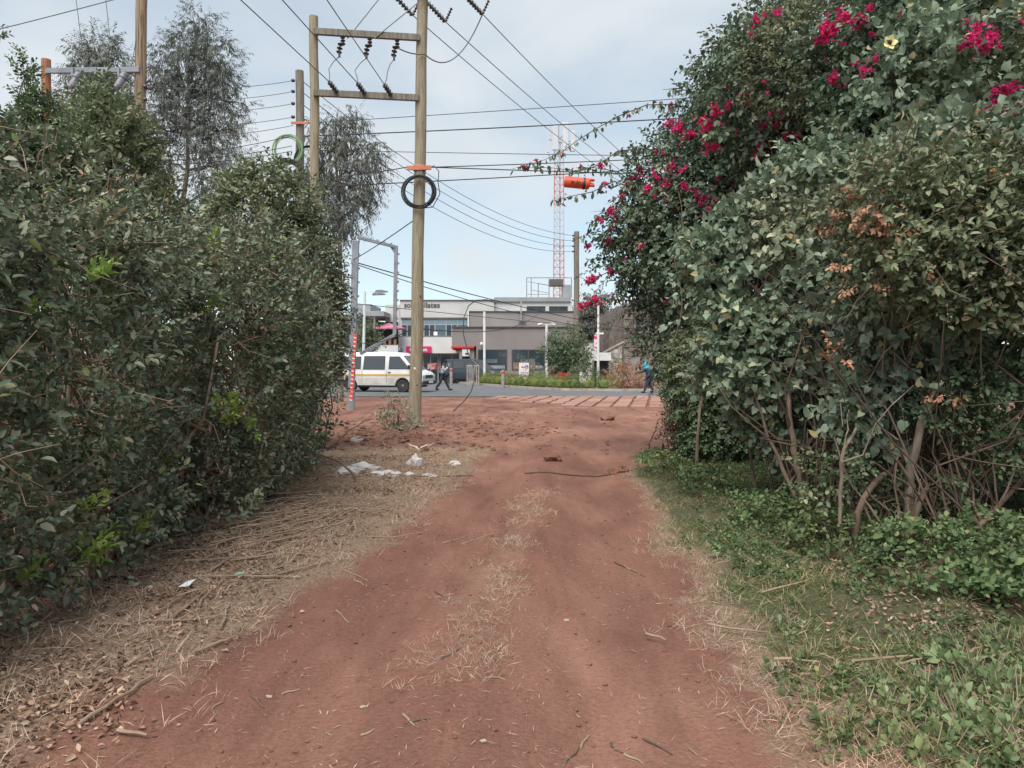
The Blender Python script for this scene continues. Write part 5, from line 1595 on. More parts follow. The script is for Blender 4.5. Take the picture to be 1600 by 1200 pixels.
# ================================================================== STATION: street furniture
def box_px(x0, x1, ytop, ybot, Y, depth):
    a, b = at(x0, ytop, Y), at(x1, ybot, Y)
    return (a[0], b[0], Y, Y + depth, b[2], a[2])
lm = thing('street_lamp', 'white street lamp with two flat heads behind the white van', 'street lamp', (at(567, 600, 50)[0], 50, 0))
t = at(570, 455, 50)
MB().tube([(at(567, 600, 50)[0], 50, 0), t], [.11, .075], 10).build('post', M_WHITE, lm, True)
MB().bar(t, at(588, 457, 50), .06, .06).bar(t + np.array([0, 0, -.02]), at(590, 460, 49.6), .05, .05).build('arm', M_WHITE, lm)
for px, py, yy in ((594, 455, 50), (590, 459, 49.5)):
    c = at(px, py, yy)
    MB().prism([(c[0] - .35, c[2] - .1), (c[0] - .25, c[2] + .07), (c[0] + .1, c[2] + .09), (c[0] + .5, c[2] + .0), (c[0] + .45, c[2] - .07)], 'y', c[1] - .16, c[1] + .16).build('lamp_head', M_STEEL, lm, bevel=.02)
def cam_post(px, ytop, ybase_Y, label, cams):
    X = at(px, 600, ybase_Y)[0]
    r = thing('camera_post', label, 'camera post', (X, ybase_Y, 0))
    tt = at(px, ytop, ybase_Y)
    MB().tube([(X, ybase_Y, -.05), (X, ybase_Y, tt[2])], .085, 10).build('post', M_WHITE, r, True)
    for s in cams:
        c = np.array([X, ybase_Y, tt[2] - .06])
        MB().bar(c, c + np.array([.3 * s, -.1, .06]), .04).build('bracket', M_WHITE, r)
        q = c + np.array([.28 * s, -.1, .06])
        MB().lathe([(.06, 0), (.075, .02), (.075, .30), (.04, .32)], q, 10, (s, -.4, -.25)).build('camera', M_WHITE, r, True)
cam_post(757, 487, 52, 'slim white post between the dark minivan and the shop windows', ())
cam_post(854, 506, 48, 'white post with security cameras left of the round green tree', (-1, 1))
for k, (px, py, lab) in enumerate(((705, 575, 'grey bollard with a red band beside the dark minivan wheel'), (786, 578, 'grey bollard with a red band standing alone in front of the clipped hedge'))):
    yy = 50.0 if k == 0 else 45.0
    X = at(px, 600, yy)[0]
    r = thing('bollard', lab, 'bollard', (X, yy, 0))
    h = at(px, py, yy)[2]
    MB().lathe([(.10, -.02), (.10, h - .05), (.08, h)], (X, yy, 0), 12).build('post', mat('bollard_grey', (0.3, 0.28, 0.27), (0.24, 0.22, 0.21)), r, True)
    MB().lathe([(.103, h - .22), (.103, h - .10)], (X, yy, 0), 12).build('band', M_RED, r, True)
# barrier panel
X0, X1 = at(730, 600, 49.5)[0], at(748, 600, 49.5)[0]
gp = thing('metal_barrier', 'grey metal barrier panel in front of the dark minivan', 'barrier', ((X0 + X1) / 2, 49.5, 0))
for k in range(7):
    x = X0 + (X1 - X0) * k / 6
    MB().box(x - .03, x + .03, 49.47, 49.53, -.02, 1.25).build('rail', M_KERB, gp)
MB().box(X0 - .03, X1 + .03, 49.46, 49.54, 1.25, 1.33).build('top_rail', M_KERB, gp)
# totem sign
def logo_pts(cx, cz, s, pts):
    return [(cx + x * s, cz + z * s) for x, z in pts]
Yt = 46.5
x0, x1, _, _, z0, z1 = box_px(811, 826.5, 567, 590, Yt, .2)
tot = thing('totem_sign', 'white totem sign with a red and blue emblem behind the clipped hedge', 'sign', ((x0 + x1) / 2, Yt, 0))
MB().box(x0, x1, Yt, Yt + .25, .25, z1).build('panel', M_WHITE, tot, bevel=.01)
MB().box(x0 + .03, x1 - .03, Yt + .03, Yt + .22, -.02, .25).build('plinth', M_KERB, tot)
cx_, cz_ = (x0 + x1) / 2 + .03, z1 - .32
yy = Yt - .006
M_LRED = mat('logo_red', (0.7, 0.03, 0.03), (0.68, 0.03, 0.03)); M_LBLUE = mat('logo_blue', (0.02, 0.12, 0.5), (0.03, 0.2, 0.55)); M_LCY = mat('logo_light_blue', (0.1, 0.4, 0.7), (0.12, 0.42, 0.7)); M_LOR = mat('logo_orange', (0.8, 0.25, 0.02), (0.8, 0.3, 0.03))
MB().prism(logo_pts(cx_, cz_, .2, [(-1.05, .35), (-.8, .6), (.1, .45), (.55, .15), (1.0, .05), (.95, -.15), (.4, -.1), (-.1, .2), (-.9, .15)]), 'y', yy, yy + .01).build('emblem_red', M_LRED, tot)
arc_o = [(.62 + .55 * math.cos(t), .42 + .5 * math.sin(t)) for t in np.linspace(-.7, 2.9, 10)]
arc_i = [(.62 + .2 * math.cos(t), .42 + .15 * math.sin(t)) for t in np.linspace(2.9, -.7, 10)]
MB().prism(logo_pts(cx_, cz_, .2, arc_o + arc_i), 'y', yy - .003, yy + .01).build('emblem_blue', M_LBLUE, tot)
MB().prism(logo_pts(cx_, cz_, .2, [(-.35, .1), (-.2, .1), (-.25, -.7), (-.4, -.7)]), 'y', yy - .002, yy + .01).build('emblem_stroke', M_LOR, tot)
MB().prism(logo_pts(cx_, cz_, .2, [(.15, -.15), (.32, -.15), (.30, -.5), (.75, -.55), (.7, -.72), (.15, -.68)]), 'y', yy - .0035, yy + .01).build('emblem_stroke', M_LCY, tot)
text_mesh('lettering', 'TotalEnergies', .11, (cx_ - .23, Yt - .006, cz_ - .29), M_LRED, tot, .006, width=.47)
# red gas cylinder cages
for k, px in enumerate((871, 879, 887)):
    Yc = 44.2
    a, b = at(px, 583, Yc), at(px + 7, 598, Yc)
    r = thing('gas_cage', 'red steel gas cylinder cage behind the clipped hedge', 'cage', ((a[0] + b[0]) / 2, Yc, 0), 'red gas cages')
    zt = a[2]
    MB().box(a[0] + .02, b[0] - .02, Yc + .1, Yc + .5, 0, zt - .03).build('cylinders', mat('cage_inside', (0.4, 0.03, 0.03), (0.25, 0.02, 0.02), 3), r)
    for j in range(4):
        z = .02 + (zt - .04) * j / 3
        MB().box(a[0], b[0], Yc, Yc + .04, z - .03, z + .03).build('bar', M_RED, r)
    for j in range(4):
        x = a[0] + (b[0] - a[0]) * j / 3
        MB().box(x - .018, x + .018, Yc - .02, Yc + .0, 0, zt).build('bar', M_RED, r)
# red cabinet on pole by tree
# flagpole with banner
Yf = 44.0
X = at(934.5, 600, Yf)[0]
fpole = thing('banner_pole', 'white pole with a red and white feather banner beside the white signboard', 'flagpole', (X, Yf, 0))
MB().tube([(X, Yf, -.05), (X, Yf, at(934, 474, Yf)[2])], [.085, .06], 10).build('pole', M_WHITE, fpole, True)
MB().bar(at(931, 521, Yf), at(943, 521, Yf), .08, .1).build('camera', M_WHITE, fpole)
zb = [(at(929, 522, Yf)[0], at(929, 522, Yf)[2]), (at(932.5, 524, Yf)[0], at(932, 524, Yf)[2]), (at(933, 540, Yf)[0], at(933, 540, Yf)[2]), (at(931.5, 549, Yf)[0], at(931, 549, Yf)[2]), (at(928.5, 545, Yf)[0], at(929, 545, Yf)[2]), (at(928, 530, Yf)[0], at(928, 530, Yf)[2])]
MB().prism(zb, 'y', Yf - .02, Yf + .02).build('banner', mat('banner_red_white', (0.7, 0.06, 0.08), (0.75, 0.65, 0.66), 5, .7, lo=.42, hi=.5, detail=1), fpole)
# white signboard over the gate
Yg = 47.5
x0, x1, _, _, z0, z1 = box_px(925, 955, 551, 563.5, Yg, .2)
sgn = thing('signboard', 'blank white signboard mounted over the dark barred gate', 'sign', ((x0 + x1) / 2, Yg, 0))
MB().box(x0, x1, Yg, Yg + .15, z0, z1).build('board', M_WHITE, sgn, bevel=.01)
for x in (x0 + .08, x1 - .08):
    MB().box(x - .05, x + .05, Yg + .05, Yg + .14, -.05, z0 + .01).build('post', M_KERB, sgn)
gate = thing('barred_gate', 'dark barred metal gate below the white signboard', 'gate', ((x0 + x1) / 2, Yg + .4, 0))
for k in range(12):
    x = x0 + .1 + (x1 - x0 - .2) * k / 11
    MB().box(x - .02, x + .02, Yg + .38, Yg + .42, -.03, z0 - .02).build('bar', M_DARKMETAL, gate)
for z in (.1, z0 * .5, z0 - .04):
    MB().box(x0 + .05, x1 - .05, Yg + .42, Yg + .45, z - .03, z + .03).build('rail', M_DARKMETAL, gate)
MB().box(x0 + .06, x1 - .06, Yg + .46, Yg + .48, .0, z0 - .05).build('sheet', mat('gate_sheet', (0.10, 0.10, 0.11), (0.06, 0.06, 0.07)), gate)

# ================================================================== BUILDINGS
M_PLAST = mat('plaster_pale', (0.58, 0.565, 0.545), (0.52, 0.505, 0.49), .6, .9, spec=.15)
M_PLASTW = mat('plaster_white', (0.68, 0.67, 0.65), (0.61, 0.60, 0.58), .6, .9, spec=.15)
M_GREY = mat('plaster_grey_brown', (0.27, 0.245, 0.235), (0.235, 0.212, 0.203), .5, .9, spec=.15)
M_GREY2 = mat('plaster_mauve_grey', (0.32, 0.285, 0.275), (0.28, 0.25, 0.24), .5, .9, spec=.15)
M_COPING = mat('coping_dark', (0.13, 0.125, 0.125), (0.10, 0.10, 0.10), 2, .8)
M_SLAB = mat('roof_slab', (0.33, 0.345, 0.36), (0.28, 0.29, 0.30), 1, .8)
M_GLASS = glassmat('window_glass', (0.035, 0.05, 0.06), .08, .6)
M_GLASSB = glassmat('window_glass_blue', (0.08, 0.13, 0.16), .12, .6)
M_SPAND = mat('spandrel_panel', (0.22, 0.28, 0.32), (0.19, 0.25, 0.29), .6, .4)
M_FRAME = mat('window_frame', (0.42, 0.45, 0.47), (0.36, 0.38, 0.40), 2, .5)
M_FRAMED = mat('window_frame_dark', (0.09, 0.09, 0.095), (0.07, 0.07, 0.075), 2, .5)
M_MAG = mat('magenta_sign', (0.62, 0.03, 0.16), (0.58, 0.03, 0.15), 1, .5)
M_DARKIN = mat('dark_interior', (0.05, 0.05, 0.055), (0.035, 0.035, 0.04), 1, .9)
def B_(name, m, parent, x0, x1, yt, yb, Y, d, bev=0.0, zb=None):
    q = list(box_px(x0, x1, yt, yb, Y, d))
    if zb is not None: q[4] = zb
    return MB().box(*q).build(name, m, parent, bevel=bev)
def window(parent, x0, x1, yt, yb, Y, nx, ny=1, frame=M_FRAMED, glass=M_GLASS, t=.05, depth=.06, proud=.03):
    """framed window set proud of the wall at Y; panes are sub-parts"""
    q = box_px(x0, x1, yt, yb, Y, 0)
    X0, X1, Z0, Z1 = q[0], q[1], q[4], q[5]
    mb = MB()
    y0, y1 = Y - proud, Y + .02
    mb.box(X0 - t, X1 + t, y0, y1, Z1, Z1 + t).box(X0 - t, X1 + t, y0, y1, Z0 - t, Z0)
    mb.box(X0 - t, X0, y0, y1, Z0, Z1).box(X1, X1 + t, y0, y1, Z0, Z1)
    for k in range(1, nx):
        x = X0 + (X1 - X0) * k / nx
        mb.box(x - t * .6, x + t * .6, y0 + .004, y1, Z0, Z1)
    for k in range(1, ny):
        z = Z0 + (Z1 - Z0) * k / ny
        mb.box(X0, X1, y0 + .006, y1, z - t * .5, z + t * .5)
    w = mb.build('window', frame, parent)
    for i in range(nx):
        for j in range(ny):
            a = X0 + (X1 - X0) * i / nx; b = X0 + (X1 - X0) * (i + 1) / nx
            c = Z0 + (Z1 - Z0) * j / ny; d_ = Z0 + (Z1 - Z0) * (j + 1) / ny
            MB().box(a, b, Y - .012, Y - .004, c, d_).build('pane', glass, w)
    return w
# ---- pale two storey office
Yo = 63.0
off = thing('office_building', 'pale two storey office with black lettering and a ribbon of blue windows', 'building', (at(680, 600, Yo)[0], Yo, 0))
B_('wall', M_PLAST, off, 625, 772, 469.5, 600, Yo, 9, zb=-.1)
B_('wall', M_PLAST, off, 602, 625, 476, 600, Yo + .6, 8, zb=-.1)
B_('coping', M_COPING, off, 624.5, 772.5, 468.3, 469.5, Yo - .1, 9.2)
B_('lintel', M_COPING, off, 626, 733, 496, 498, Yo - .12, .12)
for k in range(6):
    xa, xb = 627.5 + k * 17.4, 627.5 + (k + 1) * 17.4
    B_('spandrel', M_SPAND, off, xa + .4, xb - .4, 498, 507, Yo - .03, .03)
    window(off, xa + .8, xb - .8, 508, 525, Yo, 1 if k % 2 else 2, 1, M_FRAME, M_GLASSB if k % 2 else M_GLASS, t=.05)
B_('sill', M_COPING, off, 623, 733, 525.4, 526.8, Yo - .15, .15)
B_('lower_band', M_PLASTW, off, 585, 735, 538, 552, Yo - .7, .7)
B_('band_upper', M_PLASTW, off, 623, 735, 526.8, 538, Yo - .69, .69)
B_('shopfront', M_DARKIN, off, 655, 735, 552, 600, Yo - .05, .05, zb=0)
window(off, 662, 684, 554, 597, Yo - .06, 2, 1, M_FRAME, M_GLASS, t=.06)
window(off, 688, 705, 554, 597, Yo - .06, 1, 1, M_FRAME, M_GLASS, t=.06)
window(off, 707, 734, 554, 597, Yo - .06, 2, 1, M_FRAME, M_GLASS, t=.06)
a = at(631, 483.2, Yo - .02)
text_mesh('lettering', 'sol', .62, (at(631.5, 480.5, Yo)[0], Yo - .012, at(631, 480.6, Yo)[2]), M_FRAMED, off, .03, width=.62, bold=.015)
text_mesh('lettering', 'o p', .62, (at(645, 480.5, Yo)[0], Yo - .012, at(631, 480.6, Yo)[2]), M_FRAMED, off, .03, width=.9, bold=.015)
text_mesh('lettering', 'ilates', .62, (at(662.5, 480.5, Yo)[0], Yo - .012, at(631, 480.6, Yo)[2]), M_FRAMED, off, .03, width=1.28, bold=.015)
# magenta shop sign
q = box_px(634.5, 674, 541, 551.3, Yo - .85, .1)
MB().box(*q).build('shop_sign', M_MAG, off, bevel=.02)
text_mesh('sign_lettering', 'C', .36, (at(640, 548.4, Yo - .86)[0], Yo - .865, at(640, 548.6, Yo - .86)[2]), M_WHITE, off, .01, bold=.012)
text_mesh('sign_lettering', 'ink', .34, (at(660, 548.4, Yo - .86)[0], Yo - .865, at(640, 548.6, Yo - .86)[2]), M_WHITE, off, .01, width=.42, bold=.012)
# shop advert inside window
B_('poster', mat('poster_pink', (0.6, 0.08, 0.12), (0.7, 0.5, 0.45), 4, .6, lo=.45, hi=.55), off, 668, 682, 567, 577, Yo - .10, .02)
B_('notice', M_WHITE, off, 677.5, 683.5, 518.5, 524, Yo - .04, .02)
# ---- left terrace building
Yl = 61.0
ter = thing('terrace_building', 'grey building with an overhanging slab roof and shaded terrace behind the van', 'building', (at(575, 600, Yl)[0], Yl + 1, 0))
B_('wall', M_SLAB, ter, 520, 586, 500, 600, Yl + 3, 6, zb=-.1)
B_('terrace_wall', M_PLASTW, ter, 585, 622, 539.5, 600, Yl - .2, .3, zb=-.1)
B_('back_wall', M_DARKIN, ter, 586, 622, 503, 540, Yl + 1.5, .2)
B_('roof_slab', M_SLAB, ter, 540, 600, 486, 494, Yl - .6, 7, .03)
B_('roof_slab', M_SLAB, ter, 556, 579, 475, 486, Yl + 2, 5)
B_('column', M_PLASTW, ter, 583, 586, 494, 540, Yl - .1, .3)
for k in range(4):
    B_('planter', mat('planter_terracotta', (0.36, 0.20, 0.14), (0.28, 0.16, 0.11)), ter, 591 + k * 8, 595 + k * 8, 530, 539.6, Yl + .2, .3)
window(ter, 566, 582, 503, 548, Yl + 3, 2, 3, M_FRAMED, M_GLASS, t=.06)
window(ter, 530, 552, 512, 535, Yl + 3, 2, 1, M_FRAMED, M_GLASS, t=.06)
par = at(607, 540, Yl - .9)
ps = thing('parasol', 'pink parasol open over the shaded terrace', 'parasol', (par[0], Yl + .4, par[2] - .3))
c = at(607, 504.5, Yl + .4)
bpy_ = MB()
nseg = 8
ring_ = [(c[0] + 1.35 * math.cos(k * 2 * math.pi / nseg), Yl + .4 + 1.1 * math.sin(k * 2 * math.pi / nseg), c[2] - .42) for k in range(nseg)]
bpy_.add([(c[0], Yl + .4, c[2])] + ring_ + [(v[0], v[1], v[2] - .10) for v in ring_], [(0, 1 + k, 1 + (k + 1) % nseg) for k in range(nseg)] + [(1 + k, 1 + nseg + k, 1 + nseg + (k + 1) % nseg, 1 + (k + 1) % nseg) for k in range(nseg)])
bpy_.build('canopy', mat('parasol_pink', (0.55, 0.20, 0.27), (0.48, 0.16, 0.23), 2, .8), ps)
MB().tube([(c[0], Yl + .4, at(607, 543, Yl + .4)[2]), (c[0], Yl + .4, c[2] + .45)], .035, 8).build('pole', M_DARKMETAL, ps, True)
MB().box(c[0] - 1.6, c[0] + 1.0, Yl - .1, Yl + 1.5, at(607, 545, Yl + .4)[2] - .15, at(607, 543, Yl + .4)[2]).build('terrace_floor', M_SLAB, ter)
# ---- grey shop
Ys = 58.5
shop = thing('shop_building', 'flat grey brown shop with wide dark windows behind the clipped hedge', 'building', (at(820, 600, Ys)[0], Ys, 0))
B_('wall', M_GREY, shop, 744, 898, 511.5, 600, Ys, 6, zb=-.1)
B_('canopy', M_GREY, shop, 706, 744, 511.5, 541, Ys, 4.3)
B_('coping', M_COPING, shop, 705.5, 899, 510, 511.5, Ys - .12, 4.3)
B_('canopy_trim', M_RED, shop, 705, 741, 541, 544.5, Ys - .1, 4.2, .02)
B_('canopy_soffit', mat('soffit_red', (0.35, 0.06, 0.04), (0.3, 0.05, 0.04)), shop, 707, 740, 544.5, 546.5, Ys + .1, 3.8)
for x0, x1 in ((717.5, 722), (734, 741)):
    B_('column', M_GREY2, shop, x0, x1, 544, 600, Ys + .15, .35, zb=-.05)
B_('hanging_sign', M_WHITE, shop, 722, 734, 545.5, 556.5, Ys - .02, .12)
B_('plinth_notice', M_FRAMED, shop, 727, 733, 551, 554.5, Ys - .03, .01)
for k, (x0, x1, n_) in enumerate(((748, 791, 1), (801, 850, 2), (857, 892, 2))):
    w = window(shop, x0, x1, 547.5, 577, Ys, n_, 1, M_FRAMED, M_GLASS, t=.07)
    B_('counter', mat('counter_pale', (0.30, 0.33, 0.34), (0.22, 0.25, 0.26), 2), w, x0 + 2, x1 - 2, 571, 576, Ys - .018, .004)
    B_('shelf', mat('shelf_blue', (0.12, 0.17, 0.20), (0.08, 0.12, 0.14), 2), w, x0 + 12, x1 - 14, 561, 567, Ys - .018, .004)
B_('window_print', mat('print_orange', (0.34, 0.22, 0.15), (0.20, 0.15, 0.12), 5), shop, 802, 836, 566, 577, Ys - .034, .006)
MB().lathe([(.02, 0), (.11, .05), (.14, .13), (.11, .22), (.02, .27)], at(752.5, 540, Ys - .3), 12, (0, 0, 1)).build('wall_lamp', M_WHITE, shop, True)
MB().bar(at(752.5, 538, Ys - .3), at(752.5, 538, Ys + .01), .04).build('lamp_bracket', M_WHITE, shop)
tx = at(780, 557, Ys - .02)
text_mesh('window_lettering', 'Café', .36, (at(779, 556.5, Ys)[0], Ys - .02, at(779, 556.5, Ys)[2]), mat('faint_print', (0.10, 0.115, 0.125), (0.12, 0.13, 0.14)), shop, .004)
B_('extinguisher', M_RED, shop, 862, 866, 576, 585, Ys - .3, .25)
# upper storey set back
B_('upper_wall', M_GREY2, shop, 733, 897.5, 487, 512, Ys + 4.2, 6)
B_('upper_coping', M_COPING, shop, 732.5, 898, 485.8, 487, Ys + 4.1, 6.2)
B_('edge_trim', M_PLASTW, shop, 730.5, 732.8, 486, 511, Ys + 4.1, .3)
B_('downpipe', M_SLAB, shop, 813, 815.5, 470, 500, Ys + 3.9, .2)
B_('downpipe_shoe', M_SLAB, shop, 810, 821, 500, 501.5, Ys + 3.9, .2)
B_('penthouse_wall', M_PLASTW, shop, 770, 894, 471, 488, Ys + 6.2, 5)
window(shop, 824, 851, 479.5, 487, Ys + 6.2, 2, 1, M_FRAMED, M_GLASS, t=.06)
window(shop, 859, 886, 479.5, 487, Ys + 6.2, 2, 1, M_FRAMED, M_GLASS, t=.06)
B_('roof_slab', M_SLAB, shop, 772, 892, 464.5, 471, Ys + 6.0, 5.4)
# rooftop railing cage
rt = thing('rooftop_cage', 'open steel railing frame with a grey equipment box on the shop roof', 'railing', (at(857, 465, Ys + 6.6)[0], Ys + 6.6, at(857, 465, Ys + 6.6)[2]))
Yr = Ys + 6.5
def rail(px0, py0, px1, py1, w=.06, dy=0.0):
    MB().bar(at(px0, py0, Yr + dy), at(px1, py1, Yr + dy), w, w).build('rail', M_STEEL, rt)
for px in (823, 830, 841, 858, 893):
    rail(px, 434 if px != 841 else 443, px, 465.5, .07)
rail(822.5, 434, 893.5, 434); rail(824, 440, 858, 446, .04); rail(830, 453, 858, 458, .04); rail(824, 460, 858, 460, .04); rail(841, 443, 858, 446, .04)
rail(823, 434, 823, 465, .06, 3); rail(893, 434, 893, 465, .06, 3); rail(823, 434, 893, 434, .05, 3)
for px in (823, 893):
    MB().bar(at(px, 434, Yr), at(px, 434, Yr + 3), .05).build('rail', M_STEEL, rt)
B_('equipment_box', mat('box_brown', (0.15, 0.12, 0.11), (0.12, 0.10, 0.09)), rt, 858, 880, 436, 446, Yr + .5, 1.2)
B_('water_tank', M_SLAB, rt, 879, 892, 445, 465.5, Yr + .6, 1.4)
# ---- lattice mast
Ym = 76.0
mast = thing('lattice_mast', 'tall red and white lattice mast with antenna panels behind the shop', 'mast', (at(873, 600, Ym)[0], Ym, 0))
cxm = at(873, 400, Ym)[0]
zt = at(873, 212, Ym)[2]
legs = [(-.56, -.2), (.56, -.2), (0.18, .75)]
def mw(z): return 1.0 - .25 * z / zt
nsec = 7
secz = np.linspace(0, zt, nsec + 1)
M_MR = mat('mast_red', (0.55, 0.17, 0.15), (0.50, 0.15, 0.13), 3, .6); M_MW = mat('mast_white', (0.55, 0.56, 0.58), (0.48, 0.49, 0.51), 3, .6)
for s in range(nsec):
    za, zb = secz[s], secz[s + 1]
    m_ = M_MR if s in (0, 2, 3, 5) else M_MW
    if s == 3: m_ = M_MR
    mb = MB()
    P0 = [np.array([cxm + x * mw(za), Ym + y * mw(za), za]) for x, y in legs]
    P1 = [np.array([cxm + x * mw(zb), Ym + y * mw(zb), zb]) for x, y in legs]
    for a, b in zip(P0, P1): mb.tube([a, b], .045, 6)
    nb = 5
    for k in range(nb):
        for i in range(3):
            j = (i + 1) % 3
            a = P0[i] + (P1[i] - P0[i]) * k / nb; b = P0[j] + (P1[j] - P0[j]) * (k + 1) / nb
            c = P0[j] + (P1[j] - P0[j]) * k / nb
            mb.tube([a, b], .018, 4); mb.tube([a, c], .016, 4)
    mb.build('mast_section', m_, mast)
for px, y0, y1, w in ((856.5, 198, 238, 2.5), (867.5, 196, 234, 9), (883.5, 191, 234, 9), (895, 204, 236, 7)):
    o = B_('antenna', mat('antenna_white', (0.62, 0.63, 0.65), (0.56, 0.57, 0.60), 2, .5), mast, px - w / 2, px + w / 2, y0, y1, Ym - .9, .25, .03)
    c0 = at(px, (y0 + y1) / 2, Ym - .7)
    MB().bar(c0, (cxm, Ym, c0[2]), .05).build('bracket', M_STEEL, o)
MB().tube([at(873, 214, Ym), at(873, 196, Ym)], .03, 6).build('spike', M_STEEL, mast)

# ---- stone building on the right: every block of the front is a piece
Yk = 50.0
XL = at(975, 600, Yk)[0]
st = thing('stone_building', 'dark stone building with buttresses behind the bougainvillea', 'building', (XL, Yk, 0))
M_ST = [mat('stone_a', (0.20, 0.165, 0.145), (0.145, 0.12, 0.105), 3, .95, bump=.4, spec=.1), mat('stone_b', (0.245, 0.205, 0.18), (0.175, 0.145, 0.125), 3, .95, bump=.4, spec=.1), mat('stone_c', (0.165, 0.14, 0.128), (0.12, 0.10, 0.09), 3, .95, bump=.4, spec=.1)]
M_MORT = mat('mortar', (0.24, 0.22, 0.20), (0.19, 0.17, 0.155), 3, .95)
wl_ = MB().box(XL, XL + 7, Yk + .06, Yk + 14, -.1, 5.3).build('wall', M_MORT, st)
bmeshes = []
for k in range(6):
    b = MB(); b.box(-.295, .295, -.07, .07, -.14, .14)
    me = bpy.data.meshes.new('stone_block'); me.from_pydata(b.v, [], b.f)
    bm = bmesh.new(); bm.from_mesh(me); bmesh.ops.recalc_face_normals(bm, faces=bm.faces)
    bmesh.ops.bevel(bm, geom=list(bm.edges), offset=.025, segments=1, affect='EDGES'); 
    for v in bm.verts: v.co += Vector((random.uniform(-.012, .012), random.uniform(-.02, .02), random.uniform(-.01, .01)))
    bm.to_mesh(me); bm.free(); me.materials.append(M_ST[k % 3]); bmeshes.append(me)
for j in range(17):
    for i in range(7):
        z = .16 + j * .305
        x = XL + .30 + i * .615 + (.3 if j % 2 else 0)
        if z < 2.0 and i < 4 and j < 6: continue     # rendered plinth
        o = bpy.data.objects.new('stone_block', random.choice(bmeshes)); col.objects.link(o)
        o.location = (x, Yk + .03 + random.uniform(-.02, .02), z); setparent(o, st)
MB().box(XL - .02, XL + 2.6, Yk - .06, Yk + .08, -.05, 1.85).build('plinth', mat('plinth_render', (0.30, 0.28, 0.26), (0.20, 0.18, 0.165), 2.2, .95), st)
for k in range(5):
    y = Yk + .4 + k * 2.9
    MB().prism([(XL - .5, -.05), (XL, -.05), (XL, 4.5), (XL - .12, 4.5), (XL - .5, 3.2)], 'y', y, y + .7).build('buttress', M_ST[k % 3], st)
    MB().add([(XL - .3, y, 4.45), (XL + .25, y, 4.45), (XL + .25, y + .6, 4.45), (XL - .3, y + .6, 4.45), (XL - .02, y + .3, 5.5)], [(0, 1, 4), (1, 2, 4), (2, 3, 4), (3, 0, 4), (0, 3, 2, 1)]).build('pinnacle', M_ST[2], st)
    MB().box(XL - .03, XL + .02, y + 1.1, y + 2.4, 1.2, 4.3).build('window', M_GLASS, st)
MB().box(XL + .75, XL + 1.05, Yk - .05, Yk + .1, 3.0, 4.3).build('window', M_GLASS, st)
MB().prism([(XL + .5, 5.3), (XL + 7.2, 5.3), (XL + 4.0, 7.4)], 'y', Yk - .1, Yk + 14.2).build('roof', mat('roof_tile_dark', (0.16, 0.11, 0.10), (0.11, 0.08, 0.075), 3), st)
# sloping boundary wall
bw = thing('boundary_wall', 'pale grey block wall with sloping coping beside the stone building', 'wall', (at(960, 600, 48.2)[0], 48.2, 0))
wx0, wx1 = at(945, 600, 48.4)[0], at(971, 600, 48.4)[0]
za, zb = at(945, 552, 48.4)[2], at(971, 535.5, 48.4)[2]
MB().prism([(wx0, -.05), (wx1, -.05), (wx1, zb), (wx0, za)], 'y', 48.4, 48.7).build('wall', mat('wall_block', (0.33, 0.32, 0.31), (0.26, 0.25, 0.245), 1.5, .95), bw)
MB().prism([(wx0 - .08, za), (wx1 + .12, zb), (wx1 + .12, zb + .10), (wx0 - .08, za + .10)], 'y', 48.3, 48.8).build('coping', M_KERB, bw)
nr = 0
for j in range(12):
    for i in range(4):
        z = .15 + j * .29
        x = wx0 + .14 + i * .27
        if z + .1 > za + (zb - za) * (x - wx0) / (wx1 - wx0): continue
        o = MB().box(x - .125, x + .125, 48.385, 48.4, z - .13, z + .13).build('block', M_KERB if (i + j) % 3 else M_PLAST, bw)
# low pale wall behind the round tree
lw = thing('low_wall', 'low pale wall behind the banner pole', 'wall', (at(915, 600, 56)[0], 56, 0))
B_('wall', M_PLASTW, lw, 898, 932, 534, 600, 56, .3, zb=-.05)
B_('coping', M_COPING, lw, 897, 933, 532.5, 534, 55.9, .5)

# ================================================================== VEHICLES
M_VANW = mat('van_white', (0.74, 0.74, 0.73), (0.62, 0.61, 0.59), 1.4, .35, spec=.5)
M_VANDIRT = mat('van_dusty', (0.60, 0.57, 0.53), (0.46, 0.41, 0.36), 2.2, .55)
M_TYRE = mat('tyre', (0.035, 0.034, 0.033), (0.06, 0.052, 0.047), 8, .9)
M_RIM = mat('rim_steel', (0.30, 0.30, 0.30), (0.2, 0.2, 0.2), 6, .5, metal=.3)
M_VGLASS = glassmat('van_glass', (0.06, 0.07, 0.075), .05, .7)
M_PLATE = mat('number_plate', (0.75, 0.75, 0.7), (0.7, 0.7, 0.65), 3, .5)
M_LENS = mat('headlight_lens', (0.55, 0.57, 0.58), (0.4, 0.42, 0.43), 20, .15, spec=.8)
M_BLACKP = mat('black_plastic', (0.03, 0.03, 0.032), (0.045, 0.045, 0.047), 6, .6)
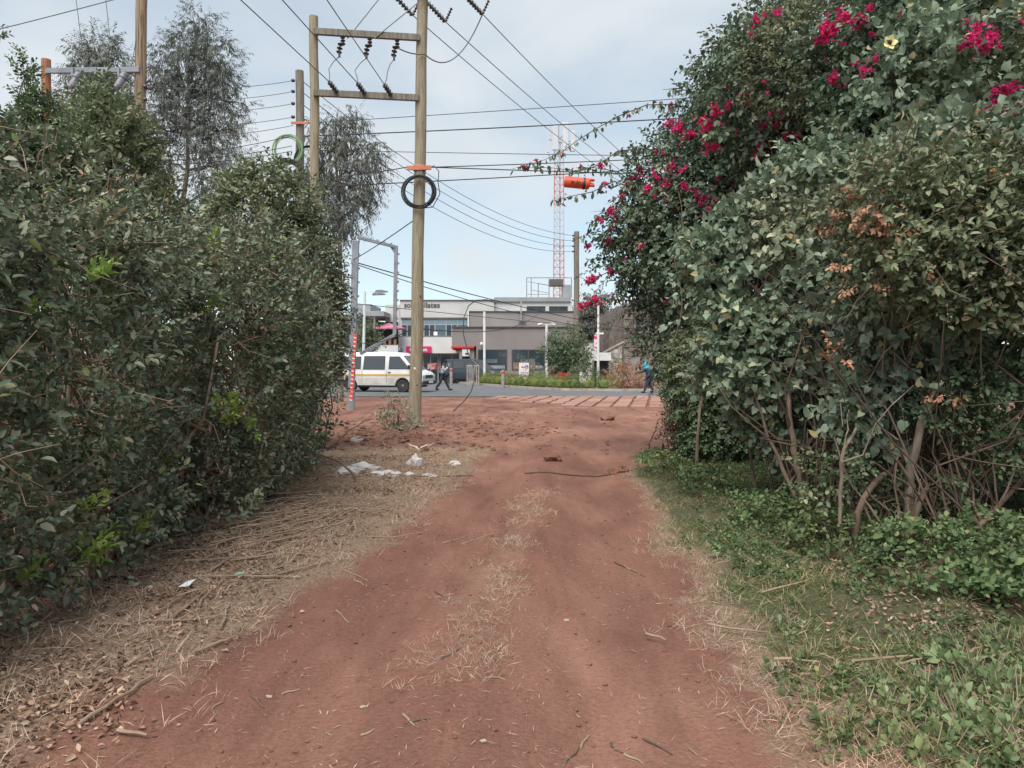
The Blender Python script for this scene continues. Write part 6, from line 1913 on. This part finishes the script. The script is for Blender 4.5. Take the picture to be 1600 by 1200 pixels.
def vehicle(root, W, belt, H, lower, upper, wheels, wr, body, tumble, windows, screen, low_mat=None):
    def wz(z): return W if z <= belt else W - tumble * (z - belt) / (H - belt)
    mb = MB()
    n = len(lower)
    mb.add([(x, -W, z) for x, z in lower] + [(x, W, z) for x, z in lower], [tuple(range(n)), tuple(range(2 * n - 1, n - 1, -1))] + [(i, (i + 1) % n, (i + 1) % n + n, i + n) for i in range(n)])
    bd = mb.build('body', body, root, True, bevel=.03)
    n = len(upper)
    mb = MB().add([(x, -wz(z), z) for x, z in upper] + [(x, wz(z), z) for x, z in upper], [tuple(range(n)), tuple(range(2 * n - 1, n - 1, -1))] + [(i, (i + 1) % n, (i + 1) % n + n, i + n) for i in range(n)])
    mb.build('cabin', body, root, True, bevel=.03)
    for pts in windows:
        for s in (-1, 1):
            g = MB()
            o_ = .006
            cx = sum(p[0] for p in pts) / len(pts); cz = sum(p[1] for p in pts) / len(pts)
            fr = [(cx + (x - cx) * 1.06, cz + (z - cz) * 1.10) for x, z in pts]
            k = len(pts)
            f_ = MB().add([(x, s * (wz(z) + o_), z) for x, z in fr] + [(x, s * (wz(z) - .02), z) for x, z in fr], [tuple(range(k)), tuple(range(2 * k - 1, k - 1, -1))] + [(i, (i + 1) % k, (i + 1) % k + k, i + k) for i in range(k)]).build('side_window', M_BLACKP, root)
            g.add([(x, s * (wz(z) + o_ + .006), z) for x, z in pts] + [(x, s * (wz(z)), z) for x, z in pts], [tuple(range(k)), tuple(range(2 * k - 1, k - 1, -1))] + [(i, (i + 1) % k, (i + 1) % k + k, i + k) for i in range(k)])
            g.build('pane', M_VGLASS, f_)
    (ax_, az), (bx_, bz) = screen
    dx, dz = bx_ - ax_, bz - az
    L = math.hypot(dx, dz); nx_, nz_ = -dz / L * .012, dx / L * .012
    if nx_ < 0: nx_, nz_ = -nx_, -nz_
    wa, wb = wz(az) - .10, wz(bz) - .08
    MB().add([(ax_ + nx_, -wa, az + nz_), (ax_ + nx_, wa, az + nz_), (bx_ + nx_, wb, bz + nz_), (bx_ + nx_, -wb, bz + nz_), (ax_ - nx_ * 2, -wa, az - nz_ * 2), (ax_ - nx_ * 2, wa, az - nz_ * 2), (bx_ - nx_ * 2, wb, bz - nz_ * 2), (bx_ - nx_ * 2, -wb, bz - nz_ * 2)],
             [(0, 1, 2, 3), (7, 6, 5, 4), (0, 4, 5, 1), (1, 5, 6, 2), (2, 6, 7, 3), (3, 7, 4, 0)]).build('windscreen', M_VGLASS, root)
    for wx in wheels:
        for s in (-1, 1):
            c = (wx, s * (W - .12), wr)
            w = MB().lathe([(wr * .55, -.10), (wr * .93, -.10), (wr, -.06), (wr, .06), (wr * .93, .10), (wr * .55, .10)], c, 24, (0, 1, 0)).build('wheel', M_TYRE, root, True)
            MB().lathe([(wr * .60, -.09), (wr * .58, .07), (wr * .45, .085), (wr * .28, .065), (wr * .18, .10), (wr * .05, .11)] if s > 0 else [(wr * .05, -.11), (wr * .18, -.10), (wr * .28, -.065), (wr * .45, -.085), (wr * .58, -.07), (wr * .60, .09)], c, 20, (0, 1, 0)).build('rim', M_RIM, w, True)
            # dark wheel arch lip
            arc = [(wx + (wr + .055) * math.cos(t), s * (W + .004), wr + (wr + .055) * math.sin(t)) for t in np.linspace(-.15, math.pi + .15, 16)]
            MB().tube(arc, .022, 6).build('arch', M_BLACKP, root, True)
    return wz
def arch(wx, wr, n=9):
    """profile points of a wheel arch, front to rear along the sill"""
    return [(wx + (wr + .05) * math.cos(t), wr + (wr + .05) * math.sin(t)) for t in np.linspace(.0, math.pi, n)]
# white minibus
yaw = R(-16)
wc = gnd(629, 613.0)
vx, vy = 3.62, -.845
ox = wc[0] - (vx * math.cos(yaw) - vy * math.sin(yaw)); oy = wc[1] - (vx * math.sin(yaw) + vy * math.cos(yaw))
van = thing('minibus', 'dusty white minibus with a yellow side stripe on the road', 'minibus', (ox, oy, 0.0), rotz=yaw, local=True)
WR = .33
lower = [(-.28, .40), (-.30, .75), (-.25, 1.08), (4.28, 1.08), (4.55, .98), (4.68, .84), (4.70, .52), (4.62, .36)] + arch(3.62, WR) + arch(.72, WR)
lower = [p for p in lower]
upper = [(-.25, 1.06), (-.15, 1.80), (-.04, 1.93), (.4, 2.0), (2.6, 2.03), (3.25, 1.98), (3.55, 1.86), (4.28, 1.06)]
wz = vehicle(van, .845, 1.08, 2.03, lower, upper, (3.62, .72), WR, M_VANW, .13,
        [[(.0, 1.18), (1.28, 1.18), (1.28, 1.76), (.10, 1.76)], [(1.48, 1.16), (2.62, 1.16), (2.62, 1.78), (1.52, 1.78)], [(2.88, 1.18), (3.98, 1.18), (3.42, 1.76), (2.90, 1.76)]],
        ((3.60, 1.82), (4.22, 1.14)))
for s in (-1, 1):
    yo = s * .849
    MB().box(-.24, 4.35, min(yo, yo - s * .01), max(yo, yo - s * .01), .80, .90).build('side_stripe', mat('stripe_yellow', (0.66, 0.36, 0.05), (0.6, 0.33, 0.06), 3, .5), van)
    for x0, x1 in ((-.26, .28), (1.16, 3.20)):
        MB().box(x0, x1, min(yo, yo - s * .01), max(yo, yo - s * .01), .41, .72).build('dusty_panel', M_VANDIRT, van, bevel=.004)
    for x in (1.40, 2.74, 4.02):
        MB().box(x - .008, x + .008, min(yo * 1.001, yo), max(yo * 1.001, yo) + .001, .45, 1.06).build('door_seam', M_BLACKP, van)
    MB().box(2.82, 2.98, min(yo, yo + s * .03), max(yo, yo + s * .03), .98, 1.02).build('door_handle', M_BLACKP, van)
    # mirrors, lamps
    mpt = (4.02, s * .93, 1.20)
    MB().box(3.98, 4.08, min(s * .86, s * 1.04), max(s * .86, s * 1.04), 1.14, 1.36).build('mirror', M_BLACKP, van, bevel=.02)
    MB().box(4.60, 4.72, min(s * .50, s * .80), max(s * .50, s * .80), .70, .86).build('headlight', M_LENS, van, bevel=.02)
    MB().box(-.32, -.24, min(s * .70, s * .83), max(s * .70, s * .83), .7, 1.0).build('tail_light', M_RED, van, bevel=.01)
MB().box(4.60, 4.80, -.84, .84, .40, .58).build('front_bumper', M_BLACKP, van, bevel=.04)
MB().box(-.38, -.20, -.84, .84, .36, .54).build('rear_bumper', M_BLACKP, van, bevel=.04)
MB().box(4.66, 4.715, -.48, .48, .70, .86).build('grille', M_BLACKP, van, bevel=.01)
MB().box(4.80, 4.82, -.26, .26, .46, .57).build('number_plate', M_PLATE, van)
MB().box(.3, 4.3, -.74, .74, .24, .45).build('underbody', M_BLACKP, van)
MB().tube([(4.28, .2, 1.10), (4.05, -.35, 1.36)], .012, 5).tube([(4.28, -.5, 1.10), (4.05, -.05, 1.36)], .012, 5).build('wiper', M_BLACKP, van)
# dark minivan on the forecourt
M_CARD = mat('car_dark_blue', (0.045, 0.055, 0.075), (0.04, 0.048, 0.065), 1.5, .25, spec=.6)
yaw = R(-27)
ox, oy = at(696, 600, 55.0)[0], 55.6
mv = thing('minivan', 'dark blue minivan parked on the forecourt behind the bollards', 'minivan', (ox, oy, 0.0), rotz=yaw, local=True)
WR = .31
lower = [(.02, .38), (0, .75), (.05, 1.0), (3.55, 1.0), (4.02, .92), (4.24, .76), (4.28, .45), (4.2, .30)] + arch(3.48, WR) + arch(.85, WR)
upper = [(.05, .98), (.14, 1.35), (.28, 1.66), (.6, 1.72), (2.1, 1.74), (2.55, 1.68), (3.62, .98)]
vehicle(mv, .83, 1.0, 1.74, lower, upper, (3.48, .85), WR, M_CARD, .14,
        [[(.24, 1.08), (.98, 1.08), (.98, 1.56), (.40, 1.56)], [(1.08, 1.08), (1.95, 1.08), (1.95, 1.58), (1.10, 1.58)], [(2.05, 1.08), (3.18, 1.08), (2.52, 1.56), (2.05, 1.58)]],
        ((2.62, 1.64), (3.56, 1.02)))
for s in (-1, 1):
    MB().box(4.05, 4.27, min(s * .48, s * .80), max(s * .48, s * .80), .70, .84).build('headlight', M_LENS, mv, bevel=.03)
    MB().box(-.02, .08, min(s * .66, s * .82), max(s * .66, s * .82), .8, 1.25).build('tail_light', M_RED, mv, bevel=.01)
    MB().box(3.0, 3.12, min(s * .84, s * 1.0), max(s * .84, s * 1.0), 1.05, 1.2).build('mirror', M_CARD, mv, bevel=.02)
    yo = s * .834
    for x in (1.03, 2.0, 3.2):
        MB().box(x - .008, x + .008, min(yo, yo - s * .01), max(yo, yo - s * .01), .4, .99).build('door_seam', M_BLACKP, mv)
MB().box(4.20, 4.34, -.82, .82, .32, .52).build('front_bumper', M_CARD, mv, bevel=.04)
MB().box(4.20, 4.30, -.40, .40, .62, .76).build('grille', M_STEEL, mv, bevel=.01)
MB().box(4.34, 4.355, -.25, .25, .40, .50).build('number_plate', M_PLATE, mv)
MB().box(.3, 4.0, -.72, .72, .2, .42).build('underbody', M_BLACKP, mv)

# ================================================================== PEOPLE
def skinned(name, verts, edges, radii, material, parent, sub=2, root=0):
    me = bpy.data.meshes.new(name)
    me.from_pydata([tuple(v) for v in verts], edges, [])
    o = bpy.data.objects.new(name, me); col.objects.link(o)
    sk = o.modifiers.new('skin', 'SKIN')
    sk.branch_smoothing = .4
    o.modifiers.new('sub', 'SUBSURF').levels = sub
    if not me.skin_vertices:
        me.skin_vertices.new()
    for i, r in enumerate(radii):
        rr = r if hasattr(r, '__len__') else (r, r)
        me.skin_vertices[0].data[i].radius = rr
        me.skin_vertices[0].data[i].use_root = (i == root)
    bpy.context.view_layer.update()
    m2 = bpy.data.meshes.new_from_object(o.evaluated_get(bpy.context.evaluated_depsgraph_get()))
    bpy.data.objects.remove(o)
    m2.name = name
    m2.materials.clear()
    return link_mesh(name, m2, material, parent, True)
M_SKIN = mat('skin_brown', (0.085, 0.048, 0.032), (0.07, 0.04, 0.027), 8, .6)
M_HAIR = mat('hair_black', (0.012, 0.011, 0.011), (0.018, 0.016, 0.015), 20, .9)
def person(label, loc, rotz, J, top_m, trouser_m, shoe_m, sleeve=True):
    """J: joints of the pose, facing +X, metres"""
    r = thing('person', label, 'person', loc, rotz=rotz, local=True)
    names = ['pelvis', 'waist', 'chest', 'neck', 'head', 'crown',
             'sl', 'el', 'wl', 'hl', 'sr', 'er', 'wr', 'hr',
             'hpl', 'kl', 'al', 'tl', 'hpr', 'kr', 'ar', 'tr']
    idx = {n: i for i, n in enumerate(names)}
    V = [np.array(J[n], float) for n in names]
    E = [('pelvis', 'waist'), ('waist', 'chest'), ('chest', 'neck'), ('neck', 'head'), ('head', 'crown'),
         ('chest', 'sl'), ('sl', 'el'), ('el', 'wl'), ('wl', 'hl'), ('chest', 'sr'), ('sr', 'er'), ('er', 'wr'), ('wr', 'hr'),
         ('pelvis', 'hpl'), ('hpl', 'kl'), ('kl', 'al'), ('al', 'tl'), ('pelvis', 'hpr'), ('hpr', 'kr'), ('kr', 'ar'), ('ar', 'tr')]
    E = [(idx[a], idx[b]) for a, b in E]
    Rd = [.13, .12, .14, .055, .085, .07, .055, .042, .030, .030, .055, .042, .030, .030, .085, .058, .04, .035, .085, .058, .04, .035]
    # fingers
    for side, h, w in (('l', 'hl', 'wl'), ('r', 'hr', 'wr')):
        d = V[idx[h]] - V[idx[w]]; d /= np.linalg.norm(d)
        s_ = np.cross(d, np.array([0, 1.0, .2])); s_ /= np.linalg.norm(s_)
        for k in range(5):
            off = (k - 2) * .018
            ln = (.045, .075, .085, .078, .06)[k]
            b = V[idx[h]] + s_ * off + d * (.01 if k else -.02) + (s_ * -.025 if k == 0 else 0)
            V.append(b); V.append(b + d * ln * .55 + np.array([0, 0, -.01])); V.append(b + d * ln + np.array([0, 0, -.025]))
            n0 = len(V) - 3
            E += [(idx[h], n0), (n0, n0 + 1), (n0 + 1, n0 + 2)]
            Rd += [.011, .010, .008]
    body = skinned('body', V, E, Rd, M_SKIN, r, 1)
    # face
    hd, cr_ = V[idx['head']], V[idx['crown']]
    f = np.array([1.0, 0, 0]) - (cr_ - hd) * 0; up_ = (cr_ - hd) / np.linalg.norm(cr_ - hd)
    f = f - up_ * np.dot(f, up_); f /= np.linalg.norm(f)
    sd = np.cross(up_, f)
    c = (hd + cr_) / 2
    MB().lump(c + f * .095 - up_ * .02, (.018, .014, .024), 1, .05).build('nose', M_SKIN, r, True)
    MB().lump(c + f * .082 - up_ * .065, (.012, .026, .009), 1, .05).build('mouth', M_HAIR, r, True)
    for s in (-1, 1):
        MB().lump(c + f * .082 + sd * s * .033 + up_ * .008, (.010, .013, .009), 1, .05).build('eye', M_WHITE, r, True)
        MB().lump(c + sd * s * .088 - f * .01 - up_ * .01, (.018, .010, .03), 1, .05).build('ear', M_SKIN, r, True)
    # clothes
    def chain(nm, pts, eds, rad, m):
        return skinned(nm, [V[idx[p]] for p in pts], [(pts.index(a), pts.index(b)) for a, b in eds], rad, m, r, 2)
    chain('trousers', ['pelvis', 'hpl', 'kl', 'al', 'hpr', 'kr', 'ar'], [('pelvis', 'hpl'), ('hpl', 'kl'), ('kl', 'al'), ('pelvis', 'hpr'), ('hpr', 'kr'), ('kr', 'ar')], [.155, .105, .082, .07, .105, .082, .07], trouser_m)
    chain('jacket', ['waist', 'pelvis', 'chest', 'sl', 'el', 'wl', 'sr', 'er', 'wr'], [('waist', 'pelvis'), ('waist', 'chest'), ('chest', 'sl'), ('sl', 'el'), ('el', 'wl'), ('chest', 'sr'), ('sr', 'er'), ('er', 'wr')], [.155, .165, .17, .075, .06, .045, .075, .06, .045], top_m)
    for a, b in (('al', 'tl'), ('ar', 'tr')):
        p, q = V[idx[a]], V[idx[b]]
        MB().lump((p + q) / 2 + np.array([0, 0, -.02]), (np.linalg.norm((q - p)[:2]) * .5 + .075, .05, .055), 2, .08).build('shoe', shoe_m, r, True)
    return r, V, idx, c, f, up_
# walker beside the minibus, phone raised
p1 = gnd(688.5, 611.0)
J1 = dict(pelvis=(0, 0, .84), waist=(.02, 0, 1.0), chest=(.06, 0, 1.20), neck=(.10, 0, 1.34), head=(.16, 0, 1.42), crown=(.19, 0, 1.56),
          sl=(.05, .19, 1.28), el=(-.02, .24, 1.03), wl=(.10, .25, .86), hl=(.14, .25, .80), sr=(.06, -.19, 1.28), er=(.14, -.24, 1.05), wr=(.32, -.12, 1.24), hr=(.36, -.09, 1.30),
          hpl=(0, .09, .80), kl=(.20, .10, .46), al=(.36, .10, .09), tl=(.50, .10, .04), hpr=(0, -.09, .80), kr=(-.08, -.10, .45), ar=(-.32, -.10, .13), tr=(-.20, -.10, .04))
M_CHECK = mat('jacket_check', (0.60, 0.60, 0.61), (0.26, 0.27, 0.29), 16, .9, lo=.42, hi=.58, detail=1)
M_TROUS = mat('trousers_dark', (0.035, 0.035, 0.042), (0.05, 0.05, 0.058), 9, .9)
M_SHOE = mat('shoe_black', (0.02, 0.02, 0.02), (0.03, 0.03, 0.03), 9, .6)
pr, V1, ix1, c1, f1, u1_ = person('person in a pale patterned jacket and dark trousers striding past the minibus nose', (p1[0], p1[1] + .9, 0), 0.0, J1, M_CHECK, M_TROUS, M_SHOE)
MB().lump(c1 + u1_ * .045 - f1 * .015, (.105, .10, .085), 4, .05, 2).build('hair', M_HAIR, pr, True)
h_ = V1[ix1['hr']]
MB().box(h_[0] + .0, h_[0] + .025, h_[1] - .04, h_[1] + .04, h_[2] - .02, h_[2] + .14).build('phone', M_WHITE, pr, bevel=.004)
MB().prism([(-.26, .92), (-.10, .90), (-.10, 1.22), (-.20, 1.24), (-.27, 1.15)], 'y', -.15, .15).build('backpack', mat('bag_grey', (0.2, 0.2, 0.21), (0.14, 0.14, 0.15), 8, .9), pr, bevel=.03)
# walker with teal hood and backpack
p2 = gnd(1014, 614.0)
J2 = dict(pelvis=(0, 0, .76), waist=(.02, 0, .90), chest=(.07, 0, 1.08), neck=(.12, 0, 1.20), head=(.18, 0, 1.27), crown=(.22, 0, 1.40),
          sl=(.06, .17, 1.14), el=(.02, .22, .90), wl=(.16, .22, .76), hl=(.20, .22, .71), sr=(.08, -.17, 1.14), er=(.30, -.20, 1.02), wr=(.52, -.20, .98), hr=(.58, -.20, .97),
          hpl=(0, .08, .72), kl=(.16, .09, .41), al=(.24, .09, .09), tl=(.37, .09, .04), hpr=(0, -.08, .72), kr=(-.06, -.09, .41), ar=(-.22, -.09, .12), tr=(-.11, -.09, .04))
M_TEAL = mat('teal_cloth', (0.05, 0.36, 0.45), (0.04, 0.28, 0.37), 5, .8)
M_NAVY = mat('navy_cloth', (0.035, 0.045, 0.07), (0.05, 0.06, 0.085), 7, .9)
pr2, V2, ix2, c2_, f2, u2 = person('person in a teal hood carrying a dark backpack walking along the far road edge', (p2[0], p2[1], 0), math.pi, J2, M_NAVY, M_NAVY, M_SHOE)
MB().lump(c2_ - f2 * .025 + u2 * .02, (.125, .12, .145), 4, .05, 2).lump(c2_ - f2 * .05 - u2 * .13, (.16, .17, .12), 5, .05, 2).build('hood', M_TEAL, pr2, True)
MB().prism([(-.36, .78), (-.10, .76), (-.06, 1.14), (-.20, 1.20), (-.36, 1.08)], 'y', -.17, .17).build('backpack', mat('bag_dark', (0.05, 0.06, 0.055), (0.03, 0.035, 0.035), 8, .9), pr2, bevel=.04)

# ================================================================== DEBRIS
def on_ground(px, py, up=0.0):
    p = gnd(px, py)
    for _ in range(3):
        p = gnd(px, py, zat(p[0], p[1]))
    p[2] = zat(p[0], p[1]) + up
    return p
def ground_stick(pxs, r0, r1, label, group, m=M_TWIG, lift=0.0, name='fallen_stick'):
    pts = []
    base = [on_ground(px, py) for px, py in pxs]
    for a, b in zip(base[:-1], base[1:]):
        for t in (0, .33, .66):
            q = a + (b - a) * t
            q[2] = zat(q[0], q[1]) + r0 * .8 + lift
            pts.append(q + np.array([rng.normal(0, .006), rng.normal(0, .006), 0]))
    q = base[-1]; q[2] = zat(q[0], q[1]) + r1 + lift; pts.append(q)
    o = MB().tube(pts, list(np.linspace(r0, r1, len(pts))), 6).build(name, m, None, True)
    return tag(o, label, 'stick', group)
G1, LS1 = 'small sticks on the bare lane', 'small brown stick lying on the bare red earth of the lane'
for s in (((527, 955), (545, 974)), ((392, 1088), (412, 1106)), ((905, 1170), (920, 1150)), ((880, 1195), (905, 1168)), ((1004, 1155), (1050, 1180)), ((952, 1160), (975, 1178)), ((975, 1178), (1005, 1195)), ((632, 1118), (648, 1135)), ((635, 1130), (672, 1124)),
          ((565, 1150), (585, 1140)), ((720, 850), (778, 832)), ((690, 850), (730, 838)), ((690, 1030), (722, 1012)), ((960, 880), (1008, 902)), ((975, 885), (1000, 898)), ((680, 925), (692, 932)), ((760, 1060), (790, 1064)), ((1080, 985), (1095, 995)), ((1075, 1172), (1090, 1182)), ((535, 890), (575, 908)), ((550, 905), (568, 915)), ((440, 1085), (468, 1078)), ((330, 1108), (348, 1098)), ((1250, 1120), (1232, 1108))):
    ground_stick(s, .0055, .003, LS1, G1, M_TWIGP if random.random() < .5 else M_TWIG)
G2, LS2 = 'cut branches piled below the hedge', 'long dry cut branch lying on the litter below the left hedge'
for s in (((305, 882), (400, 845), (510, 805)), ((340, 870), (440, 840), (520, 820)), ((320, 860), (420, 830), (500, 812)), ((360, 880), (450, 868), (500, 872)), ((290, 880), (390, 875), (480, 850)), ((300, 905), (420, 905), (520, 880)), ((150, 980), (200, 982), (255, 955), (300, 925)), ((270, 970), (300, 945), (325, 925)), ((300, 1025), (345, 1008), (365, 1000)),
          ((215, 975), (290, 975), (350, 965)), ((310, 950), (330, 925)), ((200, 1045), (260, 1010)), ((410, 905), (470, 905)), ((380, 860), (455, 835)), ((120, 1140), (180, 1100), (240, 1060)), ((330, 895), (395, 855), (440, 822)), ((180, 1150), (230, 1155)), ((345, 985), (360, 945)), ((420, 850), (500, 838)), ((400, 835), (480, 800), (520, 780))):
    ground_stick(s, .009, .005, LS2, G2, M_TWIGP, .012, 'cut_branch')
G3, LS3 = 'long stick across the lane', 'thin dark stick lying across the lane before the dug over soil'
ground_stick(((820, 741), (880, 742), (960, 741)), .012, .007, LS3, None, M_TWIG)
ground_stick(((650, 745), (700, 745), (740, 744)), .010, .006, 'thin dark stick beside the white rubble', None, M_TWIG)
for s in (((1010, 1000), (1040, 1010)), ((1105, 985), (1200, 998)), ((1210, 1040), (1280, 1045)), ((1330, 1045), (1460, 1035)), ((1480, 1050), (1600, 1025)), ((1500, 1040), (1540, 1020)), ((1190, 935), (1260, 915)), ((1400, 1050), (1440, 1040))):
    ground_stick(s, .008, .004, 'dry stick lying in the right verge plants', 'sticks in the right verge', M_TWIGP, .03)
# branches by the hedge end and arching branch
def branch(line, Y, r0, r1, label, m=M_TWIGP, name='bare_branch', group=None):
    pts = [at(px, py, Y + .1 * i) for i, (px, py) in enumerate(line)]
    pts[0] = on_ground(*line[0]); pts[0][2] -= .03
    for p in pts[1:]:
        p[1] = pts[0][1] + (p[1] - Y)
    sm = []
    for i in range(len(pts) - 1):
        for t in (0, .5): sm.append(pts[i] + (pts[i + 1] - pts[i]) * t)
    sm.append(pts[-1])
    return tag(MB().tube(sm, list(np.linspace(r0, r1, len(sm))), 7).build(name, m, None, True), label, 'branch', group)
branch([(597, 757), (598, 735), (590, 712), (572, 697), (545, 688), (520, 685)], 10.8, .018, .009, 'brown branch arching out of the rubble beside the hedge', M_BARK)
LBR, GBR = 'pale bare branch leaning on the dug over soil beside the hedge end', 'bare branches by the hedge end'
for l in ([(535, 672), (552, 645)], [(565, 678), (592, 648)], [(545, 668), (560, 650), (562, 640)], [(620, 712), (635, 685)], [(604, 698), (608, 680), (618, 670)], [(540, 700), (560, 705), (600, 695)], [(522, 690), (550, 670), (575, 655)]):
    branch(l, 14, .014, .007, LBR, M_TWIGP, group=GBR)
hp_ = thing('brush_heap', 'heap of dry cut brush on the litter beside the hedge foot', 'brush', (-1.9, 7.4, 0))
segs = []
for k in range(170):
    c = np.array([random.gauss(-1.95, .38), random.gauss(7.0, .75), 0])
    c[2] = zat(c[0], c[1]) + abs(random.gauss(.02, .05))
    a_ = random.gauss(.75, .6); L = random.uniform(.15, .55)
    d = np.array([math.cos(a_), math.sin(a_), random.uniform(-.02, .12)]) * L
    segs.append(([c - d * .5 + np.array([0, 0, .01]), c + rng.normal(0, .015, 3), c + d * .5 + np.array([0, 0, .02])], [.005, .0045, .003]))
twigs('brush', hp_, segs, M_TWIGP)
segs = []
for k in range(420):
    y = random.uniform(3.0, 11.5)
    x = float(left_base(y)) + abs(random.gauss(0, .45)) - .15
    z = zat(x, y) + abs(random.gauss(.01, .02))
    a_ = random.uniform(0, math.pi); L = random.uniform(.06, .32)
    d = np.array([math.cos(a_), math.sin(a_), random.uniform(-.05, .1)]) * L
    c = np.array([x, y, z])
    segs.append(([c - d * .5, c + rng.normal(0, .012, 3), c + d * .5], [.0035, .003, .002]))
o = twigs('twig_litter', None, segs, M_TWIGP); tag(o, 'small dry twigs strewn below the left hedge', 'litter')
segs = []
for k in range(150):
    x, y = random.gauss(-2.4, 1.0), random.gauss(15.0, 2.2)
    z = zat(x, y) + .02
    a_ = random.uniform(0, math.pi); L = random.uniform(.15, .7)
    d = np.array([math.cos(a_), math.sin(a_), random.uniform(-.05, .25)]) * L
    c = np.array([x, y, z])
    segs.append(([c - d * .4, c + rng.normal(0, .03, 3), c + d * .6], [.007, .006, .003]))
o = twigs('twig_litter', None, segs, M_TWIGP); tag(o, 'dry twigs strewn over the dug over soil', 'litter')
# white rubble
M_RUB = mat('rubble_white', (0.58, 0.55, 0.53), (0.38, 0.34, 0.32), 6, .95, bump=.4)
for k, (px, py, s) in enumerate(((568, 735, .13), (580, 737, .11), (555, 740, .10), (650, 727, .10), (605, 742, .08), (620, 744, .07), (710, 726, .07), (545, 737, .09), (640, 743, .06), (592, 744, .08), (668, 744, .05), (680, 746, .04), (535, 742, .09))):
    p = on_ground(px, py)
    o = MB().lump(p + np.array([0, 0, s * .25]), (s * 1.25, s * .8, s * (.55 if k != 3 else 1.2)), 30 + k, .28, 2).build('rubble_chunk', M_RUB)
    tag(o, 'white broken plaster chunk beside the arching branch' if k != 3 else 'upright pale stone standing at the end of the white rubble', 'rubble', 'white rubble pieces' if k != 3 else None)
for k, (px, py, s, lab) in enumerate(((863, 720, .10, 'dark red earth lump lying alone in the middle of the lane end'), (965, 738, .11, 'broken earth lump at the end of the dark stick'), (948, 656, .14, 'flat dark soil lump near the paving'), (560, 690, .1, 'pale stone beside the hedge end'))):
    p = on_ground(px, py)
    tag(MB().lump(p + np.array([0, 0, s * .3]), (s * 1.4, s, s * .6), 60 + k, .3, 2).build('earth_lump', M_EARTH if k < 3 else M_RUB), lab, 'earth lump')
# dry banana leaf by the pole weed
p = on_ground(655, 706, .03)
V0, F0 = leaf_simple(.5, .15, .1)
mb = MB()
for a_, s in ((.2, .28), (.9, .2), (2.6, .24), (-.5, .2)):
    Bm = basis(np.array([[math.cos(a_), math.sin(a_) * .6, .35]]))[0]
    mb.add((V0 * s) @ Bm.T + p, [tuple(f) for f in F0])
tag(mb.build('dry_leaf', mat('dry_leaf_pale', (0.55, 0.44, 0.33), (0.45, 0.33, 0.24), 9, .9)), 'pale curled dry leaf lying beside the pole weed', 'leaf')
# paper scraps
p = on_ground(292, 920, .02)
pp = MB().add([p + np.array(v) for v in ((-.045, -.03, 0), (.03, -.045, .01), (.045, .03, .035), (-.02, .04, .015), (0.005, 0, .03))], [(0, 1, 4), (1, 2, 4), (2, 3, 4), (3, 0, 4)]).build('paper_scrap', mat('paper_white', (0.78, 0.79, 0.82), (0.7, 0.71, 0.75), 9, .8))
tag(pp, 'crumpled white paper scrap lying on the leaf litter below the hedge', 'paper')
p = on_ground(374, 901, .015)
tag(MB().add([p + np.array(v) for v in ((-.03, -.02, 0), (.035, -.015, .01), (.03, .02, .015), (-.025, .02, .01), (0, 0, .018))], [(0, 1, 4), (1, 2, 4), (2, 3, 4), (3, 0, 4)]).build('plastic_scrap', mat('plastic_green', (0.25, 0.42, 0.33), (0.2, 0.35, 0.28), 9, .5)), 'pale green plastic scrap on the dry litter', 'litter')
for px, py in ((567, 1106), (755, 1160), (420, 1090), (170, 1088), (885, 970)):
    p = on_ground(px, py, .006)
    tag(MB().lump(p, (.016, .012, .007), int(px), .3).build('pale_chip', mat('chip_tan', (0.42, 0.34, 0.27), (0.32, 0.25, 0.2), 9, .9)), 'small pale chip lying on the ground litter', 'chip', 'pale chips')
